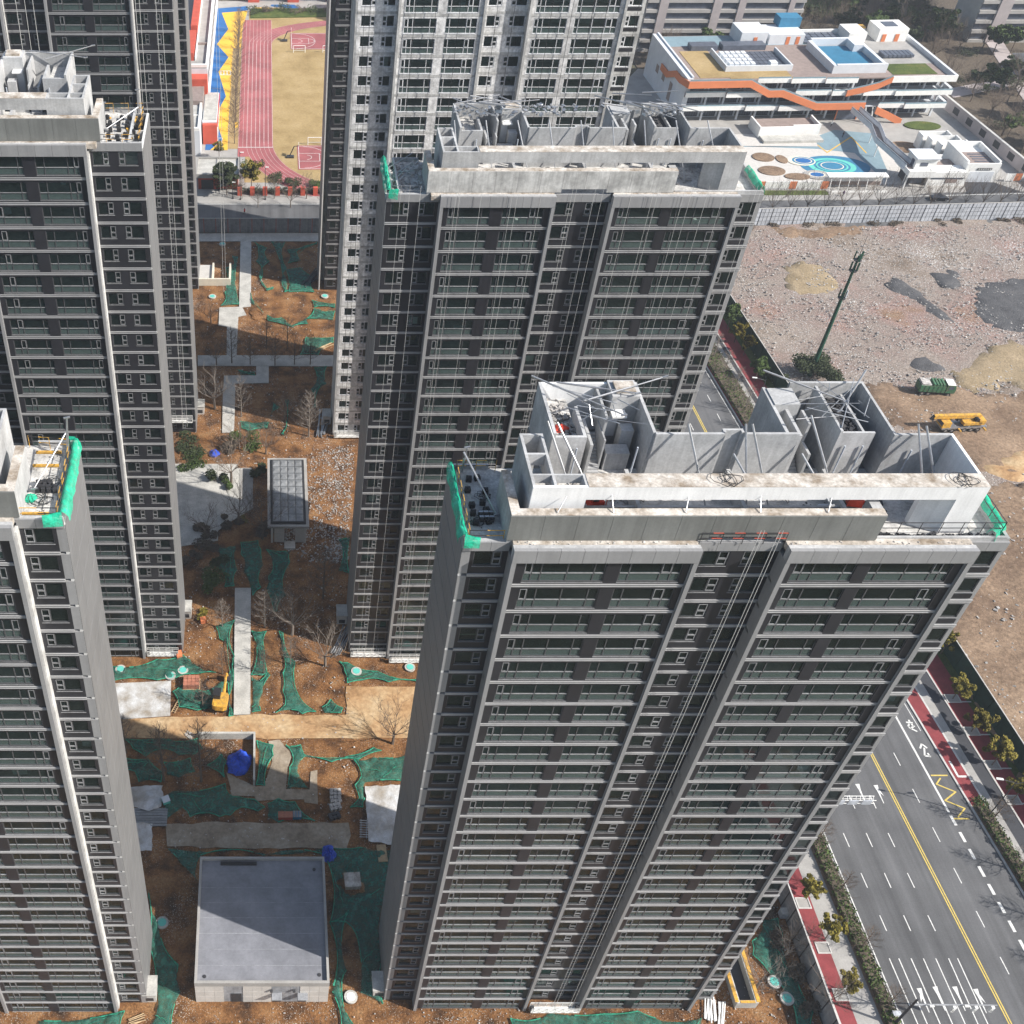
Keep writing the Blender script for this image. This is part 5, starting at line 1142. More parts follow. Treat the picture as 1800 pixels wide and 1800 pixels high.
TREES = [((-20.77,95.95),9,0,0,'leftmost bare tree below the sandy road'),((-14.83,91.18),13,1,0,'tall bare tree in the dark nets, left of two'),((-9.32,91.03),14,2,0,'tall bare tree in the dark nets, right of two'),
 ((19.21,97.58),8,3,0,'spreading bare tree by the sandy road near the right tower'),((-7.04,120.35),7,0,1,'pale bare tree left of the south path'),((-0.06,120.55),9,1,1,'pale bare tree right of the south path'),((4.47,118.97),8.5,4,1,'broad pale bare tree at the edge of the shade'),
 ((9.65,112.46),8,4,1,'pale bare tree on the sunlit clay near the middle tower'),((4.06,112.65),7,0,1,'bare tree standing in the fishtail net'),((-6.78,110.8),6.5,2,0,'bare tree above the excavator'),((-9.64,104.35),7,1,0,'bare tree on the rumpled net left of the excavator'),((-0.2,110.8),6,0,0,'thin bare tree at the right edge of the south path'),
 ((9.84,126.94),12,2,0,'tall thin bare tree in the dark clay near the middle tower'),((-4.79,145.05),9,3,0,'spreading bare tree between plaza and pavilion'),((-0.44,141.3),9,4,0,'bare tree in front of the pavilion'),((-6.36,156.21),9,4,0,'big bare tree in the plaza bed'),((-10.56,141.64),7,3,0,'dark bushy bare tree at the lower plaza edge'),((0.17,164.68),6,4,0,'bare tree left of the pavilion top corner'),((-5.02,166.07),7,4,0,'bare tree in the scrub above the plaza'),
 ((0.35,199.77),8,0,0,'bare tree at the shadow line above the cross path, left of two'),((4.81,199.1),8.5,1,0,'bare tree at the shadow line above the cross path, right of two'),((-7.08,194.31),9,2,0,'first bare tree of the cross path row from the left'),((-3.16,193.81),7,0,0,'second bare tree of the cross path row from the left'),((2.12,193.41),8,1,0,'third bare tree of the cross path row from the left'),((6.28,193.81),7.5,2,0,'fourth bare tree of the cross path row from the left'),((9.63,193.81),8,0,0,'fifth bare tree of the cross path row from the left'),
 ((-10.33,193.66),6,3,0,'low spreading bare tree at the left end of the cross path'),((-4.79,176.3),10,1,1,'pale bare tree right of the dogleg path'),((8.63,170.02),11,2,1,'single pale bare tree with props near the pale tower foot'),((-10.21,178.87),9,4,1,'bare tree left of the dogleg path'),((3.96,175.05),7,0,0,'bare tree in the middle of the dark upper yard'),((-12.08,209.65),5,3,0,'white flowering shrub left of the north path'),
 ((62.26,60.73),6.5,3,1,'leaning pale bare tree beside the basement ramp'),((67.36,64.93),4.5,3,1,'tangled bare tree by the grey hoarding, upper'),((69.4,66.14),4.5,4,0,'dark bare tree against the grey hoarding'),((70.27,58.37),6,3,0,'bare tree at the bottom by the grey hoarding')]
for i, (q, h, k, p, lab) in enumerate(TREES): bare_tree(q, h, k, lab, None, bool(p), 1.15 if k > 2 else 1.0)
ORD = ['first','second','third','fourth','fifth','sixth','seventh','eighth','ninth','tenth','eleventh','twelfth','thirteenth','fourteenth','fifteenth','sixteenth','seventeenth','eighteenth','nineteenth','twentieth']
# row of bare trees by the track and along the kindergarten street
for i in range(13): bare_tree((-8.6 - .15*math.sin(i*2.), 299 + i*6.9), 8.5+.8*(i % 3), i % 3, ORD[i] + ' bare tree from the near end of the row beside the running track', 'bare trees beside the track')
for i in range(20): bare_tree((124 + i*4.6, 257.6 + .06*(i*4.6)), 8+.7*(i % 4), 3 + i % 2, ORD[i] + ' leafless street tree from the left behind the pale hoarding', 'street trees by the kindergarten', False, .8)
for i in range(7): bare_tree((-6+i*4.2, 262.5 if i % 2 else 267.0), 6+.5*(i % 3), i % 5, ORD[i] + ' leafless street tree from the left by the brick pillared railing', 'street trees by the school railing')
# avenue trees: young bare trees in the hedges
for i in range(8): y = 84 - i*7.2; bare_tree(((K0(y)+K1(y))/2, y), 6.5, 1 + i % 2, ORD[i] + ' young leafless tree from the top in the east hedge of the avenue', 'young trees in the east hedge', False, 1.3)
for i in range(6): y = 196 - i*6; bare_tree(((K0(y)+K1(y))/2+.8, y), 6.5, i % 3, ORD[i] + ' young leafless tree from the top by the far stretch of the east hedge', 'young trees in the far east hedge', True, 1.2)
for i in range(4): y = 81 - i*7.6; bare_tree((HL(y)+.4, y), 5.5, i % 3, ORD[i] + ' young leafless tree from the top in the west hedge of the avenue', 'young trees in the west hedge', False, 1.3)

def crown_mesh(seed, leaf, n=34, per=95, size=.028, open_=False):
    rnd = random.Random(seed); mb = MB()
    for i in range(n):
        a = rnd.uniform(0, 6.28); rr = rnd.uniform(.0, .34); z = rnd.uniform(.48, .95)
        leaf_blob(mb, (rr*math.cos(a), rr*math.sin(a), z), (rnd.uniform(.05,.13), rnd.uniform(.05,.13), rnd.uniform(.04,.09)), per, size, rnd)
    return mb.mesh('crown', M[leaf])
def stem_mesh():
    rnd = random.Random(9); mb = MB(); mb.tube((0,0,0),(.01,0,.5),.022,.015,6)
    for i in range(5): a = i*1.3; limb(mb, (.01,0,.45), (math.cos(a)*.7, math.sin(a)*.7, .8), .35, .01, 1, rnd, .4, 2)
    return mb.mesh('trunk', M['bark'])
STEM = stem_mesh()
CR = {k: [crown_mesh(s+10*j, k) for s in (1, 2, 3)] for j, k in enumerate(('leafy', 'leafd', 'leafm', 'scrub'))}
def leaf_tree(q, h, kind, label, group=None, wid=1.0, v=0):
    t = thing('leafy_tree', label, 'tree', (q[0], q[1], .05), random.uniform(0, 6), group)
    o = link('trunk', STEM, t); o.scale = (h*.8, h*.8, h)
    o = link('crown', CR[kind][v % 3], t); o.scale = (h*wid, h*wid, h); return t
PITS = [((107.36,105.92),4.6,'first from the top'),((107.47,99.79),4.8,'second from the top'),((107.76,93.8),5.2,'third from the top, yellowest'),((107.91,87.87),5.0,'fourth from the top')]
for i, (q, h, l) in enumerate(PITS): leaf_tree(q, h, 'leafy', 'yellow green tree on the east red footpath, ' + l, None, 1.05, i)
for i, (q, l) in enumerate((((99.54,104.35),'nearest to the tower edge'),)): leaf_tree((109.5,115), 4.6, 'leafy', 'yellow green tree on the east red footpath, just above the first pit', None, .9, 1)
for i, (q, h, l) in enumerate((((72.82,72.76),4.3,'upper'),((73.15,67.01),4.6,'middle'),((73,60.46),4.0,'lower'))): leaf_tree(q, h, 'leafy', l + ' yellow green tree on the west red footpath', None, .95, i+1)
for i, (q, h, l) in enumerate((((102.73,207.45),6.0,'farthest'),((102.65,202.18),5.0,'second farthest'),((103.18,197.29),5.2,'third farthest'),((102.69,188.19),5.6,'nearest'))): leaf_tree(q, h, 'leafm' if i in (0, 3) else 'leafy', l + ' roadside tree by the dark green hoarding beyond the middle tower', None, .95, i)
def bush(q, r, h, kind, label, n=700, group=None, seed=0):
    rnd = random.Random(seed); t = thing('bush', label, 'bush', (q[0], q[1], 0), 0, group); mb = MB()
    k = max(4, int(r*2.2))
    for j in range(k):
        a = rnd.uniform(0, 6.28); d = r*rnd.uniform(.15, .85); q_ = r*rnd.uniform(.28, .5)
        leaf_blob(mb, (d*math.cos(a), d*math.sin(a), h*rnd.uniform(.25,.65)), (q_, q_, h*rnd.uniform(.22,.42)), int(n*1.25/k), .13, rnd)
    mb.build('foliage', M[kind], t)
    st = MB()
    for i in range(5): a = i*1.26; st.tube((0,0,0),(math.cos(a)*r*.5, math.sin(a)*r*.5, h*.6), .05, .02, 4)
    st.build('stem', M['bark'], t); return t
bush((116.14,189), 5.2, 5.0, 'leafd', 'round dark bush at the foot of the green mast', 5200, None, 3)
bush((106.75,188.66), 3.0, 2.5, 'leafd', 'low dark bush beside the round one at the green mast', 1400, None, 4)
for i, (q, r, h, k, l) in enumerate((((-15.68,166.67),4.0,1.2,'leafd','brown green shrubs at the left above the plaza'),((-14.17,162.32),3.2,.9,'leafm','clipped low hedge left above the plaza'),((-6.82,165.47),2.6,2.2,'scrub','grey green shrub in the middle above the plaza'),((-4.01,167.88),3.0,2.6,'leafm','shrub right of the grey green one above the plaza'),((-6.59,155.27),1.5,1.8,'leafm','yellowish shrub in the plaza bed'),((-8.88,156.58),2.4,2.4,'leafd','dark shrub in the plaza bed'),((-3.96,146.27),1.0,1.0,'leafy','tiny yellow bush near the plaza strip'),
    ((-6.12,145.4),2.2,1.2,'scrub','dark shrub below the plaza'),((-11.1,142.99),2.2,2.0,'scrub','dark shrub at the lower left of the plaza'),((-13.13,135.69),2.2,1.8,'scrub','dark shrub by the left middle tower, below the plaza'),((-7.52,135.05),2.2,2.2,'leafd','dark shrub beside the left one of three nets'),((-9.65,129.69),3.4,2.8,'leafm','olive shrub by the left middle tower foot'),((-10.77,123.65),1.8,.8,'leafy','yellowish shrub at the left middle tower corner'),((-0.85,158.85),2.2,2.0,'leafd','dark shrub left of the pavilion'),((-10.03,140.13),3.0,.7,'scrub','low dark ground shrubs along the plaza bottom'),((1.11,142.65),2.6,1.2,'scrub','brown shrub at the pavilion step'))): bush(q, r, h, k, l, int(300*r), None, 20+i)
leaf_tree((-10.02,269.14), 8.5, 'leafd', 'round dark evergreen tree in front of the school gate lodge', None, 1.15, 0); bush((-10.23,271.91), 3.6, 6.0, 'leafd', 'dense dark evergreen bush beside the gate lodge', 1100, None, 61)
leaf_tree((-3.55,271.91), 8.0, 'leafy', 'yellow green tree right of the school gate lodge', None, .9, 1); bush((-3.61,278.71), 3.0, 6.0, 'leafm', 'olive bush right of the school gate lodge', 700, None, 62)
leaf_tree((-12.62,289.36), 5.0, 'leafy', 'small bright tree behind the gate lodge roof', None, .8, 2)
for i, (x, y, r, h, k) in enumerate(((3,277,3.0,2.4,'leafd'),(8,275,3.2,2.0,'leafd'),(-3,283,2.4,3.0,'leafd'),(13,274,2.8,1.8,'leafm'))): bush((x,y), r, h, k, 'dark shrub between the curved track and the brick railing, %s' % ('second from left','third from left','leftmost','rightmost')[i], 600, None, 63+i)
for i in range(12): bush((-4+i*5.2, 399.5+(i % 3)), 3.2, 2.4, 'scrub' if i % 2 else 'leafd', ORD[i] + ' shrub from the left in the planted bank beyond the track end', 350, 'shrubs in the bank beyond the track', 80+i)
struct(slab('bank', [(-5,395),(60,398),(60,404),(-5,404)], .3, M['greengrass'], .3))

def hedge(label, fa, fb, y0, y1, h, seed, kind='leafm'):
    rnd = random.Random(seed); t = thing('hedge', label, 'hedge'); mb = MB(); core = MB(); y = y0
    while y < y1:
        a, b = fa(y), fb(y); core.box(a+.25, b-.25, y, min(y+2, y1), .1, h*.7)
        leaf_blob(mb, ((a+b)/2, y+1, h*.6), ((b-a)*.58, 1.3, h*.55), 240, .11, rnd); y += 2
    core.build('core', M['scrub'], t); mb.build('foliage', M[kind], t)
hedge('clipped hedge on the east side of the avenue below the red strip', lambda y: K0(y)+.3, K1, 30, 86.5, 1.1, 5)
hedge('far stretch of the east hedge of the avenue seen past the middle tower', lambda y: K0(y)+.3, lambda y: K1(y)+1.2, 150, 240, 1.2, 6)
hedge('clipped hedge on the west side of the avenue', lambda y: HL(y)-.5, lambda y: EL(y)-.2, 30, 83, 1.1, 7)
t = thing('hedge', 'low green hedge behind the school railing pillars', 'hedge'); mb = MB(); rnd = random.Random(8)
for i in range(40): leaf_blob(mb, (-6+i*1.9, 270.2, .8), (1.1, .7, .8), 90, .16, rnd)
mb.build('foliage', M['leafd'], t); B(-7, 69, 269.9, 270.5, 0, .7).build('core', M['scrub'], t)
# wooded ground behind and right of the kindergarten
rnd = random.Random(31)
WOOD = [(207+rnd.uniform(2,70), 292+rnd.uniform(0,105)) for _ in range(120)] + [(174+rnd.uniform(0,55), 372+rnd.uniform(0,60)) for _ in range(80)] + [(124+rnd.uniform(0,56), 354+rnd.uniform(0,9)) for _ in range(26)]
for i, (x, y) in enumerate([q for q in WOOD if not (q[0] > 228 and q[1] > 366)]):
    if i % 3 != 1: bare_tree((x,y), rnd.uniform(6,10), 3 + i % 2, 'leafless tree in the park strip beyond the mauve wall', 'leafless park trees beyond the kindergarten')
    else: leaf_tree((x,y), rnd.uniform(6,10), 'leafd' if i % 2 else 'leafm', 'dark leafy tree in the park strip beyond the mauve wall', 'leafy park trees beyond the kindergarten', 1.15, i)
for i in range(24):
    x, y = 207+rnd.uniform(1,75), 290+rnd.uniform(0,100); bush((x,y), rnd.uniform(2.5,4.5), rnd.uniform(2,4), ('scrub','leafd','leafm')[i % 3], 'low shrub among the park trees beyond the mauve wall', 300, 'park shrubs beyond the kindergarten', 200+i)
struct(slab('park_ground', [(206.3,272),(420,286),(420,440),(118,440),(118,353),(201.5,353),(201.5,322)], -.05, M['scrub'], .2))
for k, poly in enumerate(([(208,330),(262,352),(262,357),(208,336)],[(225,300),(300,318),(300,323),(225,305)],[(222,300),(227,300),(250,400),(244,400)])): struct(slab('park_path', poly, .05+.02*k, M['mauve'], .1))
for i, (x, y, w, d, h) in enumerate(((236,345,14,9,4),(262,330,10,14,5),(226,318,9,7,3.5))):
    t = thing('park_house', 'low grey roofed house among the park trees, ' + ('farther one','right one','nearest the mauve wall')[i], 'house')
    B(x, x+w, y, y+d, 0, h).build('wall', M['mauve'], t); MB().add([(x-.4,y-.4,h),(x+w+.4,y-.4,h),(x+w+.4,y+d+.4,h),(x-.4,y+d+.4,h),(x+w*.3,y+d/2,h+2),(x+w*.7,y+d/2,h+2)],[(0,1,5,4),(1,2,5),(2,3,4,5),(3,0,4),(3,2,1,0)]).build('roof', M['skyroof'], t); B(x+w*.3,x+w*.5,y-.05,y,.1,2.2).build('door', M['darksteel'], t)
struct(slab('sports_green', [(182,398),(204,398),(206,430),(180,430)], .05, M['greengrass'], .1))
# scrub along the grey hoarding and by the ramp
for i in range(9): y = 50+i*4.2; bush((66.8+.6*math.sin(i), y), 1.8, 1.6, 'scrub', ORD[i] + ' dry brown scrub from the bottom along the grey hoarding', 320, 'scrub along the grey hoarding', 300+i)
for i in range(11): bush((112+i*8.1+2*math.sin(i*3.), 252.0+i*.4), 1.6+.9*abs(math.sin(i*1.7)), .9, 'scrub', ORD[i] + ' dry scrub from the left along the foot of the pale hoarding', 220, 'scrub along the pale hoarding', 330+i)

# ---------------------------------------------------------------- rubble lot
def lot(name, poly, m, z=.35, amp=.35, seed=0, edge=-.6): return struct(patch(name, poly, z, M[m], cell=2.0, amp=amp, jag=1.6, seed=seed, nscale=.2, edge=edge, edge_amp=.2))
lot('slag_patch', [(164.13,223.04), (169.1,226.84), (179.15,228.56), (192.34,227.27), (179.18,202.55), (167.78,205.55), (162.84,205.17), (160.55,208.6), (160.09,213.28)], 'darkpatch', seed=1)
lot('slag_patch', [(157.12,230.55), (162.86,233.54), (165.24,228.99), (162.76,224.55), (157.81,224.21)], 'darkpatch', seed=2); lot('slag_patch', [(144.34,227.1), (148.48,229.33), (152.16,224.89), (153.4,219.32), (154.95,213.68), (155.24,208.45), (150.57,210.77), (149.1,218.74), (144.75,223.54)], 'darkpatch', seed=3)
lot('slag_patch', [(137.24,195.14), (142.69,197.57), (145.97,194.01), (144.03,190.86), (138.15,190.86)], 'darkpatch', seed=4); lot('sand_patch', [(123.59,233.18), (130.04,236.22), (136.04,231.78), (133.25,223.04), (125.7,218.74), (120.43,222.04)], 'tanpatch', seed=5)
lot('sand_patch', [(144.87,191.07), (153.96,198.15), (162.01,202.55), (174.12,201.07), (165.4,184.28), (153.86,185.62), (145.1,184.28)], 'tanpatch', seed=6); lot('earth_patch', [(124.47,187.64), (135.8,186.29), (143.95,189), (147.53,184.28), (157.28,184.28), (174.25,185.62), (157.12,154.2), (136.16,159.76), (134.04,168.5), (124.69,174)], 'lotsoil', seed=7, z=.38)
lot('earth_patch', [(113.5,25),(108.2,150),(128,158),(180,150),(260,140),(260,25)], 'lotsoil', seed=8, z=.36); lot('earth_patch', [(125.72,251.96), (136.56,251.96), (150.72,252.94), (149.21,249.05), (137.42,246.18), (128.04,247.13)], 'lotsoil', seed=9); lot('sand_patch', [(136.88,161.27), (148.2,165.91), (152.85,161.78), (149.76,155.79), (140.39,156.77)], 'sand', seed=11, z=.42)
def rubble(name, n, region, smin, smax, m, seed, z=.1):
    rnd = random.Random(seed); mb = MB()
    xs = [p[0] for p in region]; ys = [p[1] for p in region]
    def ins(x, y):
        c = False; j = len(region)-1
        for i in range(len(region)):
            if (ys[i] > y) != (ys[j] > y) and x < (xs[j]-xs[i])*(y-ys[i])/(ys[j]-ys[i]+1e-9)+xs[i]: c = not c
            j = i
        return c
    k = 0
    while k < n:
        x, y = rnd.uniform(min(xs), max(xs)), rnd.uniform(min(ys), max(ys))
        if not ins(x, y): continue
        k += 1
        if noise.noise(Vector((x*.11, y*.11, seed))) + .35*noise.noise(Vector((x*.5, y*.5, seed))) < rnd.uniform(-.35, .25): continue
        s = smin + (smax-smin)*rnd.random()**3
        mb.rbox((x, y, z + s*.2), (s*rnd.uniform(.7,1.6), s*rnd.uniform(.5,1.1), s*rnd.uniform(.3,.8)), rnd.uniform(0,3.1), rnd.uniform(-.4,.4), rnd.uniform(-.4,.4))
    return stuff(mb.build(name, m))
tag(rubble('rubble', 34000, [(106,178),(104.5,250),(215,255),(215,160),(150,165)], .05, .36, M['rubblestone'], 1, .22), 'pale broken concrete rubble strewn over the big lot', 'rubble')
tag(rubble('rubble', 2500, [(112,100),(150,100),(150,165),(109,165)], .08, .4, M['rubblestone'], 2, .3), 'sparse rubble on the brown earth behind the dark green hoarding', 'rubble')
tag(rubble('rubble', 3600, [(8.24,162.71), (12.38,166.67), (17.62,167.48), (16.27,152.88), (15.27,143.68), (9.51,143.68), (8.13,145.75)], .04, .24, M['rubblestone'], 3, .16), 'white rubble scattered right of the ribbed pavilion', 'rubble')
tag(rubble('rubble', 2200, [(3.52,144.36), (15.31,144.36), (14.56,135.05), (5.74,135.69), (3.45,138.96)], .05, .34, M['rubblestone'], 4, .1), 'shaded rubble below the ribbed pavilion', 'rubble')
tag(rubble('rubble', 4500, [(-14,50),(56,50),(56,58.6),(-14,58.6)], .02, .16, M['rubblestone'], 5, .1), 'broken stone along the foot of the right foreground tower', 'rubble')
tag(rubble('rubble', 2600, [(-13,78),(14,78),(13,135),(-13,135)], .04, .2, M['rubblestone'], 6, .12), 'small pale debris over the middle yard', 'rubble')
tag(rubble('rubble', 2600, [(-13,160),(13,160),(13,245),(-13,245)], .04, .26, M['rubblestone'], 7, .12), 'small pale debris over the upper yard', 'rubble')
tag(rubble('rubble', 1500, [(56,48),(68.6,48),(68.6,76),(56,76)], .04, .2, M['rubblestone'], 8, .1), 'pale debris by the basement ramp', 'rubble')
tag(rubble('rubble', 1800, [(56.5,100),(68.6,100),(68.6,240),(56.5,240)], .1, .5, M['rubblestone'], 9, .1), 'debris strip between the towers and the avenue', 'rubble')

for k, (n, reg, lab) in enumerate(((500, [(-13,78),(14,78),(13,135),(-13,135)], 'white paper and plastic scraps over the middle yard'), (500, [(-13,160),(13,160),(13,245),(-13,245)], 'white scraps over the upper yard'), (350, [(-14,50),(58,50),(58,57.5),(-14,57.5)], 'white scraps along the bottom edge'), (1500, [(2,126),(13,126),(13,170),(2,170)], 'white plaster lumps round the ribbed pavilion'))):
    tag(rubble('litter', n, reg, .05, .2, M['tile'], 70+k, .12), lab, 'litter')

# ---------------------------------------------------------------- vehicles and machines
def wheel(t, x, y, r=.5, w=.3, nm='wheel'):
    o = MB().cyl((x, y-w/2, r), r, w, 14, 'Y').build(nm, M['black'], t); MB().cyl((x, y-w/2-.01, r), r*.5, w+.02, 10, 'Y').build('rim', M['steel'], o)
# refuse truck with ribbed green container, white cab
t = thing('dump_truck', 'green ribbed tipper truck with a white cab on the rubble lot', 'truck', (*(137.69,183.71), .35), -.12)
B(-3.4,3.6,-.9,.9,.75,1.0).build('chassis', M['darksteel'], t)
bd = MB().box(-3.3,1.7,-1.2,1.2,1.0,2.5).build('container', M['truckgreen'], t)
for i in range(4): MB().prism_y([(-.9+i*.62,2.45),(-.35+i*.62,2.45),(-.45+i*.62,2.95),(-.8+i*.62,2.95)],-1.15,1.15).build('cover_rib', M['truckgreen'], bd)
for i in range(6):
    for s in (-1, 1): B(-3.2+i*.85,-3.08+i*.85,s*1.2-.05,s*1.2+.05,1.05,2.45).build('side_rib', M['truckgreen'], bd)
MB().rbox((-2.2,0,2.6),(1.9,2.2,.5),0,.1).build('load', M['rubblestone'], bd)
cb = MB().prism_y([(1.9,1.0),(3.7,1.0),(3.75,1.9),(3.45,2.85),(1.9,2.9)],-1.15,1.15).build('cab', M['truckgreen'], t)
MB().box(1.88,3.4,-1.12,1.12,2.9,3.0).build('cab_roof', M['white'], cb); MB().prism_y([(3.78,1.95),(3.82,1.95),(3.5,2.8),(3.46,2.8)],-1.0,1.0).build('windscreen', M['solar'], cb)
for s in (-1, 1): B(2.3,3.2,s*1.16-.02,s*1.16+.02,1.9,2.6).build('door_window', M['solar'], cb)
for x in (-2.4,-1.2,2.7):
    for y in (-1.0,1.0): wheel(t, x, y)
# truck crane
t = thing('truck_crane', 'yellow truck crane with its boom lowered behind the right tower roof', 'crane', (*(138.17,172.12), .3), .07)
B(-4.6,4.6,-1.15,1.15,.85,1.25).build('chassis', M['steel'], t); B(-4.7,-3.0,-1.1,1.1,1.25,2.5).build('carrier_cab', M['yellow'], t); B(-4.74,-4.68,-.95,.95,1.7,2.4).build('windscreen', M['solar'], t)
MB().cyl((.8,0,1.25),1.0,.4,16).build('turntable', M['darksteel'], t); B(-.4,3.2,-1.1,.2,1.65,2.3).build('upper_deck', M['yellow'], t); B(2.6,3.9,-1.1,1.1,1.6,2.7).build('counterweight', M['yellow'], t)
B(-1.0,.6,.35,1.15,1.65,3.0).build('crane_cab', M['darksteel'], t); MB().rbox((-1.6,.25,3.1),(9.6,.7,.75),0,.03).build('boom', M['yellow'], t); MB().rbox((-6.4,.25,2.9),(.8,.4,1.1),0,.5).build('boom_head', M['darksteel'], t); MB().cyl((2.3,-.9,2.6),.45,1.6,12,'Y').build('winch', M['black'], t)
MB().rbox((.6,.25,2.5),(3.2,.25,.25),0,-.35).build('ram', M['steel'], t)
for x in (-3.6,-2.3,.2,1.6,3.0):
    for y in (-1.0,1.0): wheel(t, x, y, .52)
for x in (-1.2,3.9):
    for s in (-1, 1): B(x-.15,x+.15,s*1.2,s*2.1,.9,1.15).build('outrigger', M['yellow'], t)
# excavator
t = thing('excavator', 'small yellow excavator beside the south path', 'excavator', (*(-6.81,104.7), .3), 1.45)
for s in (-1, 1): MB().prism_y([(-1.3,.1),(1.3,.1),(1.6,.4),(1.3,.75),(-1.3,.75),(-1.6,.4)], s*.95-.22, s*.95+.22).build('track', M['black'], t)
MB().cyl((0,0,.7),.7,.25,14).build('turntable', M['darksteel'], t)
MB().prism([(-1.7,-1.1),(-1.95,-.6),(-1.95,.6),(-1.7,1.1),(.6,1.15),(.9,.9),(.9,-.9),(.6,-1.15)], .95, 1.9).build('body', M['yellow'], t)
cb = B(-.5,.95,.05,1.1,1.9,2.75).build('cab', M['darksteel'], t); B(-.55,1.0,0,1.15,2.75,2.85).build('cab_roof', M['black'], cb); B(.96,1.0,.15,1.0,1.95,2.65).build('window', M['solar'], cb)
MB().tube((.9,-.35,1.4),(2.9,-.35,3.0),.24,.2,6).tube((2.9,-.35,3.0),(4.1,-.35,2.4),.2,.16,6).build('boom', M['yellow'], t); MB().tube((4.1,-.35,2.5),(4.9,-.35,.9),.17,.12,6).build('arm', M['yellow'], t); MB().prism_y([(4.6,.9),(5.3,1.0),(5.2,.2),(4.5,.1),(4.3,.5)],-.75,.05).build('bucket', M['darksteel'], t)
B(-1.9,-1.2,-.9,.9,1.9,2.0).build('engine_cover', M['yellow'], t)
# dark saloon on the street
t = thing('parked_car', 'black saloon car on the street in front of the kindergarten gatehouse', 'car', (175.6,266.6,0), .05)
MB().prism_y([(-2.2,.3),(2.2,.3),(2.3,.65),(1.9,.85),(1.1,.92),(-1.5,.95),(-2.2,.9)],-.88,.88).build('body', M['carblack'], t)
cb = MB().prism_y([(-1.6,.95),(1.1,.92),(.45,1.42),(-.85,1.45)],-.74,.74).build('cabin', M['solar'], t); B(-.8,.4,-.7,.7,1.43,1.49).build('roof', M['carblack'], cb)
for x in (-1.35,1.4):
    for y in (-.85,.85): wheel(t, x, y, .33, .22)
for s in (-.6,.6): B(2.22,2.3,s-.2,s+.2,.62,.74).build('headlight', M['white'], t)

# ---------------------------------------------------------------- people
def person(label, q, top, low, stride=.2, rz=0, z=.1):
    t = thing('person', label, 'person', (q[0], q[1], z), rz)
    vs = [(0,0,.95),(0,0,1.18),(0,0,1.42),(0,.0,1.55),(0,.02,1.70),(.10,0,.9),(.11,stride*.6,.5),(.11,stride,.06),(.11,stride+.13,.03),(-.10,0,.9),(-.11,-stride*.4,.5),(-.11,-stride*1.2,.08),(-.11,-stride*1.2+.13,.03),(.2,0,1.4),(.25,-.06,1.14),(.24,.08,.9),(-.2,0,1.4),(-.25,.06,1.14),(-.24,.2,.95)]
    ed = [(0,1),(1,2),(2,3),(3,4),(0,5),(5,6),(6,7),(7,8),(0,9),(9,10),(10,11),(11,12),(2,13),(13,14),(14,15),(2,16),(16,17),(17,18)]
    rr = [.15,.14,.17,.06,.11,.10,.07,.05,.04,.10,.07,.05,.04,.07,.05,.04,.07,.05,.04]
    me = bpy.data.meshes.new('body'); me.from_pydata(vs, ed, []); o = link('body', me, t)
    md = o.modifiers.new('skin', 'SKIN'); o.modifiers.new('sub', 'SUBSURF').levels = 1
    for v, r_ in zip(me.skin_vertices[0].data, rr): v.radius = (r_, r_*.85)
    me.skin_vertices[0].data[0].use_root = True
    me.materials.append(M[low])
    j = MB().tube((0,0,.92),(0,0,1.2),.21,.19,10).tube((0,0,1.2),(0,0,1.48),.19,.22,10).tube((.2,0,1.43),(.25,-.06,1.14),.085,.07,7).tube((-.2,0,1.43),(-.25,.06,1.14),.085,.07,7).tube((.25,-.06,1.14),(.24,.08,.93),.07,.055,7).tube((-.25,.06,1.14),(-.24,.2,.97),.07,.055,7).build('jacket', M[top], t)
    MB().tube((0,.01,1.68),(0,.01,1.80),.115,.09,10).build('hair', M['clothdark'], t); MB().tube((0,.05,1.58),(0,.05,1.72),.09,.095,9).build('face', M['skin'], t)
person('pedestrian in a red jacket walking on the street by the school railing', (-5.21,258.79), 'clothred', 'clothdark', .25, 1.5, .0)
person('person in a purple coat at the kerb in front of the white canopy', (151.18,268.15), 'clothpurple', 'clothdark', .1, .3)
person('person in dark clothes near the kindergarten entrance', (164.17,302.94), 'clothdark', 'clothdark', .1, 1.0)
person('person in white at the kindergarten entrance', (163.42,309.87), 'white', 'clothdark', .1, .2)

# ---------------------------------------------------------------- mast, lamps, gantry
bx, by = 114.93, 190.2
t = thing('antenna_mast', 'tall dark green telecom mast with antennas rising from the round bush', 'mast', (bx, by, 0))
MB().tube((0,0,0),(0,0,16),.48,.36,12).tube((0,0,16),(0,0,28.5),.36,.22,12).build('pole', M['mastgreen'], t)
MB().tube((0,0,28.5),(0,0,33),.06,.03,6).build('lightning_rod', M['darksteel'], t)
for z, n in ((19,3),(25.2,3),(27.6,3)):
    MB().cyl((0,0,z),.75,.12,12).build('platform', M['darksteel'], t)
    for i in range(n): a = i*2.09+z; MB().rbox((.72*math.cos(a),.72*math.sin(a),z+.9),(.22,.34,1.7),a).build('antenna', M['fence_white'] if z == 19 and i == 0 else M['mastgreen'], t)
def lamp(label, q, h, arm, m='darksteel'):
    t = thing('street_lamp', label, 'lamp post', (*q, .1)); MB().cyl((0,0,0),.22,.35,10).build('base', M[m], t); MB().tube((0,0,.3),(0,0,h),.10,.06,8).build('pole', M[m], t)
    for i, (dx, dy, z) in enumerate(arm): MB().tube((0,0,z),(dx,dy,z+.4),.05,.04,6).build('arm', M[m], t); MB().rbox((dx*1.15,dy*1.15,z+.42),(.9,.28,.14),math.atan2(dy,dx)).build('lamp_head', M['white'], t)
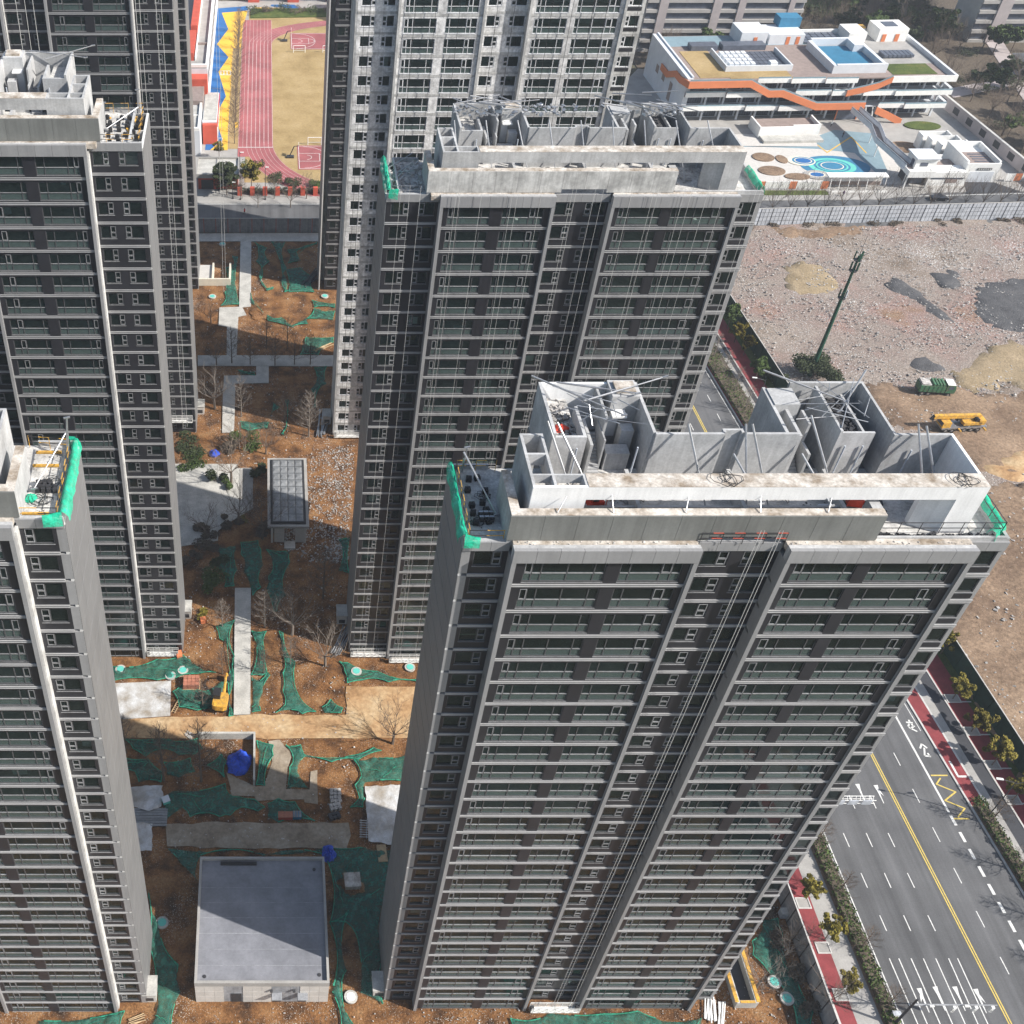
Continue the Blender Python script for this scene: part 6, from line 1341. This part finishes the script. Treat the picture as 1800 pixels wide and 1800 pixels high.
lamp('street lamp with a white head on the east side of the avenue', (102.62,84.82), 9.5, ((-1.9,.3,9.2),(1.5,0,9.0)))
lamp('street lamp on the far east side of the avenue beyond the middle tower', (98.2,176), 9.5, ((-1.9,.3,9.2),))
lamp('street lamp by the kindergarten street with crossed arms', (177.21,269.64), 8.5, ((1.6,-.6,6.2),))
lamp('thin black lamp post left of the curved track', (-6.4,266.41), 13, ((.5,0,12.6),)); lamp('thin black lamp post behind the brick railing right of the gate lodge', (0.06,266.41), 9, ((.4,0,8.6),)); lamp('small lamp post with a globe beside the round evergreen', (-8.39,266.95), 4.5, ((.3,0,4.2),))
t = thing('traffic_gantry', 'grey traffic signal mast with a long arm at the bottom right', 'traffic light', (*(77.76,56.14), 0))
MB().cyl((0,0,0),.3,.4,10).build('base', M['darksteel'], t); MB().tube((0,0,.3),(0,0,7.6),.19,.12,10).build('pole', M['darksteel'], t)
MB().tube((.0,.2,5.6),(10.2,.0,5.9),.13,.07,8).build('arm', M['fence_grey'], t)
for x in (5.0,7.6,9.6): o = MB().rbox((x,-.25,5.4),(.36,.3,1.1)).build('signal_head', M['white'], t); MB().cyl((x,-.42,5.2),.12,.04,10,'Y').build('signal_lens', M['black'], o)
for x in (2.2,6.4): MB().rbox((x,-.2,6.1),(.5,.22,.2)).build('camera_box', M['white'], t)
t = thing('sign_truss', 'white lattice sign truss over the avenue beside the right tower edge', 'sign gantry', (*(79.58,84.1), 0))
MB().tube((-1.6,0,0),(-1.6,0,6.4),.2,.16,8).build('pole', M['fence_grey'], t)
for y in (-.35,.35):
    for z in (5.9,6.6): MB().tube((-1.6,y,z),(4.6,y,z),.05,.05,5).build('chord', M['white'], t)
for i in range(10): MB().tube((-1.2+i*.6,-.35,6.6),(-.9+i*.6,.35,6.6),.035,.035,4).build('lacing', M['white'], t)
for i in range(3): MB().rbox((-.4+i*1.9,-.4,6.2),(1.3,.08,1.0)).build('sign_board', M['fence_white'], t)
t = thing('utility_box', 'white utility cabinet at the bottom end of the west hedge', 'cabinet', (*(78.15,57.09), .1)); MB().rbox((0,0,.6),(.9,.5,1.1)).build('body', M['white'], t); MB().rbox((0,0,1.18),(1.0,.6,.08)).build('lid', M['fence_white'], t)
t = thing('utility_box', 'pale cabinet against the grey hoarding beside the right tower', 'cabinet', (*(68.96,70.35), .1)); MB().rbox((0,0,.6),(1.3,.9,1.2)).build('body', M['fence_white'], t); MB().rbox((0,0,1.25),(1.4,1.0,.08)).build('lid', M['slab'], t)
for i, (q, lab) in enumerate((((72.07,72.09),'upper'),((72.51,65.94),'middle'),((72.53,59.84),'lower'))):
    t = thing('tree_pit', lab + ' white edged tree pit on the west red footpath', 'tree pit', (q[0]+.1, q[1], .1))
    for b in ((-.9,.9,-.8,-.65),(-.9,.9,.65,.8),(-.9,-.75,-.65,.65),(.75,.9,-.65,.65)): B(*b, 0, .09).build('edging', M['kerb'], t)
    B(-.75,.75,-.65,.65,0,.02).build('soil', M['pave'], t)
for i, q in enumerate(PITS):
    t = thing('tree_pit', ('first','second','third','fourth')[i] + ' tree pit from the top on the east red footpath', 'tree pit', (q[0][0], q[0][1], .11))
    for b in ((-1.1,1.1,-.8,-.65),(-1.1,1.1,.65,.8),(-1.1,-.95,-.65,.65),(.95,1.1,-.65,.65)): B(*b, 0, .09).build('edging', M['kerb'], t)
    B(-.95,.95,-.65,.65,0,.02).build('soil', M['pave'], t); B(1.1,2.6,-.7,-.5,0,.05).build('path_bar', M['kerb'], t)

# ---------------------------------------------------------------- roof clutter
def pole(a, b, label, r=.075, head=True, m='steel', group=None):
    t = thing('steel_prop', label, 'steel prop', a, 0, group); d = Vector(b)-Vector(a)
    MB().tube((0,0,0), d*.55, r*1.15, r*1.15, 7).build('outer_tube', M[m], t); MB().tube(d*.55, d, r*.8, r*.8, 7).build('inner_tube', M[m], t)
    if head: MB().rbox(d, (.5,.12,.12), .3).build('head_plate', M[m], t)
    return t
def offs(d): return lambda a: (a[0]+d[0], a[1]+d[1], a[2]+d[2])
PA = [((21.6,66.5,87.4),(24.3,63.0,81.4),'left one of two props leaning on the left court'),((22.4,66.6,87.2),(26.0,62.9,81.4),'right one of two props leaning on the left court'),
 ((21.4,72.4,87.3),(28.2,68.6,86.3),'long tube lying across the left core'),((25.2,70.2,86.4),(32.2,72.4,87.2),'long tube from the left core towards the middle tower'),((23.6,72.6,86.5),(29.8,71.0,86.6),'tube across the back of the left core'),
 ((32.4,66.4,87.2),(34.3,62.6,81.4),'first prop on the rear screen wall from the left'),((36.8,66.4,87.2),(37.4,62.7,81.4),'second prop on the rear screen wall from the left'),((37.3,66.4,87.2),(39.2,62.8,81.4),'third prop on the rear screen wall from the left'),((35.3,63.8,86.4),(36.8,60.2,84.6),'prop standing on the front beam, left'),((40.3,63.6,86.6),(41.9,60.0,84.6),'prop standing on the front beam, middle'),
 ((42.0,67.2,87.4),(44.6,63.0,81.4),'prop in front of the right stair'),((50.0,66.4,87.2),(51.2,62.6,81.4),'left one of two props in the right court'),((50.7,66.4,87.0),(52.4,62.7,81.4),'right one of two props in the right court'),((40.2,73.0,87.4),(46.2,70.2,86.4),'long tube across the right core'),((48.9,73.6,87.0),(45.4,69.2,86.2),'slanting tube at the corner of the right core'),
 ((15.6,66.6,84.2),(17.9,62.2,81.6),'slanting tube on the left roof deck'),((15.9,67.4,81.4),(16.0,67.4,84.0),'upright tube on the left roof deck')]
for a, b, l in PA: pole(a, b, l + ' of the right foreground tower')
rnd = random.Random(12)
for i in range(18):
    x = (24,27,29.5,41,44,46.5,48,26,43)[i % 9]; pole((x-2.2, 56.1+72+rnd.uniform(-3,1), 86.2+rnd.uniform(0,.8)), (x+rnd.uniform(1.5,3.5), 56.1+70+rnd.uniform(-2.5,2), 85.6+rnd.uniform(0,1.6)), 'loose steel tube lying over the broken cores of the middle tower roof', .07, False, 'steel', 'tubes on the middle tower roof')
for i in range(9):
    x = 21.5+i*3.6; pole((x, 56.1+66.3, 86.1), (x+rnd.uniform(.8,2), 56.1+62.7, 80.4), 'steel prop leaning on the rear screen wall of the middle tower roof', .06, True, 'steel', 'props on the middle tower roof')
for i in range(5): pole((14.2+rnd.uniform(0,1), 116+rnd.uniform(0,7), 80.5), (17.4+rnd.uniform(-.5,.6), 118+rnd.uniform(0,5), 80.9+rnd.uniform(0,2.2)), 'loose tube on the left roof deck of the middle tower', .06, False, 'steel', 'tubes on the middle tower deck')
for a, b, l in (((-14.2,121.5,88.0),(-17.6,118.6,86.8),'slanting tube on the flat deck'),((-14.4,122.8,86.4),(-14.3,122.9,89.4),'upright tube on the deck corner'),((-18.4,121.2,86.4),(-18.6,121.6,88.6),'left upright tube on the deck'),((-18.0,121.2,86.4),(-18.0,121.6,88.5),'second upright tube on the deck'),((-27,129,91.4),(-20.5,128,91.0),'long tube over the core'),((-25,127,91.2),(-19.8,130,91.6),'crossing tube over the core')): pole(a, b, l + ' of the left middle tower', .07)
pole((-15.4,66.2,84.4),(-15.1,66.4,87.8),'forked white post on the roof deck of the left foreground tower',.10); pole((-15.3,66.0,86.6),(-17.4,62.0,84.5),'slanting brace of the forked post on the left foreground roof deck',.06)

def cart(label, q, rz):
    t = thing('hoist_cart', label, 'machine', q, rz)
    B(-.55,.55,-.45,.45,.25,.95).build('body', M['red'], t); MB().rbox((0,0,1.75),(1.6,1.5,.06),0,.12).build('canopy', M['schoolred'], t)
    for x in (-.6,.6):
        for y in (-.55,.55): MB().tube((x,y,0),(x,y,1.75),.035,.035,5).build('post', M['red'], t)
    B(-.4,.1,-.3,.3,.95,1.2).build('motor', M['darksteel'], t)
cart('red canopied hoist machine in the left roof court of the right foreground tower', (25.7,63.3,81.26), .2); cart('red canopied hoist machine in the right roof court of the right foreground tower', (46.0,63.6,81.26), -.2)
lump('bag', (26.9,62.9,81.26), .55, .35, M['net_bright'], 'lime green bag beside the left red hoist machine', 'bag', 31, 1.4); lump('bag', (23.6,69.2,84.4), .5, .3, M['red'], 'red cloth bundle in the open room of the left roof core', 'bag', 32, 1.3); lump('bag', (43.8,63.2,81.26), .5, .25, M['bluewhite'], 'pale sheet bundle beside the right stair on the roof', 'bag', 33, 1.5)
# counterweights, cable coils on the roof decks
def weights(label, x0, x1, y0, y1, z, nx, ny, group, m='black'):
    rnd = random.Random(int(x0*7)); 
    for i in range(nx):
        for j in range(ny):
            if rnd.random() < .15: continue
            x, y = x0+(x1-x0)*(i+.5)/nx+rnd.uniform(-.3,.3), y0+(y1-y0)*(j+.5)/ny+rnd.uniform(-.4,.4)
            t = thing('counterweight', label, 'counterweight', (x,y,z), rnd.uniform(-.2,.2), group); MB().box(-.22,.22,-.2,.2,0,.42).build('block', M[m], t); MB().box(-.06,.06,-.06,.06,.42,.55).build('lifting_eye', M['darksteel'], t)
weights('black concrete counterweight on the left roof deck of the right foreground tower', 15.8,17.7,60.6,67.0,81.26,2,5,'counterweights on the right foreground deck')
weights('black counterweight block on the bright roof deck of the left middle tower', -18.6,-13.9,115.6,122.8,86.36,5,6,'counterweights on the left middle deck')
def coil(label, c, r, n, m='black', seed=0):
    rnd = random.Random(seed); mb = MB(); pts = [(c[0]+r*(.75+.5*math.sin(i*.23+seed))*math.cos(i*.5)+.3*math.sin(i*.11)+rnd.uniform(-.09,.09), c[1]+r*math.sin(i*.5)*(.8+.4*math.cos(i*.31+seed))+rnd.uniform(-.09,.09), c[2]+.02+.003*i) for i in range(n)]
    return one(mb.path(pts, .022, 4), 'cable_coil', M[m], label, 'cable')
for i, (c, r, l) in enumerate((((16.4,61.6,81.3),.6,'near the front of the left roof deck'),((17.2,64.6,81.3),.5,'at the back of the left roof deck'),((23.6,70.4,84.42),.7,'in the open room of the left core'),((24.2,68.6,84.42),.8,'at the front of the left core room'),((34.2,61.4,86.06),.8,'on the portal top left of the middle'),((51.6,61.2,86.06),.7,'at the right end of the portal top'),((40.8,64.8,81.3),.9,'behind the portal slot'),((46.2,65.2,81.3),.8,'by the right hoist machine'),((29.4,64.6,81.3),.8,'left behind the portal slot'))): coil('black cable coil ' + l + ' of the right foreground tower', c, r, 50, 'black', i)
for i, (c, r, l) in enumerate((((-16.8,61.2,84.0),.7,'front'),((-16.2,63.2,84.0),.6,'rear'))): coil('black cable coil on the left foreground deck, ' + l + ' one', c, r, 60, 'black', 20+i)
lump('rope_bundle', (-17.6,61.4,84.0), .45, .4, M['net_bright'], 'small heap of turquoise rope on the left foreground deck', 'rope', 41)
for i in range(7): t = thing('cable_drum', 'dark grey motor with ribbed casing on the left foreground deck', 'motor', (-17.2+.42*(i % 4), 62.3+.6*(i//4), 84.0), .1*i, 'motors on the left foreground deck'); B(-.16,.16,-.25,.25,0,.45).build('casing', M['darksteel'], t); B(-.2,.2,-.1,.1,.45,.5).build('handle', M['black'], t)
for i in range(6): t = thing('cable_drum', 'grey motor unit in the row on the left roof deck of the right foreground tower', 'motor', (16.7+.4*(i % 3), 61.9+.55*(i//3), 81.26), 0, 'motors on the right foreground deck'); B(-.15,.15,-.22,.22,0,.42).build('casing', M['darksteel'], t); B(-.18,.18,-.08,.08,.42,.47).build('handle', M['steel'], t)
# roof debris
for k, (reg, z, l) in enumerate(((rect(22.8,24.7,67.1,72.9),84.42,'in the open room of the left roof core'),(rect(45,47.2,67.3,73),84.52,'in the open room of the right roof core'),(rect(22,30,62.6,66.3),81.27,'in the left roof court'),(rect(42,48.5,62.8,66.4),81.27,'in the right roof court'),(rect(19,45,60.0,60.4),81.27,'in the gutter behind the front beam'),(rect(46.2,55.5,59.7,60.4),81.27,'on the right roof deck'))):
    tag(rubble('rubble', 420, reg, .06, .32, M['rubblestone' if k % 2 == 0 else 'darksteel'], 50+k, z), 'builders debris ' + l + ' of the right foreground tower', 'debris')
for k, (reg, z, l) in enumerate(((rect(22,49,126,129),85.0,'on the cores'),(rect(20,52,118.4,122.3),80.3,'in the roof court'),(rect(14.2,18.6,115.6,123.5),80.32,'on the left roof deck'))): tag(rubble('rubble', 700, reg, .08, .5, M['rubblestone' if k else 'steel'], 60+k, z), 'scaffold scraps and debris ' + l + ' of the middle tower', 'debris')
# bright safety netting and yellow-black railings at deck edges
def edge_net(label, pts, z, sg=1, seed=0):
    """bunched netting thrown over a roof edge; sg = side of the path that is outside"""
    vs = []; fs = []; prof = ((-.30,.05),(-.18,.5),(.02,.72),(.22,.62),(.40,.25),(.46,-.25)); m = len(prof)
    for a, b in zip(pts, pts[1:]):
        a, b = Vector(a), Vector(b); k = max(2, int((b-a).length/.3)); d = (b-a).normalized(); nn = Vector((-d.y, d.x))*sg
        for i in range(k+1):
            p = a.lerp(b, i/k); base = len(vs)
            for j, (u, h) in enumerate(prof):
                g = noise.noise(Vector((p.x*1.9, p.y*1.9, j*.8+seed))); o = nn*(u*(1+.4*noise.noise(Vector((p.x*.7,p.y*.7,seed))))+.12*g)
                vs.append((p.x+o.x, p.y+o.y, z+h*(1+.35*noise.noise(Vector((p.x*.9,p.y*.9,seed+3.))))+.10*g))
            if i:
                for j in range(m-1): fs.append((base-m+j, base+j, base+j+1, base-m+j+1))
    return tag(MB().add(vs, fs).build('safety_net', M['net_bright'], smooth=True), label, 'net')
edge_net('turquoise safety net bunched along the left roof edge of the right foreground tower', [(15.05,67.8),(15.05,59.4),(16.2,59.2)], 81.5, -1, 1)
edge_net('turquoise safety net along the right roof edge of the right foreground tower', [(55.9,67.8),(55.9,60.6),(54.6,59.6)], 81.7, 1, 2)
edge_net('turquoise safety net on the left foreground tower roof edge', [(-15.6,67.6),(-14.95,67.4),(-14.9,59.0),(-16.3,58.7)], 84.2, 1, 3)
edge_net('turquoise safety net on the left roof edge of the middle tower', [(14.0,123.8),(14.0,115.6),(15.0,115.3)], 80.5, -1, 4); edge_net('turquoise safety net on the right roof edge of the middle tower', [(55.9,121.0),(55.9,115.8)], 80.7, 1, 5)
def railing(label, pts, z, cols_=('yellow', 'black')):
    t = thing('guard_rail', label, 'railing')
    for a, b in zip(pts, pts[1:]):
        a, b = Vector((*a, z)), Vector((*b, z)); k = max(1, int((b-a).length/1.5))
        for i in range(k+1): p = a.lerp(b, i/k); MB().tube(p, p+Vector((0,0,1.2)), .03, .03, 4).build('post', M[cols_[0]], t)
        for hh in (.6, 1.15):
            for i in range(k*2): MB().tube(a.lerp(b, i/(k*2))+Vector((0,0,hh)), a.lerp(b, (i+1)/(k*2))+Vector((0,0,hh)), .035, .035, 4).build('rail', M[cols_[i % 2]], t)
railing('yellow and black railing round the left roof deck of the right foreground tower', [(18.0,59.6),(15.4,59.6),(15.4,67.6),(18.6,67.6)], 81.3); railing('yellow and black railing round the left foreground roof deck', [(-18.1,59.2),(-15.3,59.2),(-15.3,67.0),(-18.6,67.4)], 84.0)
railing('yellow and black railing round the bright deck of the left middle tower', [(-19.0,115.6),(-13.8,115.6),(-13.8,123.6),(-19.0,123.6)], 86.4); railing('thin railing along the right front roof edge of the right foreground tower', [(46,59.7),(55.4,59.7),(55.4,67)], 82.0, ('darksteel','darksteel')); railing('thin railing in the gap under the front beam of the right foreground tower', [(32.6,59.0),(39.0,59.0)], 81.6, ('darksteel','schoolred')); railing('thin railing on the left roof deck of the middle tower', [(19,115.8),(14.3,115.8),(14.3,123.5)], 80.3, ('steel','steel'))
for i, y in enumerate((59.6,66.6,65.0)): one(B(-18.0,-16.0,y,y+.18,84.02,84.2), 'toe_board', M['yellow'], 'yellow toe board on the left foreground deck, ' + ('front','rear','middle')[i] + ' one', 'board')
for i, (x, y) in enumerate(((-14.6,121.9),(-15.2,119.0),(-15.0,117.6),(-18.0,122.6))): one(MB().rbox((x,y,86.42),(.25,1.3,.12),.3*i), 'toe_board', M['yellow'], 'yellow board lying on the left middle deck, ' + ('rear right','middle','front right','rear left')[i] + ' one', 'board')
one(MB().rbox((-16.2,115.9,86.4),(3.0,.14,.12),.05), 'steel_angle', M['schoolred'], 'dark red steel bar on the front edge of the left middle deck', 'bar')

# ---------------------------------------------------------------- hoist ropes on the facades, suspended platforms
def rope(label, x, y, z0, z1, m='rope', r=.028, group='ropes', dx=0): return one(MB().tube((x,y,z1),(x+dx,y-.15,z0),r,r,4,caps=False), 'hoist_rope', M[m], label, 'rope', group)
for i, x in enumerate((36.0,36.25,37.35,37.6)): rope('white hoist rope down the recess of the right foreground tower, ' + ('first','second','third','fourth')[i] + ' from left', x, 57.6, 1.5, 84.4, 'rope', .02, None, (-.6,-.5,.1,.2)[i])
for i, x in enumerate((15.0,16.0,17.2,21.2,21.6,24.0,27.4,28.0,30.6,34.0,34.4,36.5,37.4,40.6,43.0,43.5,46.4,47.2,49.0,50.8,54.3,54.8)): rope('pale hoist rope hanging down the front of the middle tower', x, 113.6, .5, 82.6, 'rope', .017, 'ropes on the middle tower')
for i, x in enumerate((-19.0,-18.4,-16.0,-15.2,-34,-35.2,-36.5)): rope('pale hoist rope on the top left tower', x, 169.6, 3, 90, 'rope', .04, 'ropes on the top left tower')
for i, x in enumerate((14.6,15.4,22,25,28.5,34,36.5,42,45,48,50,54.6)): rope('dark hoist rope on the pale unfinished tower', x, 168.7, 2, 90, 'darksteel', .04, 'ropes on the pale tower')
for i, x in enumerate((-9.6,-9.0)): rope('pale rope beside the farthest left tower', x, 222, 1, 84, 'rope', .04, 'ropes on the farthest left tower')
def gondola(label, x0, x1, y, z, m='steel'):
    t = thing('suspended_platform', label, 'platform', (0,0,0)); w = .8
    B(x0,x1,y-w,y,z,z+.08).build('floor', M['white'], t)
    for yy in (y-w, y):
        for h in (.45,.85,1.2): MB().tube((x0,yy,z+h),(x1,yy,z+h),.035,.035,4).build('rail', M['white' if m == 'steel' else m], t)
    n = max(2, int((x1-x0)/1.0))
    for i in range(n+1):
        for yy in (y-w, y): xx = x0+(x1-x0)*i/n; MB().tube((xx,yy,z),(xx,yy,z+1.2),.03,.03,4).build('upright', M['white'], t)
        if i < n: MB().tube((x0+(x1-x0)*i/n,y-w,z),(x0+(x1-x0)*(i+1)/n,y-w,z+1.2),.025,.025,4).build('brace', M['steel'], t)
    for xx in (x0+.2, x1-.2): MB().rbox((xx,y-w/2,z+.5),(.35,.5,.7)).build('hoist_motor', M['darksteel'], t)
    return t
gondola('white lattice suspended platform at the foot of the right tower recess', 33.0, 39.0, 58.2, .5); gondola('white lattice platform at the foot of the middle tower, left piece', 13.8, 19.4, 114.8, .4); gondola('white lattice platform at the foot of the middle tower, right piece', 19.9, 26.5, 113.6, .4); gondola('white suspended platform at the foot of the top left tower', -19.4, -14.2, 170.9, 3.4); gondola('white lattice platform at the foot of the pale unfinished tower', 13.6, 19.2, 169.9, .5); gondola('white lattice platform at the foot of the left middle tower', -19.0, -14.0, 115.0, .3)
# site hoist landing and bundles
t = thing('landing_box', 'cream site box with an open top at the foot of the farthest left tower', 'box', (*(-12.03,228.79), .1))
for b in ((-4.0,4.0,-3.8,-3.4),(3.6,4.0,-3.4,3.4),(-4.0,-3.6,-3.4,3.4),(-.4,0,-3.4,3.4)): B(*b, 0, 1.8).build('wall', M['cream'], t)
B(-3.6,-.4,-3.4,3.4,0,1.2).build('cover', M['tile'], t)
for i, (q, h, l) in enumerate((((-13.1,123.65),3.0,'left middle tower corner'),((-14.43,60.17),3.2,'left foreground tower corner'),((14.37,60.78),3.0,'right foreground tower corner'),((12.74,122.39),3.5,'middle tower corner'),((-13.1,178.19),3.2,'top left tower corner'),((12.36,175.05),3.2,'pale tower corner'))):
    t = thing('vent_box', 'low concrete vent box at the ' + l, 'vent box', (*q, 0)); B(-.8,.8,-1.2,1.2,0,h*.6).build('body', M['tile'], t); B(-.9,.9,-1.3,1.3,h*.6,h*.6+.15).build('lid', M['slab'], t); B(-.5,.5,-1.24,-1.19,.4,1.2).build('louvre', M['darksteel'], t)
# bundles of pipes and planks
def bundle(label, q, n, L, rz, m, r=.09, z=.2, seed=0):
    rnd = random.Random(seed); t = thing('pipe_bundle', label, 'pipes', (*q, z), rz)
    for i in range(n): a = rnd.uniform(-.12,.12); MB().tube((-L/2*rnd.uniform(.7,1),(i-n/2)*.2,.02+.12*(i % 2)),(L/2*rnd.uniform(.7,1),(i-n/2)*.2+a*L,.05+.12*(i % 3)),r,r,6).build('pipe', M[m], t)
bundle('heap of white plastic pipes on the clay by the basement ramp', (55.85,57.81), 12, 3.4, 1.3, 'white', seed=1); bundle('dark pipe bundle at the foot of the farthest tower', (11.04,228.18), 9, 9, 1.0, 'darksteel', .14, .2, 2); bundle('dark pipe bundle left of the middle tower corner', (12.35,117.68), 8, 7, 1.2, 'steel', .1, .2, 3); bundle('grey pipes by the pale tower foot', (11.47,173.72), 8, 9, 1.4, 'steel', .12, .2, 4); bundle('timber planks by the pale tower above the cross path', (12.6,200.03), 5, 5, .6, 'plank', .1, .2, 5); bundle('scattered timber at the foot of the square grey building', (-15.91,56.75), 5, 2.4, .3, 'plank', .07, .15, 6); bundle('loose white strips by the sandy road edge', (-11.32,99.07), 5, 1.8, -.6, 'white', .06, .25, 7)
one(MB().rbox((*(-13.85,114.46),.4),(.9,1.3,.8),.2), 'barrier', M['orange'], 'orange plastic barrier at the left middle tower corner, lower', 'barrier'); one(MB().rbox((*(-10.29,121.83),.4),(.9,.9,.8),.2), 'barrier', M['orange'], 'orange plastic barrier above the leaf litter', 'barrier')

# debris on the other roofs and along the parapet tops
for k, (reg, z, lab) in enumerate(((rect(-18.8,-13.7,115.4,123.6),86.36,'on the deck of the left middle tower'),(rect(-30,-20,118.2,122.4),86.4,'in the roof court of the left middle tower'),(rect(-18.2,-15.2,58.9,67.4),84.0,'on the deck of the left foreground tower'),(rect(18.7,32.3,58.45,59.0),81.87,'on the left bay top of the right foreground tower'),(rect(39.2,52.9,58.45,59.0),81.87,'on the right bay top of the right foreground tower'),(rect(15.4,17.9,59.6,67.5),81.27,'on the left deck of the right foreground tower'),(rect(19.7,53,114.5,115.1),80.95,'on the bay tops of the middle tower'))):
    tag(rubble('rubble', 150, reg, .03, .12, M['tile' if k % 2 else 'rubblestone'], 90+k, z), 'white plaster crumbs ' + lab, 'debris')
for i in range(5):
    x = 21+i*4.9+rnd.uniform(-1.5,1.5); pole((x, 59.4, 84.5), (x+rnd.uniform(-.4,1.2), 60.2+rnd.uniform(0,1), 84.6+rnd.uniform(.2,.7)), 'short scaffold clamp tube lying on the front beam of the right foreground tower', .04, False, 'steel', 'tubes on the front beam')
for i in range(10): pole((rnd.uniform(22.8,30), rnd.uniform(67,73), 86.05), (rnd.uniform(22.8,30), rnd.uniform(67,73), 86.3+rnd.uniform(0,.9)), 'thin scaffold tube across the left core of the right foreground tower', .035, False, 'steel', 'thin tubes on the left core')
for i in range(12): pole((rnd.uniform(40.6,48.8), rnd.uniform(67,73.2), 86.05), (rnd.uniform(40.6,48.8), rnd.uniform(67,73.2), 86.2+rnd.uniform(0,.9)), 'thin scaffold tube across the right core of the right foreground tower', .035, False, 'steel', 'thin tubes on the right core')
# thin haze in the air over the whole place
hz = bpy.data.materials.new('haze air'); hz.use_nodes = True; hn = hz.node_tree.nodes; hn.remove(hn['Principled BSDF'])
pv = hn.new('ShaderNodeVolumePrincipled'); pv.inputs['Color'].default_value = (.80, .88, 1.0, 1); pv.inputs['Density'].default_value = .00017
hz.node_tree.links.new(pv.outputs[0], hn['Material Output'].inputs['Volume'])
stuff(B(-690, 1090, -290, 1490, -.9, 143.0).build('haze', hz))
